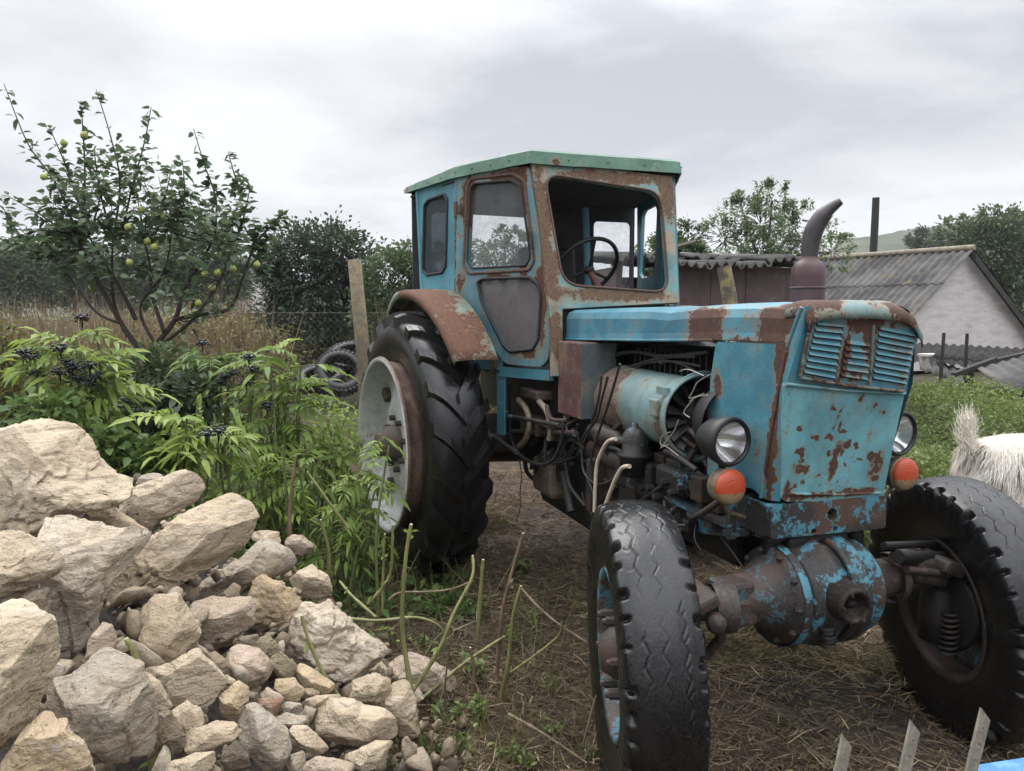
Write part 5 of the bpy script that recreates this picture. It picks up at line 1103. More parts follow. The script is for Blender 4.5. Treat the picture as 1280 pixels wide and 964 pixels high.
def rock(i, pts, colr, push, label, flat=None):
    rg = np.random.default_rng(100 + i); P = np.array(pts, float); cu, cv = P.mean(0); P = (P - (cu, cv)) * (1.10 if np.ptp(P[:, 0]) < 75 else 1.03) + (cu, cv)
    # area centroid
    x, y = P[:, 0], P[:, 1]; x1, y1 = np.roll(x, -1), np.roll(y, -1); cr_ = x * y1 - x1 * y; A = cr_.sum() / 2
    if abs(A) > 1: cu, cv = ((x + x1) * cr_).sum() / (6 * A), ((y + y1) * cr_).sum() / (6 * A)
    D = pile_depth(min(max(cu, -20), 640), min(cv, 980)); ext = math.sqrt(abs(A) / math.pi); D = D - push * .5
    sc_ = D / CAM_F / CP; r = ext * sc_
    D2 = D + r * .35
    c = at(cu, cv, D2); k = D2 / CAM_F
    # silhouette radius by angle
    ang = np.arctan2(-(P[:, 1] - cv), P[:, 0] - cu); rad = np.hypot(P[:, 0] - cu, P[:, 1] - cv) * k
    th = np.linspace(-np.pi, np.pi, 361)
    sil = np.zeros(361)
    for j, t in enumerate(th):
        d = np.array([math.cos(t), -math.sin(t)]); best = 0
        for a in range(len(P)):
            p, q = P[a] - (cu, cv), P[(a + 1) % len(P)] - (cu, cv); e = q - p
            den = d[0] * e[1] - d[1] * e[0]
            if abs(den) < 1e-9: continue
            s = (p[0] * e[1] - p[1] * e[0]) / den; m = (p[0] * d[1] - p[1] * d[0]) / den
            if s > 0 and -1e-6 <= m <= 1 + 1e-6: best = max(best, s)
        sil[j] = best * k
    sub = 6 if ext > 45 else (5 if ext > 16 else 4)
    V, Fc = ico(sub); V = V.copy()
    t = np.arctan2(V[:, 2], V[:, 0]); sr = np.interp(t, th, sil)
    dep = r * rg.uniform(.75, .95); ca = np.hypot(V[:, 0], V[:, 2])
    shape = ca ** .8                                      # rounder flanks, still reaching the outline
    Q = np.stack([V[:, 0] / np.maximum(ca, 1e-6) * sr * shape, V[:, 1] * dep, V[:, 2] / np.maximum(ca, 1e-6) * sr * shape], 1)
    # broken facets: shave with random planes, mostly turned to the open side
    nf = 15 if ext > 45 else (11 if ext > 20 else 8)
    for j in range(nf):
        n = rg.normal(size=3); n[1] = -abs(n[1]) * 1.1
        if j == 0: n = np.array([rg.uniform(-.3, .3), -.50, .95])
        if j == 1: n = np.array([rg.uniform(-.5, .5), -1, -.25])
        if j == 2: n = np.array([rg.choice([-1, 1]) * .8, -.7, rg.uniform(-.1, .4)])
        n /= np.linalg.norm(n); sup = (Q @ n).max(); lim = sup * rg.uniform(.60, .84); d = Q @ n - lim
        Q = Q - np.outer(np.where(d > 0, d * .97, 0), n)
    # keep the traced outline: stretch back what the facets shaved off
    tt = np.arctan2(Q[:, 2], Q[:, 0]); rr = np.hypot(Q[:, 0], Q[:, 2]); nb = 90; bi = ((tt + np.pi) / (2 * np.pi) * nb).astype(int) % nb; mxr = np.zeros(nb); np.maximum.at(mxr, bi, rr)
    tg = np.interp(-np.pi + (np.arange(nb) + .5) / nb * 2 * np.pi, th, sil); f = np.clip(tg * 1.06 / np.maximum(mxr, 1e-4), .85, 1.7); f = (np.roll(f, 2) + np.roll(f, 1) + f * 2 + np.roll(f, -1) + np.roll(f, -2)) / 6
    fi = np.interp(tt, -np.pi + (np.arange(-1, nb + 1) + .5) / nb * 2 * np.pi, np.concatenate([f[-1:], f, f[:1]])); Q[:, 0] *= fi; Q[:, 2] *= fi
    sd = Vector((i * 7.3, i * 3.1, 0)); tilt = Vector(rg.normal(size=3) * np.array([.5, .5, 1])).normalized(); amp = min(.030, r * .17)
    N = Q / np.maximum(np.linalg.norm(Q, axis=1, keepdims=True), 1e-6); out = np.empty(len(Q))
    for j, q in enumerate(Q):
        v = Vector(q); p = v / max(r, .05) * 1.2 + sd; pq = v * 18 + sd
        w = mnoise.noise(p * 1.7)
        a_ = w * .30 - max(0, .10 - abs(mnoise.noise(p * 1.9 + Vector((3, 3, 3))))) * 4.0 * (w > -.1)
        a_ += mnoise.noise(pq) * .20 + mnoise.noise(pq * 2.3) * .15 + mnoise.noise(pq * 5.1) * .10 - max(0, mnoise.noise(pq * 1.3) - .30) * 1.0
        l = v.dot(tilt) / (.20 * r + .012) + w * 1.2; a_ += ((l % 1) - .5) * .40 * max(0, mnoise.noise(p * .9 + Vector((9, 0, 0))) + .25)
        out[j] = a_
    Q = Q + N * (out * amp * (1.9 if 'big pitted grey' in label or 'knobbly' in label else 1))[:, None]
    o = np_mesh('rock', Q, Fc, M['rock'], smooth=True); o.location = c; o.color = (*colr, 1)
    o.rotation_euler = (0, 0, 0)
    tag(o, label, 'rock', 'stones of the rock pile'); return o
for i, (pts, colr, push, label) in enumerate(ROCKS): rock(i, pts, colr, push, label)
# earth and crushed stone that fills the pile between the big stones
mv = []; mf = []; nx, ny = 90, 90
for a in range(nx):
    for b in range(ny):
        X_ = -4.2 + a * (4.2 / nx); Y_ = .7 + b * (3.6 / ny)
        z = pile_z(X_, Y_) - .25; z -= max(0, Y_ - 3.35) * 1.3 + max(0, -1.75 - X_) * 1.1
        z = z + .045 * mnoise.noise(Vector((X_ * 6, Y_ * 6, 3))) + .03 * mnoise.noise(Vector((X_ * 17, Y_ * 17, 5)))
        mv.append((X_, Y_, max(z, -.3)))
for a in range(nx - 1):
    for b in range(ny - 1): mf.append((a * ny + b, (a + 1) * ny + b, (a + 1) * ny + b + 1, a * ny + b + 1))
M['soil'] = simple('dark_rubble_soil', (.030, .024, .018), .95, 0, .8, 60, 1.0)  # soil coloured extra dark to give the gaps between stones their shade
tag(MB().add(mv, mf, True).build('rubble_soil', M['soil']), kind='structure')
# chips and crumbs of stone lying in the gaps
rg = np.random.default_rng(9); VV, FF, AA = [], [], []; nv_ = 0; V0, F0 = ico(2)
for k in range(5200):
    X_, Y_ = -3.2 + 3.3 * rg.random(), .8 + 2.9 * rg.random(); z = pile_z(X_, Y_)
    if z < .03 or Y_ > 3.15 + .2 * X_ * 0 or z > .95: continue
    z = max(z, 0) - rg.uniform(.02, .22); r = rg.choice([.010, .016, .026, .038, .05], p=[.30, .30, .24, .11, .05]) * rg.uniform(.7, 1.3); Vk = V0 * (r * np.array([rg.uniform(.8, 1.7), rg.uniform(.7, 1.3), rg.uniform(.6, 1.0)]))
    for j in range(7):
        n = unit_(rg.normal(size=3)); lim = (Vk @ n).max() * rg.uniform(.36, .66); d = Vk @ n - lim; Vk = Vk - np.outer(np.where(d > 0, d, 0), n)
    A = rg.normal(size=(3, 3)); Qm, _ = np.linalg.qr(A); Vk = Vk @ Qm + rg.normal(size=Vk.shape) * r * .03; VV.append(Vk + np.array([X_, Y_, z])); FF.append(F0 + nv_); nv_ += len(V0); AA.append(np.full(len(F0), rg.random()))
g = G('stone_chips'); a = g.n('ShaderNodeAttribute', attribute_name='v'); c = g.ramp(a.outputs['Fac'], (0, (.07, .055, .04)), (.3, (.20, .155, .11)), (.6, (.32, .255, .18)), (1, (.42, .36, .28))); n2 = g.noise(50, 6, .7); c = g.mix(g.ma('MULTIPLY', g.step(n2, .5, .7), .6), c, (.10, .08, .055)); M['chips'] = g.done(g.pbr(c, .9, 0, g.bump(n2, 1, .01), .2))
tag(np_mesh('stone_chips', np.concatenate(VV), np.concatenate(FF), M['chips'], None, np.concatenate(AA)), kind='stuff')

# ================================================================== VEGETATION
M['leaf_quince'] = leafm('quince_leaf', (.036, .064, .032), (.072, .115, .054), (.135, .185, .095), .36, .5)
M['leaf_dark'] = leafm('dark_leaf', (.026, .044, .028), (.052, .078, .046), (.100, .135, .074), .25)
M['leaf_mid'] = leafm('mid_green_leaf', (.044, .072, .034), (.088, .130, .058), (.150, .205, .095), .35)
M['leaf_light'] = leafm('light_green_leaf', (.075, .115, .055), (.140, .195, .090), (.220, .285, .140), .40)
M['leaf_elder'] = leafm('elder_leaf', (.090, .150, .034), (.200, .295, .062), (.350, .430, .105), .42, .45)
M['leaf_elder_dark'] = leafm('elder_leaf_dark_green', (.042, .085, .026), (.092, .165, .046), (.185, .265, .070), .38, .45)  # deeper green tones than the other elder leaf
M['leaf_yellow'] = leafm('yellowing_leaf', (.055, .070, .022), (.115, .125, .036), (.22, .185, .05), .35)
M['leaf_bank'] = leafm('bank_weed_leaf', (.050, .080, .024), (.125, .180, .048), (.240, .290, .085), .35)
M['leaf_brown'] = leafm('withered_leaf', (.055, .036, .024), (.145, .100, .058), (.27, .21, .125), .25, .8)
M['straw'] = leafm('straw', (.050, .036, .026), (.185, .138, .088), (.46, .37, .235), .1, .75, .25)
M['straw_pale'] = leafm('pale_straw', (.10, .08, .045), (.20, .16, .085), (.34, .28, .16), .1, .7, .25)
M['grass'] = leafm('grass_blade', (.085, .085, .035), (.135, .135, .055), (.24, .21, .10), .25, .6)
M['bark'] = simple('dark_bark', (.042, .032, .026), .9, 0, .4, 40, .7)
M['bark_grey'] = simple('grey_bark', (.09, .078, .062), .9, 0, .4, 40, .7)
M['stem_green'] = simple('green_stem', (.115, .135, .045), .6, 0, .35, 40, .4)
M['berry'] = simple('black_berry', (.008, .008, .012), .3, 0, .4, 30, 0)
def unit(a): return a / np.maximum(np.linalg.norm(a, axis=-1, keepdims=True), 1e-9)
def leaves(name, P, D, L, Wd, mat, parent=None, v=None, detail=True, droop=.25, rg=None, up=None, fold=.25):
    rg = rg or np.random.default_rng(1); n = len(P); P = np.asarray(P, float); D = unit(np.asarray(D, float)); L = np.broadcast_to(L, n)[:, None]; Wd = np.broadcast_to(Wd, n)[:, None]
    U = np.array([0, 0, 1.0]) + rg.normal(size=(n, 3)) * .35 if up is None else up
    S = unit(np.cross(D, U)); N = unit(np.cross(S, D)); g_ = np.array([0, 0, -1.0])
    if v is None: v = np.clip(rg.normal(.5, .22, n), 0, 1)
    def pt(t, s, dz=0): return P + D * L * t + S * Wd * s + N * (L * (abs(s) > 0) * fold * .22) + g_ * (droop * L * t * t)
    if detail:
        A = [pt(0, 0), pt(.33, -.46), pt(.33, 0), pt(.33, .46), pt(.68, -.36), pt(.68, 0), pt(.68, .36), pt(1, 0)]
        T = [(0, 1, 2), (0, 2, 3), (1, 4, 5), (1, 5, 2), (2, 5, 6), (2, 6, 3), (4, 7, 5), (5, 7, 6)]
    else:
        A = [pt(0, 0), pt(.45, -.5), pt(1, 0), pt(.45, .5)]; T = [(0, 1, 2), (0, 2, 3)]
    k = len(A); V = np.stack(A, 1).reshape(-1, 3); b = np.arange(n) * k
    Fq = np.concatenate([np.stack([b + i for i in t], 1) for t in T])
    return np_mesh(name, V, Fq, mat, parent, np.tile(v, len(T)))
def sphere_pts(rg, n, surf=.5):
    d = unit(rg.normal(size=(n, 3))); r = np.where(rg.random(n) < surf, rg.uniform(.75, 1.05, n), rg.random(n) ** (1 / 3)); return d * r[:, None], d

def blob_tree(name, label, blobs, D, base_u, gzv, n, leaf, mat, bark='bark_grey', group=None, seed=0, trunk=.08, clump=.16, cat='tree', sq=.8, shoots=0, jitd=.0):
    """crown from overlapping leaf clumps; blobs in photo pixels at depth D"""
    rg = np.random.default_rng(seed); k = D / CAM_F
    base = at(base_u, 389, D); base[2] = gzv; e = empty(name, base); tag(e, label, cat, group)
    tb = MB(); P_, D_ = [], []
    vol = np.array([b[2] * b[3] * min(b[2], b[3]) ** .4 for b in blobs], float); vol /= vol.sum()
    hub_ = np.array([0, 0, max(.4, (CAM_H + (389 - np.mean([b[1] + b[3] for b in blobs])) * k - gzv) * .9)])
    tb.tube([(0, 0, -.2), (0, 0, hub_[2] * .5), hub_], [trunk * 1.25, trunk, trunk * .8], 8)
    for (u, v, ru, rv), f in zip(blobs, vol):
        c = at(u, v, D + rg.normal() * min(ru, rv) * k * .35) - base; R3 = np.array([ru * k, min(ru, rv) * k * sq, rv * k])
        tb.tube(smooth_path([hub_ * .9, hub_ * .6 + c * .4 + rg.normal(size=3) * .05, c], 3), np.linspace(trunk * .6, trunk * .12, 7), 6)
        m = int(n * f); nc = max(4, int(m / 42)); cc, cd = sphere_pts(rg, nc, .62); cc = c + cc * R3
        for q in cc[: min(nc, 26)]: tb.tube([c + (q - c) * .15, (c + q) / 2 + rg.normal(size=3) * .04 * R3[0], q], [trunk * .14, trunk * .09, trunk * .04], 4, caps=False)
        idx = rg.integers(0, nc, m); cl_ = clump * (ru + rv) / 2 * k * 2
        p = cc[idx] + rg.normal(size=(m, 3)) * cl_ * np.array([.5, .5, .42]); d = (p - cc[idx]) * .8 + (p - c) * .3 + rg.normal(size=(m, 3)) * cl_ * .3 + np.array([0, 0, .1 * cl_])
        P_.append(p); D_.append(d)
    for s in range(shoots):
        u, v, ru, rv = blobs[rg.integers(0, len(blobs))]; a = rg.uniform(-.9, .9); q0 = at(u + ru * a * .8, v - rv * .6 * math.cos(a), D) - base; q1 = q0 + np.array([a * .25, 0, 1]) * rg.uniform(.25, .5) * rv * k * 1.0
        tb.tube([q0, q1], [trunk * .1, trunk * .03], 4, caps=False); m = 22; t = rg.random(m)[:, None]; P_.append(q0 + (q1 - q0) * t + rg.normal(size=(m, 3)) * .02); D_.append(rg.normal(size=(m, 3)) + np.array([0, 0, .4]))
    tb.build('trunk', M[bark], e)
    P_ = np.concatenate(P_); D_ = np.concatenate(D_); m = len(P_)
    leaves('crown', P_, D_, leaf * rg.uniform(.7, 1.25, m), leaf * .55 * rg.uniform(.8, 1.2, m), M[mat], e, None, False, .2, rg)
    return e
# far trees, one by one
blob_tree('tree', 'dark bushy tree behind the wire fence, between quince tree and cab', [(395, 345, 62, 62), (360, 330, 34, 44), (432, 322, 46, 40), (385, 400, 58, 48), (345, 385, 24, 52), (440, 385, 50, 60), (405, 300, 34, 22)], 15, 400, .1, 17000, .105, 'leaf_dark', seed=11, cat='tree', shoots=16)
blob_tree('tree', 'looser mid-green tree just left of the cab, behind the rear wheel', [(490, 360, 34, 46), (515, 340, 30, 36), (478, 405, 30, 45), (520, 395, 30, 45), (545, 350, 30, 40)], 13, 500, .1, 7000, .10, 'leaf_mid', seed=12, shoots=8)
for i, (bl, D, lb) in enumerate([([(20, 328, 34, 25), (45, 335, 26, 24), (5, 345, 30, 30), (25, 362, 46, 24)], 42, 'rounded far tree at the left edge behind the dry field'),
    ([(95, 332, 40, 30), (70, 345, 28, 28), (120, 345, 30, 28), (95, 364, 48, 22)], 44, 'broad far tree behind the left limb of the quince tree'),
    ([(175, 325, 36, 34), (205, 335, 34, 34), (150, 350, 26, 24), (180, 364, 50, 22)], 46, 'tall far tree behind the middle of the quince tree'),
    ([(250, 325, 38, 40), (285, 345, 30, 28), (225, 350, 26, 26), (262, 364, 50, 22)], 43, 'far tree behind the right part of the quince tree')]):
    blob_tree('tree', lb, bl, D, bl[0][0], 0, 9000, .30, 'leaf_mid', group='far trees behind the dry field', seed=30 + i, trunk=.2)
blob_tree('tree', 'light green tree with feathery shoots behind the maroon shed', [(952, 282, 50, 40), (905, 300, 40, 30), (1005, 300, 40, 36), (965, 250, 26, 26), (930, 268, 30, 24), (1000, 275, 28, 24), (1040, 315, 26, 24), (950, 315, 60, 26)], 14.5, 955, .3, 6200, .070, 'leaf_light', seed=21, shoots=90, sq=.9, clump=.11)
blob_tree('tree', 'small brownish green tree seen through and beside the empty windscreen', [(838, 312, 24, 26), (862, 300, 22, 22), (815, 320, 22, 24), (855, 325, 26, 20)], 13, 838, .3, 3600, .085, 'leaf_mid', seed=22, shoots=10)
blob_tree('tree', 'big grey-green tree on the slope behind the gable at the right edge', [(1235, 330, 50, 50), (1270, 315, 40, 50), (1250, 282, 28, 22), (1195, 300, 28, 22), (1215, 285, 20, 14), (1275, 370, 30, 50), (1225, 375, 30, 40), (1300, 300, 30, 40)], 34, 1250, 1.0, 14000, .22, 'leaf_mid', seed=23, trunk=.2, shoots=14)
blob_tree('bush', 'small dark bush on the hillside left of the gable trees', [(1160, 300, 26, 12), (1180, 303, 20, 12), (1140, 306, 16, 8)], 70, 1160, 3, 2500, .3, 'leaf_dark', seed=24, cat='bush', trunk=.1)

blob_tree('tree', 'slender open-crowned tree seen through the cab door window', [(615, 322, 34, 20), (648, 312, 24, 20), (632, 296, 20, 14), (600, 335, 24, 18)], 19, 630, .1, 1500, .12, 'leaf_mid', seed=26, shoots=16, clump=.14)
# ---------------- quince tree
QD = 6.5; qb = at(186, 450, QD); qt = empty('quince_tree', (qb[0], qb[1], 0)); tag(qt, 'small quince tree with upright leafy shoots and yellow-green fruit behind the weeds', 'fruit tree')
q0 = np.array([qb[0], qb[1], 0]); rg = np.random.default_rng(3); tb = MB()
def qp(u, v, dd=0.0): return at(u, v, QD + dd) - q0
limbs = [([(186, 640), (186, 500), (184, 455), (170, 432), (152, 405), (124, 355), (103, 311), (95, 290)], .036, 0), ([(184, 455), (195, 432), (219, 399), (229, 365), (247, 337), (268, 296)], .030, .1),
  ([(160, 420), (144, 386), (140, 342), (141, 300)], .022, .25), ([(170, 400), (150, 360), (128, 325), (111, 295)], .02, -.3), ([(205, 415), (190, 368), (188, 335), (180, 300)], .02, .3), ([(219, 399), (260, 392), (289, 383), (307, 337), (322, 300), (350, 276)], .017, -.2),
  ([(200, 432), (240, 400), (275, 350), (290, 310)], .018, -.4), ([(152, 405), (120, 390), (90, 350), (60, 320)], .014, .4), ([(195, 432), (175, 385), (205, 340), (215, 290)], .016, .5)]
shoots = [([(100, 300), (70, 230), (35, 180), (5, 105)], 0), ([(103, 300), (106, 220), (104, 170), (101, 126)], .1), ([(141, 300), (150, 230), (138, 170), (120, 112)], .2), ([(150, 300), (165, 235), (180, 180), (189, 134)], -.1), ([(268, 296), (270, 250), (255, 205), (242, 161)], .1), ([(275, 300), (300, 250), (292, 215), (285, 190)], .2), ([(290, 310), (305, 270), (313, 231)], -.2),
  ([(103, 311), (60, 275), (10, 245)], .3), ([(95, 290), (50, 290), (8, 285)], -.3), ([(60, 320), (30, 300), (5, 262)], .2), ([(320, 303), (340, 282), (356, 270)], 0), ([(111, 295), (85, 215), (62, 160)], .4), ([(180, 300), (205, 250), (215, 205)], .3), ([(215, 290), (230, 250), (228, 200)], -.3), ([(141, 300), (125, 240), (118, 190)], -.4), ([(322, 300), (325, 330), (335, 350)], .1)]
LP, LD = [], []
def leafy(path, n, spread=.05):
    P = np.array([tuple(p) for p in path]); seg = rg.random(n) * (len(P) - 1); i = seg.astype(int); t = (seg - i)[:, None]; p = P[i] + (P[np.minimum(i + 1, len(P) - 1)] - P[i]) * t
    d = unit(rg.normal(size=(n, 3)) * np.array([1, 1, .5])) + np.array([0, 0, .25]); LP.append(p + d * rg.uniform(.005, spread, n)[:, None]); LD.append(d)
for pts, r, dd in limbs:
    path = smooth_path([qp(u, v, dd * i / len(pts)) for i, (u, v) in enumerate(pts)], 5); tb.tube(path, np.linspace(r, r * .32, len(path)), 8)
lb = MB()
for pts, dd in shoots:
    path = smooth_path([qp(u, v, dd) for u, v in pts], 6); lb.tube(path, np.linspace(.011, .003, len(path)), 5); leafy(path[: len(path) * 2 // 3], 60, .09); leafy(path, 46, .02)
poly = [(60, 225), (5, 250), (8, 310), (40, 330), (90, 360), (150, 350), (180, 395), (225, 420), (262, 410), (300, 360), (322, 320), (300, 270), (250, 240), (200, 215), (140, 190), (90, 200)]
def inpoly(u, v):
    c = False
    for a in range(len(poly)):
        (x1, y1), (x2, y2) = poly[a], poly[a - 1]
        if (y1 > v) != (y2 > v) and u < (x2 - x1) * (v - y1) / (y2 - y1) + x1: c = not c
    return c
anchors = [qp(u, v, dd * .6) for pts, r, dd in limbs for u, v in pts[2:]]
k = 0
while k < 135:
    u, v = rg.uniform(2, 325), rg.uniform(185, 420)
    if not inpoly(u, v): continue
    if v > 345 and rg.random() < .5: continue
    k += 1; p = qp(u, v, rg.normal() * .42); a = min(anchors, key=lambda q: np.linalg.norm(q - p)); mid_ = (a + p) / 2 + np.array([0, 0, -.04])
    lb.tube(smooth_path([a, mid_, p], 3), np.linspace(.007, .002, 7), 4, caps=False); leafy([mid_, p, p + np.array([0, 0, .06])], 15, .07)
wood = tb.build('trunk', M['bark'], qt); lb.build('twigs', M['bark'], wood)
LP, LD = np.concatenate(LP), np.concatenate(LD); n = len(LP)
leaves('crown', LP, LD, rg.uniform(.060, .098, n), rg.uniform(.044, .068, n), M['leaf_quince'], qt, None, True, .3, rg)
g = G('quince_fruit'); c = g.mix(g.step(g.noise(18, 4), .4, .62), (.29, .30, .06), (.35, .39, .13)); M['fruit'] = g.done(g.pbr(c, .55, 0, g.bump(g.noise(60, 3), .2, .003)))
for (u, v) in ((115, 283), (160, 284), (184, 302), (193, 309), (162, 328), (115, 359), (256, 343), (272, 341), (291, 336), (321, 331), (265, 360), (248, 379), (80, 179), (105, 169), (55, 221), (177, 262), (205, 270)):
    p = qp(u, v, -.34 + rg.normal() * .06); MB().lathe([(-.026, .0), (-.028, .012), (-.012, .026), (.006, .028), (.020, .019), (.027, .010), (.034, .008), (.034, 0)], p, (rg.normal() * .5, rg.normal() * .5, 1), 14).build('quince', M['fruit'], qt)

# ---------------- dwarf elder: compound leaves on green stems, flat heads of black berries
def elder(label, ell, D, nleaf, mat, gzv, berries=(), seed=0, Lf=.24, name='elder_shrub', group='dwarf elder shrubs behind the rocks', cat='shrub', vbias=0., bD=-.18, ns=7):
    rg = np.random.default_rng(seed); k = D / CAM_F; u0 = np.mean([q[0] for q in ell]); base = at(u0, 389, D); base[2] = gzv
    e = empty(name, base); tag(e, label, cat, group); st = MB(); P_, D_, L_, W_, V_ = [], [], [], [], []
    tot = sum(q[2] * q[3] for q in ell)
    for (u, v, ru, rv) in ell:
        c = at(u, v, D) - base; R3 = np.array([ru * k, min(ru, rv) * k * .9, rv * k]); m = max(4, int(nleaf * ru * rv / tot)); pp, dd = sphere_pts(rg, m, .55)
        stems = []
        for s in range(max(3, int(ns * ru * rv / tot) + 2) if nleaf > 8 else 1):
            q = c + rg.normal(size=3) * R3 * .4 + np.array([0, 0, .2 * R3[2]]); b0 = np.array([c[0] * .75 + rg.normal() * .06, c[1] + rg.normal() * .06, -.05])
            path = smooth_path([b0, (b0 + q) / 2 + rg.normal(size=3) * .04, q], 5); st.tube(path, np.linspace(.010, .005, len(path)), 6); stems.append(q)
        for j in range(m):
            p = c + pp[j] * R3; d = unit(pp[j] * np.array([1, 1, .25]) + rg.normal(size=3) * .35 + np.array([0, -.15, .28])); L1 = Lf * rg.uniform(.75, 1.2)
            s0 = min(stems, key=lambda q: np.linalg.norm(q - p)); b0 = p - d * L1 * .5
            path = [b0 + d * L1 * t + np.array([0, 0, -.45 * L1 * t * t]) for t in np.linspace(0, 1, 7)]
            st.tube([s0 * .35 + b0 * .65, b0], [.003, .0025], 4, caps=False); st.tube(path, np.linspace(.0026, .001, 7), 4, caps=False)
            tone = np.clip(rg.normal(.5 + vbias, .2), 0, 1); sd = unit(np.cross(d, np.array([0, 0, 1.0]) + rg.normal(size=3) * .2))
            for t in (2, 3, 4, 5):
                for sg in (-1, 1):
                    dirn = unit(d * .55 + sd * sg + np.array([0, 0, -.12])); P_.append(path[t]); D_.append(dirn); L_.append(L1 * rg.uniform(.38, .48) * (1 - .05 * abs(t - 3))); V_.append(tone + rg.normal() * .07)
            P_.append(path[6]); D_.append(d + np.array([0, 0, -.5])); L_.append(L1 * .45); V_.append(tone)
    L_ = np.array(L_); leaves('foliage', np.array(P_), np.array(D_), L_, L_ * .30, M[mat], e, np.clip(V_, 0, 1), True, .38, rg)
    st.build('stems', M['stem_green'], e)
    for (u, v) in berries:
        b = MB(); c = at(u, v, D + bD) - base
        for q in range(46):
            o = np.clip(rg.normal(size=3), -1.5, 1.5) * np.array([.022, .022, .012]); b.ball(c + o, rg.uniform(.005, .0075), 1)
        b.ball(c, .016, 2, (1.4, 1.4, .6))
        for q in range(6): b.tube([c + np.array([0, 0, -.07]), c + rg.normal(size=3) * np.array([.006, .006, .002])], .0016, 4, caps=False)
        b.build('berry_cluster', M['berry'], e)
elder('elder shrub with drooping yellow-green leaves and many black berry heads, above the huge cream boulder', [(92, 455, 60, 40), (120, 480, 44, 44), (60, 440, 40, 24), (100, 420, 36, 16), (90, 510, 50, 26)], 4.0, 66, 'leaf_elder', 0, [(102, 397), (75, 435), (37, 446), (45, 465), (86, 454), (75, 464), (112, 456), (119, 469), (113, 479), (98, 472), (90, 460), (28, 440)], 41, .27, vbias=.1)
elder('bright lime-green elder shrub right behind the greyish white block', [(228, 530, 44, 32), (235, 560, 52, 34), (205, 575, 30, 26), (275, 530, 30, 26)], 3.75, 48, 'leaf_elder', 0, [(258, 542), (273, 539)], 42, .25, vbias=.2)
elder('tall elder shrub with feathery top leaves, nearest the rear wheel rim', [(360, 450, 52, 32), (345, 500, 44, 36), (366, 492, 30, 30), (330, 550, 40, 44), (370, 560, 40, 40)], 4.6, 66, 'leaf_elder', 0, [(311, 446), (308, 478), (334, 507), (316, 462)], 43, .27, vbias=-.05)
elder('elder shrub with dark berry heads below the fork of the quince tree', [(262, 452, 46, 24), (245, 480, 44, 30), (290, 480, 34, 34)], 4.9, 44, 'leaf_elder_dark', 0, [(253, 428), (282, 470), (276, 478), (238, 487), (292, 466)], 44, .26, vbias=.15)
elder('ragged low elder sprout with broad leaves behind the long slanting boulder', [(335, 610, 34, 30), (365, 590, 30, 36), (310, 585, 26, 30)], 3.9, 26, 'leaf_elder', 0, (), 45, .20)
elder('low nettle-like weed growing in front of the pale rear wheel rim', [(440, 640, 36, 34), (420, 690, 34, 26), (455, 600, 30, 26)], 3.95, 60, 'leaf_elder', 0, (), 46, .17, 'weed', 'low weeds around the tractor', 'weed')
elder('feathery green sprig reaching across the pale rear wheel rim', [(482, 556, 18, 12)], 3.72, 5, 'leaf_elder', 0, (), 47, .14, 'weed', 'low weeds around the tractor', 'weed')
# dark round-leaved shrub under the quince, yellowing bush at the left edge
def leaf_bush(label, ell, D, n, leaf, mat, gzv, seed, name='bush', cat='bush', group=None, wr=.62):
    rg = np.random.default_rng(seed); k = D / CAM_F; u0 = np.mean([q[0] for q in ell]); base = at(u0, 389, D); base[2] = gzv; e = empty(name, base); tag(e, label, cat, group); st = MB(); P_, D_ = [], []; tot = sum(q[2] * q[3] for q in ell)
    for (u, v, ru, rv) in ell:
        c = at(u, v, D) - base; R3 = np.array([ru * k, min(ru, rv) * k * .9, rv * k]); m = int(n * ru * rv / tot)
        for s in range(8):
            q = c + sphere_pts(rg, 1, .8)[0][0] * R3; st.tube(smooth_path([np.array([c[0] * .7, c[1], -.05]), c * np.array([1, 1, .6]) + rg.normal(size=3) * .05, q], 4), np.linspace(.010, .003, 9), 5, caps=False)
        pp, d = sphere_pts(rg, m, .55); P_.append(c + pp * R3 + rg.normal(size=(m, 3)) * .02); D_.append(d + rg.normal(size=(m, 3)) * .6)
    P_, D_ = np.concatenate(P_), np.concatenate(D_); m = len(P_)
    leaves('foliage', P_, D_, leaf * rg.uniform(.7, 1.2, m), leaf * wr * rg.uniform(.8, 1.1, m), M[mat], e, None, True, .25, rg); st.build('stems', M['stem_green'], e)
leaf_bush('blackish round-leaved bush between the two big elder shrubs', [(195, 515, 40, 36), (170, 540, 34, 34), (235, 500, 30, 30)], 4.7, 900, .075, 'leaf_dark', 0, 51)
leaf_bush('yellowing small-leaved bush at the left edge behind the huge boulder', [(15, 470, 34, 50), (30, 520, 40, 36), (0, 430, 24, 26)], 4.9, 1300, .05, 'leaf_yellow', 0, 52)
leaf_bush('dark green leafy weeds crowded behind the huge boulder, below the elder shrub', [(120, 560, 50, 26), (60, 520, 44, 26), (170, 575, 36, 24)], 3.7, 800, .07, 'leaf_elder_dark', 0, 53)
leaf_bush('bushy green weeds filling the gap between the elder shrubs and the rear wheel', [(390, 600, 40, 40), (350, 640, 40, 30), (300, 620, 36, 34), (420, 560, 26, 30)], 4.6, 480, .075, 'leaf_elder', 0, 55, wr=.5)
leaf_bush('leafy shrub hiding the fork of the quince tree', [(185, 470, 40, 30), (215, 450, 30, 22), (150, 480, 30, 30)], 5.4, 900, .07, 'leaf_mid', 0, 56)
leaf_bush('yellow-green low bush beside the dumped tyres', [(425, 540, 36, 36), (400, 575, 34, 34)], 6.0, 1300, .045, 'leaf_elder', 0, 54)
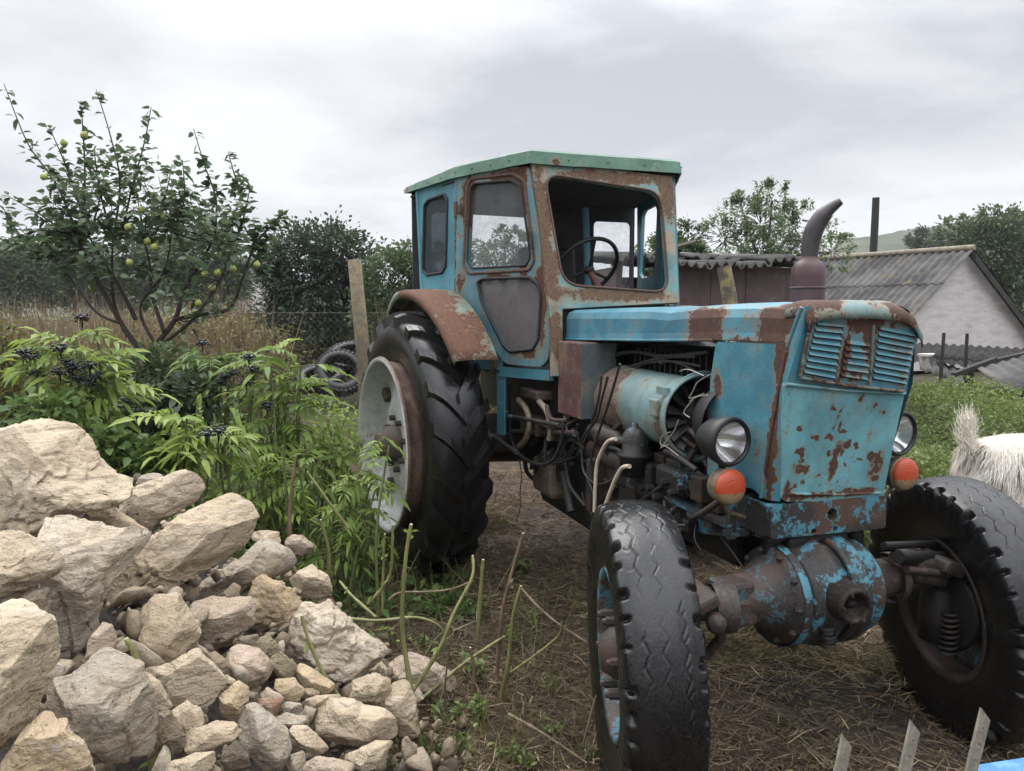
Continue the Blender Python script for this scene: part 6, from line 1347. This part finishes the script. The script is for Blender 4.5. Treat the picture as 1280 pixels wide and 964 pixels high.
# small weeds on the bare ground
for i, (u, v, r, n, lb) in enumerate([(520, 718, 24, 70, 'small green weed at the foot of the rear tyre'), (658, 702, 24, 80, 'bright green weed in the bare patch between the wheels'), (632, 938, 22, 60, 'leafy weed at the bottom edge left of the near front tyre'), (600, 832, 26, 60, 'straggly weed in the middle of the cut stalks'), (562, 890, 26, 60, 'straggly weed beside the foot of the rock pile'), (492, 952, 20, 46, 'small green weed at the bottom edge beside the rocks'), (742, 940, 14, 24, 'tiny weed touching the near front tyre'), (470, 790, 26, 50, 'green weed behind the pale pinkish slab'), (612, 690, 14, 24, 'thin weed in the shade under the gearbox'), (690, 722, 10, 20, 'tiny seedling left of the near front tyre'), (560, 745, 20, 40, 'small weed just right of the tall upright stalk'), (575, 930, 24, 50, 'green weed near the bottom edge between the stalks'), (690, 850, 16, 30, 'small weed beside the near front rim'), (640, 790, 16, 30, 'small weed at the foot of the slim stalks'), (455, 700, 26, 60, 'leafy weed between the lone rounded stone and the rim'), (530, 800, 18, 36, 'weed behind the tall upright stalk'), (600, 880, 24, 60, 'bushy weed under the long leaning stalk'), (665, 770, 18, 40, 'weed below the dark dry twig'), (540, 935, 22, 50, 'leafy weed right beside the foot of the tall stalk'), (690, 905, 18, 40, 'weed under the pale lying stalk'), (500, 700, 24, 60, 'leafy weed touching the lower rear tyre edge'), (595, 755, 16, 36, 'weed at the base of the short upright stump'), (660, 950, 20, 46, 'weed at the bottom edge beside the near front tyre')]):
    p = atz(u, v + r * .8, .0); D = p[1]; rg = np.random.default_rng(60 + i); k = D / CAM_F; e = empty('weed', (p[0], p[1], 0)); tag(e, lb, 'weed', 'low weeds around the tractor'); st = MB(); P_, D_ = [], []
    for s in range(5):
        a = rg.uniform(0, 6.28); h = r * k * rg.uniform(.8, 1.6); q = np.array([math.cos(a) * r * k * .7, math.sin(a) * r * k * .7, h]); st.tube([(0, 0, -.02), q * .5 + np.array([0, 0, .02]), q], [.003, .0025, .0015], 5, caps=False)
        for t in range(n // 5): f = rg.uniform(.25, 1); P_.append(q * f + rg.normal(size=3) * r * k * .16); D_.append(rg.normal(size=3) * np.array([1, 1, .3]) + np.array([0, 0, .2]))
    m = len(P_); leaves('foliage', P_, D_, r * k * .42 * rg.uniform(.7, 1.2, m), r * k * .26, M['leaf_bank'], e, None, True, .3, rg); st.build('stems', M['stem_green'], e)

# ---------------- cut stalks standing and lying in front of the tractor
M['stalk'] = None
g = G('cut_stalk'); nn = g.noise(1, 5, .6, g.mapv((30, 30, 5))); c = g.mix(g.step(nn, .35, .65), (.125, .130, .045), (.225, .215, .085)); c = g.mix(g.ma('MULTIPLY', g.step(g.noise(40, 5, .7), .60, .72), .6), c, (.07, .05, .03)); M['stalk'] = g.done(g.pbr(c, .55, 0, g.bump(nn, .4, .003)))
g = G('dry_stalk'); nn = g.noise(1, 5, .6, g.mapv((30, 30, 5))); c = g.mix(g.step(nn, .35, .65), (.10, .065, .042), (.20, .145, .09)); M['stalk_dry'] = g.done(g.pbr(c, .75, 0, g.bump(nn, .4, .003)))
M['pith'] = simple('stalk_pith', (.52, .48, .36), .8, 0, .15, 30, .2)
def stalk(pts, D, wpx, label, mat='stalk', D1=None, cut=True):
    D1 = D1 or D; n = len(pts); P = [at(u, v, D + (D1 - D) * i / (n - 1)) for i, (u, v) in enumerate(pts)]; path = smooth_path(P, 6); k = D / CAM_F; r = wpx / 2 * k * .80
    rr = np.linspace(r, r * .62, len(path)); b = MB()
    for i in range(4, len(path), 6): rr[i] *= 1.28                       # nodes
    b.tube(path, rr, 8); o = b.build('stalk', M[mat]); tag(o, label, 'plant stalk', 'cut stalks in front of the tractor')
    if cut:
        rs = np.random.default_rng(len(label) * 7 + int(wpx)); q_ = []; dd_ = []
        for i in range(3, len(path) - 2, 5):
            if rs.random() < .3: continue
            for s_ in range(rs.integers(1, 4)): q_.append(np.array(path[i]) + rs.normal(size=3) * r); dd_.append(rs.normal(size=3) * np.array([1, 1, .4]) + np.array([0, 0, .3]))
        if len(q_) > 1: leaves('foliage', np.array(q_), np.array(dd_), rs.uniform(.018, .04, len(q_)), .014, M['leaf_elder' if mat == 'stalk' else 'leaf_brown'], o, None, True, .4, rs)
        d = (path[-1] - path[-2]).normalized(); MB().tube([path[-1] - d * .002, path[-1] + d * .0025], rr[-1] * .82, 8).build('cut_end', M['pith'], o)
stalk([(531, 985), (524, 920), (506, 813), (503, 762), (507, 699), (514, 656)], 2.45, 9, 'tall upright green stalk crossing in front of the foot of the rock pile')
stalk([(455, 935), (490, 893), (516, 864), (550, 809), (567, 767), (590, 722), (591, 695)], 2.55, 8, 'curved green stalk rising to the right behind the tall upright one', D1=2.8)
stalk([(450, 930), (474, 914), (529, 872), (579, 830), (630, 796)], 2.5, 8, 'long straight stalk leaning far to the right from the rock pile', D1=3.0)
stalk([(618, 905), (634, 834), (641, 771), (651, 733)], 2.9, 7, 'slim stalk standing alone between pile and front tyre, with a pale cut top')
stalk([(620, 862), (626, 779), (634, 737), (654, 667)], 3.0, 7, 'slim brownish stalk leaning right towards the weed between the wheels', 'stalk_dry')
stalk([(597, 800), (601, 737), (604, 700)], 3.3, 8, 'short upright stalk stump behind the curved one', D1=3.3)
stalk([(425, 772), (470, 776), (520, 772), (548, 782), (557, 798)], 2.85, 6, 'horizontal green stalk bent down at its right end', cut=False)
stalk([(190, 1000), (188, 905), (176, 848), (167, 815), (158, 799)], 1.60, 13, 'thick green stalk with a cut top standing in front of the rock pile')
stalk([(468, 985), (469, 932), (462, 905), (436, 886), (403, 839), (384, 795), (377, 770)], 2.15, 8, 'bent green stalk leaning left over the long cream slab')
stalk([(436, 661), (410, 626), (384, 590)], 3.7, 6, 'pale yellowish stalk leaning in front of the weeds left of the wheel rim')
stalk([(410, 742), (411, 690), (401, 650)], 3.5, 7, 'olive stalk rising from the lone rounded tan stone')
stalk([(470, 772), (440, 745), (425, 727)], 3.1, 6, 'short slanting stalk behind the big pitted boulder', 'stalk', 3.3)
stalk([(478, 765), (479, 715), (481, 668)], 3.3, 5, 'thin upright stalk in front of the lower rim edge')
stalk([(460, 755), (478, 735), (489, 712), (491, 656)], 3.2, 6, 'bent stalk with an upright tip in front of the rear tyre')
stalk([(651, 735), (672, 758), (698, 780), (733, 803)], 3.1, 5, 'dark dry twig leaning down towards the near front tyre', 'stalk_dry', 2.9, False)
stalk([(638, 841), (665, 822), (697, 796), (702, 778)], 2.95, 5, 'thin hooked stalk left of the near front tyre', cut=False)
stalk([(636, 893), (680, 918), (732, 953)], 2.55, 6, 'pale stalk lying towards the foot of the near front tyre', 'stalk_dry', 2.35)
stalk([(729, 930), (738, 895), (745, 870)], 2.3, 4, 'straw-coloured stem standing against the near front tyre', 'stalk_dry', cut=False)
stalk([(486, 750), (500, 741), (530, 740), (562, 737), (592, 726)], 3.0, 4, 'thin reddish twig lying across the curved stalk', 'stalk_dry', cut=False)
stalk([(590, 870), (592, 838), (588, 810)], 2.8, 6, 'short brown stub beside the long leaning stalk', 'stalk_dry')
stalk([(358, 690), (380, 735), (400, 765)], 3.2, 7, 'brownish curved stem beside the knobbly ochre stone', 'stalk_dry', cut=False)
stalk([(560, 905), (556, 860), (564, 800)], 2.7, 4, 'thin dry stem right of the pale pinkish slab', 'stalk_dry', cut=False)
stalk([(365, 700), (362, 640), (370, 570)], 3.75, 7, 'brown woody stem standing behind the pile in the weeds', 'stalk_dry', cut=False)
stalk([(345, 745), (420, 800), (492, 852)], 2.9, 5, 'slender stalk lying over the right slope of the pile', 'stalk_dry', 2.75, False)

# ---------------- countless small growth
def strands(name, P, D, L, Wd, mat, v, rg, bend=.25):
    n = len(P); D = unit(D); L = np.broadcast_to(L, n)[:, None]; Wd = np.broadcast_to(Wd, n)[:, None]; S = unit(np.cross(D, rg.normal(size=(n, 3)))); B = unit(rg.normal(size=(n, 3)))
    m = P + D * L * .5 + B * L * bend * .3; t = P + D * L + B * L * bend * rg.normal(size=(n, 1)) * .4
    V = np.stack([P - S * Wd, P + S * Wd, m + S * Wd, m - S * Wd, t], 1).reshape(-1, 3); b = np.arange(n) * 5
    Fq = np.concatenate([np.stack([b, b + 1, b + 2], 1), np.stack([b, b + 2, b + 3], 1), np.stack([b + 3, b + 2, b + 4], 1)]); return np_mesh(name, V, Fq, M[mat], None, np.tile(v, 3))
rg = np.random.default_rng(77)
n = 150000; X_ = rg.uniform(-1.6, 3.8, n); Y_ = 1.35 + 6.0 * rg.random(n) ** 1.5; pn = np.array([mnoise.noise(Vector((x * 1.6, y * 1.6, 2))) for x, y in zip(X_, Y_)]); keep = rg.random(n) < np.clip(.75 + pn * 1.0, .25, 1); X_, Y_, pn = X_[keep], Y_[keep], pn[keep]; n = len(X_)
P = np.stack([X_, Y_, gz(X_, Y_) + rg.random(n) ** 2 * .035 + .004], 1); a = rg.uniform(0, 2 * np.pi, n); D_ = np.stack([np.cos(a), np.sin(a), rg.normal(size=n) * .16], 1)
tag(strands('straw_litter', P, D_, rg.uniform(.03, .16, n), rg.uniform(.0009, .0026, n), 'straw', np.clip(.42 + pn * .35 + rg.normal(size=n) * .24, 0, 1), rg, .35), kind='stuff')
# flattened straw heaps round the axle
hp = []
for (u, v, s, m) in ((880, 735, .16, 1500), (955, 775, .22, 2600), (905, 800, .2, 1500), (1000, 800, .22, 1600), (870, 765, .16, 1000), (1110, 830, .25, 900), (610, 640, .2, 900)):
    c = atz(u, v + 12, .03); q = rg.normal(size=(m, 3)) * np.array([s * .55, s * .5, 0]); q[:, 2] = np.abs(rg.normal(size=m)) * .05 * np.exp(-(q[:, 0] ** 2 + q[:, 1] ** 2) / s ** 2 * 1.5) + .02; q[:, 2] += .09 * np.exp(-(q[:, 0] ** 2 + q[:, 1] ** 2) / (s * .6) ** 2) * rg.random(m); hp.append(c * np.array([1, 1, 0]) + q)
P = np.concatenate(hp); n = len(P); a = rg.uniform(0, 2 * np.pi, n); tag(strands('straw_heap', P, np.stack([np.cos(a), np.sin(a), rg.normal(size=n) * .3], 1), rg.uniform(.04, .13, n), .0015, 'straw_pale', np.clip(rg.normal(.45, .22, n), 0, 1), rg, .4), kind='stuff')
# trampled grass in front of the tractor
n = 9000; X_ = rg.uniform(.5, 2.6, n); Y_ = rg.uniform(1.5, 3.3, n); pn = np.array([mnoise.noise(Vector((x * 2.2, y * 2.2, 9))) for x, y in zip(X_, Y_)]); k = rg.random(n) < np.clip(.4 + pn * 1.4, .03, 1); X_, Y_ = X_[k], Y_[k]; n = len(X_)
P = np.stack([X_, Y_, gz(X_, Y_)], 1); tag(strands('grass', P, rg.normal(size=(n, 3)) * np.array([1, 1, .2]) + np.array([0, 0, .45]), rg.uniform(.03, .09, n), .0014, 'grass', np.clip(rg.normal(.5, .25, n), 0, 1), rg, .5), kind='stuff')
# dark dead leaves and clods of the litter
n = 10000; X_ = rg.uniform(-1.4, 3.6, n); Y_ = 1.4 + 5 * rg.random(n) ** 1.4; P = np.stack([X_, Y_, gz(X_, Y_) + .01], 1); tag(leaves('dead_leaves', P, rg.normal(size=(n, 3)) * np.array([1, 1, .25]), rg.uniform(.02, .06, n), rg.uniform(.01, .03, n), M['leaf_brown'], None, np.clip(rg.normal(.22, .16, n), 0, 1), False, .1, rg), kind='stuff')
# dark fallen twigs beneath the front axle
b = MB()
for i in range(46):
    p = atz(rg.uniform(900, 1130), rg.uniform(800, 860), .02); a = rg.normal(.0, .5); L1 = rg.uniform(.15, .5); q = p + np.array([math.cos(a) * L1, -math.sin(a) * L1 * .6 - .1, rg.uniform(-.005, .03)]); b.tube([p, (p + q) / 2 + rg.normal(size=3) * .012, q], [.005, .004, .002], 5)
tag(b.build('twig_litter', M['tar_wood']), kind='stuff')
# green bank on the right
n = 46000; Y_ = 4.6 + 5.4 * rg.random(n) ** 1.1; X_ = rg.uniform(.40, .78, n) * Y_ + rg.normal(size=n) * .3; ok = X_ > 1.5; X_, Y_ = X_[ok], Y_[ok]; n = len(X_); pn = np.array([mnoise.noise(Vector((x * .9, y * .9, 4))) for x, y in zip(X_, Y_)]); h = np.clip(.22 + .55 * pn, .02, .6)
P = np.stack([X_, Y_, gz(X_, Y_) + h * rg.random(n) ** .6], 1); tag(leaves('bank_weeds', P, rg.normal(size=(n, 3)) + np.array([0, -.1, .5]), rg.uniform(.03, .075, n), rg.uniform(.012, .035, n), M['leaf_bank'], None, np.clip(.45 + pn * .5 + rg.normal(size=n) * .18, 0, 1), False, .3, rg), kind='stuff')
# undergrowth behind the rocks and round the fence
n = 30000; Y_ = 3.7 + 6.5 * rg.random(n) ** 1.1; X_ = rg.uniform(-.78, -.06, n) * Y_; pn = np.array([mnoise.noise(Vector((x * 1.1, y * 1.1, 14))) for x, y in zip(X_, Y_)]); bare = np.exp(-((X_ + .9) ** 2 / .5 + (Y_ - 4.6) ** 2 / 1.2)); k = (rg.random(n) > .72 * bare) & ~((X_ / Y_ > -.29) & (X_ / Y_ < -.185) & (Y_ > 6.3)); X_, Y_, pn = X_[k], Y_[k], pn[k]; n = len(X_); h = np.clip(.30 + .5 * pn, .03, .8) * np.clip((Y_ - 3.2) / 1.6, .3, 1.2)
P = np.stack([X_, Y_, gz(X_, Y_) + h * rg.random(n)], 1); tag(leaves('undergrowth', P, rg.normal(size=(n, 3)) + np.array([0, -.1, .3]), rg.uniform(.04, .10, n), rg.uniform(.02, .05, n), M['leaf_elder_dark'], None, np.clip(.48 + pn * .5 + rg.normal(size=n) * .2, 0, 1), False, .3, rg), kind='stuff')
n = 5000; Y_ = 3.9 + 6 * rg.random(n); X_ = rg.uniform(-.78, -.03, n) * Y_; P = np.stack([X_, Y_, gz(X_, Y_)], 1); tag(strands('dry_stems', P, rg.normal(size=(n, 3)) * .45 + np.array([0, 0, 1]), rg.uniform(.15, .7, n), .0018, 'straw', np.clip(rg.normal(.5, .25, n), 0, 1), rg, .3), kind='stuff')
n = 1000; uu, vv = rg.uniform(400, 745, n), rg.uniform(680, 990, n); P = np.array([atz(a, b, .0) for a, b in zip(uu, vv)]); tag(strands('thin_weed_stems', P, rg.normal(size=(n, 3)) * .55 + np.array([0, 0, 1]), rg.uniform(.06, .38, n), .0016, 'grass', np.clip(rg.normal(.45, .28, n), 0, 1), rg, .4), kind='stuff')
# the dry weed field
n = 46000; Y_ = 8.5 + 26 * rg.random(n) ** 1.5; X_ = rg.uniform(-.80, .02, n) * Y_; ok = ~((X_ / Y_ > -.30) & (X_ / Y_ < -.18) & (Y_ < 13)); X_, Y_ = X_[ok], Y_[ok]; n = len(X_); pn = np.array([mnoise.noise(Vector((x * .45, y * .45, 24))) for x, y in zip(X_, Y_)]); h = np.clip(1.05 + .9 * pn, .3, 1.7)
P = np.stack([X_, Y_, gz(X_, Y_) + h * rg.random(n) ** .7], 1); tag(leaves('dry_weeds', P, rg.normal(size=(n, 3)) + np.array([0, 0, .2]), rg.uniform(.05, .14, n), rg.uniform(.025, .06, n), M['leaf_brown'], None, np.clip(.34 + pn * .5 + rg.normal(size=n) * .22, 0, 1), False, .5, rg), kind='stuff')
k = rg.random(n) < .75; m = int(k.sum()); tag(leaves('green_weeds', P[k] + rg.normal(size=(m, 3)) * .15, rg.normal(size=(m, 3)) + np.array([0, 0, .3]), rg.uniform(.05, .12, m), rg.uniform(.02, .05, m), M['leaf_yellow'], None, None, False, .4, rg), kind='stuff')
n = 5200; Y_ = 8.5 + 24 * rg.random(n) ** 1.4; X_ = rg.uniform(-.80, -.02, n) * Y_; ok = ~((X_ / Y_ > -.32) & (X_ / Y_ < -.16) & (Y_ < 16)); X_, Y_ = X_[ok], Y_[ok]; n = len(X_); P = np.stack([X_, Y_, gz(X_, Y_)], 1); tag(strands('dry_field_stalks', P, rg.normal(size=(n, 3)) * .14 + np.array([0, 0, 1]), rg.uniform(.9, 2.0, n), .006, 'straw', np.clip(rg.normal(.45, .25, n), 0, 1), rg, .12), kind='stuff')

# ================================================================== GOAT
def goat():
    e = empty('goat', (0, 0, 0)); GD = 4.4; rump = at(1232, 548, GD); gzv = float(gz(rump[0], rump[1]))
    tag(e, 'white long-haired goat with its tail raised behind the far front wheel', 'goat')
    e.location = (rump[0] - .02, rump[1] + .05, gzv); e.rotation_euler = (0, 0, R_(8)); H = rump[2] - gzv     # back height
    s = H / .735
    me = bpy.data.meshes.new('body'); V = []; E_ = []; Rd = []
    def add(p, r, par=None):
        V.append(tuple(np.array(p) * s)); Rd.append(r * s)
        if par is not None: E_.append((par, len(V) - 1))
        return len(V) - 1
    pel = add((.14, 0, .60), .165); r0 = add((.02, 0, .58), .13, pel); b1 = add((.36, 0, .57), .175, pel); b2 = add((.58, 0, .57), .17, b1); ch = add((.76, 0, .60), .135, b2)
    nk = add((.90, 0, .74), .085, ch); hd = add((1.00, 0, .90), .075, nk); mz = add((1.13, 0, .84), .045, hd); ns = add((1.17, 0, .82), .032, mz)
    for sg in (-1, 1):
        hip = add((.08, sg * .085, .50), .095, pel); kn = add((.13, sg * .095, .36), .058, hip); hk = add((-.01, sg * .095, .24), .032, kn); ft = add((.02, sg * .095, .06), .022, hk); add((.045, sg * .095, .015), .026, ft)
        shd = add((.72, sg * .08, .47), .07, ch); el = add((.72, sg * .085, .33), .042, shd); kk = add((.74, sg * .085, .20), .028, el); f2 = add((.74, sg * .085, .06), .021, kk); add((.765, sg * .085, .015), .025, f2)
    me.from_pydata(V, E_, []); o = bpy.data.objects.new('body', me); COL.objects.link(o)
    sk_ = o.modifiers.new('skin', 'SKIN'); 
    for i, vtx in enumerate(me.skin_vertices[0].data): vtx.radius = (Rd[i] * 1.08, Rd[i] * 1.08)
    me.skin_vertices[0].data[0].use_root = True
    o.modifiers.new('sub', 'SUBSURF').levels = 2
    dg = bpy.context.evaluated_depsgraph_get(); ev = bpy.data.meshes.new_from_object(o.evaluated_get(dg)); bpy.data.objects.remove(o)
    ev.name = 'body'; o = bpy.data.objects.new('body', ev); COL.objects.link(o); o.parent = e
    M['goat'] = simple('goat_skin', (.58, .52, .43), .9, 0, .15, 12, .3); ev.materials.clear(); ev.materials.append(M['goat'])
    for p in ev.polygons: p.use_smooth = True
    g = G('goat_hair'); a = g.n('ShaderNodeAttribute', attribute_name='v'); M['hair'] = g.done(g.pbr(g.ramp(a.outputs['Fac'], (0, (.60, .53, .43)), (.5, (.76, .71, .63)), (1, (.85, .83, .78))), .6, 0, None, .4))
    # coat: strands rooted on the body
    rg = np.random.default_rng(5); vs = np.array([v.co[:] for v in ev.vertices]); nr = np.array([v.normal[:] for v in ev.vertices])
    tri = [];
    for p in ev.polygons:
        v = list(p.vertices)
        for k in range(1, len(v) - 1): tri.append((v[0], v[k], v[k + 1]))
    tri = np.array(tri); ar = np.linalg.norm(np.cross(vs[tri[:, 1]] - vs[tri[:, 0]], vs[tri[:, 2]] - vs[tri[:, 0]]), axis=1)
    cen = vs[tri].mean(1); wgt = ar * np.where(cen[:, 2] > .33 * s, 1, .05) * np.where(cen[:, 0] > .85 * s, .25, 1)
    Nn = 26000; pick = rg.choice(len(tri), Nn, p=wgt / wgt.sum()); u = rg.random((Nn, 2)); fl = u.sum(1) > 1; u[fl] = 1 - u[fl]
    T = tri[pick]; P = vs[T[:, 0]] + (vs[T[:, 1]] - vs[T[:, 0]]) * u[:, :1] + (vs[T[:, 2]] - vs[T[:, 0]]) * u[:, 1:]; N = nr[T].mean(1); N /= np.linalg.norm(N, axis=1, keepdims=True)
    Lh = rg.uniform(.05, .11, Nn) * s * np.where(P[:, 2] > .70 * s, .7, 1); dirn = N * .28 + np.array([-.25, 0, -.85]) * (1 - .3 * N[:, 2:]) + rg.normal(size=(Nn, 3)) * .10
    kc = rg.choice(Nn, 420, replace=False); near_ = np.argmin(((P[:, None, :] - P[kc][None]) ** 2).sum(-1), 1); off_ = P[kc][near_] - P; cl_r = rg.normal(size=(420, 3)) * .10; dirn = dirn / np.linalg.norm(dirn, axis=1, keepdims=True) + cl_r[near_] + off_ / Lh[:, None] * .55
    dirn /= np.linalg.norm(dirn, axis=1, keepdims=True); sd = np.cross(dirn, N + 1e-3); sd /= np.linalg.norm(sd, axis=1, keepdims=True); wd = rg.uniform(.0008, .0018, Nn)[:, None] * s
    m1 = P + dirn * Lh[:, None] * .5 + N * .012; tip = P + dirn * Lh[:, None] + np.array([0, 0, -.02])
    VV = np.stack([P - sd * wd, P + sd * wd, m1 + sd * wd, m1 - sd * wd, tip], 1).reshape(-1, 3); base = np.arange(Nn) * 5
    F4 = np.concatenate([np.stack([base, base + 1, base + 2], 1), np.stack([base, base + 2, base + 3], 1), np.stack([base + 3, base + 2, base + 4], 1)])
    np_mesh('coat', VV, F4, M['hair'], e, np.tile(np.clip(rg.random(420)[near_] * .6 + rg.random(Nn) * .4, 0, 1), 3))
    # raised tail tuft
    b = MB(); b.tube([(-.03 * s, 0, .66 * s), (-.06 * s, 0, .76 * s), (-.045 * s, 0, .86 * s)], [.035 * s, .028 * s, .012 * s], 8); t = b.build('tail', M['goat'], e)
    Nt = 900; q = rg.random(Nt); P = np.stack([-.03 - .03 * np.sin(q * 2.5), np.zeros(Nt), .64 + .20 * q], 1) * s + rg.normal(size=(Nt, 3)) * .022 * s
    D_ = np.stack([rg.normal(size=Nt) * .35 - .1, rg.normal(size=Nt) * .4, np.full(Nt, .8)], 1); D_ /= np.linalg.norm(D_, axis=1, keepdims=True); Lh = rg.uniform(.04, .09, Nt)[:, None] * s
    sd = np.cross(D_, np.array([0, 1.0, 0.1])); sd /= np.linalg.norm(sd, axis=1, keepdims=True); VV = np.stack([P - sd * .0016, P + sd * .0016, P + D_ * Lh], 1).reshape(-1, 3); base = np.arange(Nt) * 3
    np_mesh('tail_hair', VV, np.stack([base, base + 1, base + 2], 1), M['hair'], t, rg.random(Nt))
    # face, ears, horns
    hd_ = np.array((1.0, 0, .90)) * s; b = MB()
    for sg in (-1, 1): b.ball(hd_ + np.array([.03, sg * .062, .025]) * s, .012 * s, 2)
    b.build('eye', M['black'], e)
    for sg in (-1, 1):
        MB().tube([hd_ + np.array([-.02, sg * .05, .03]) * s, hd_ + np.array([-.05, sg * .12, .02]) * s, hd_ + np.array([-.06, sg * .18, -.02]) * s], [.012 * s, .03 * s, .006 * s], 8).build('ear', M['goat'], e)
        MB().tube(smooth_path([hd_ + np.array(q) * s for q in ((-.0, sg * .03, .06), (-.04, sg * .04, .15), (-.12, sg * .06, .20))]), .012 * s, 8).build('horn', M['wood_grey'], e)
goat()

# ================================================================== AIR
hz = bpy.data.materials.new('haze'); hz.use_nodes = True; ht = hz.node_tree; ht.nodes.clear()
ho_ = ht.nodes.new('ShaderNodeOutputMaterial'); hv = ht.nodes.new('ShaderNodeVolumePrincipled'); hv.inputs['Color'].default_value = (.93, .95, 1, 1); hv.inputs['Density'].default_value = .00065; hv.inputs['Anisotropy'].default_value = .3
ht.links.new(hv.outputs[0], ho_.inputs['Volume'])
b = MB(); b.box((0, 620, 60), (2600, 1500, 128)); tag(b.build('haze', hz), kind='stuff')
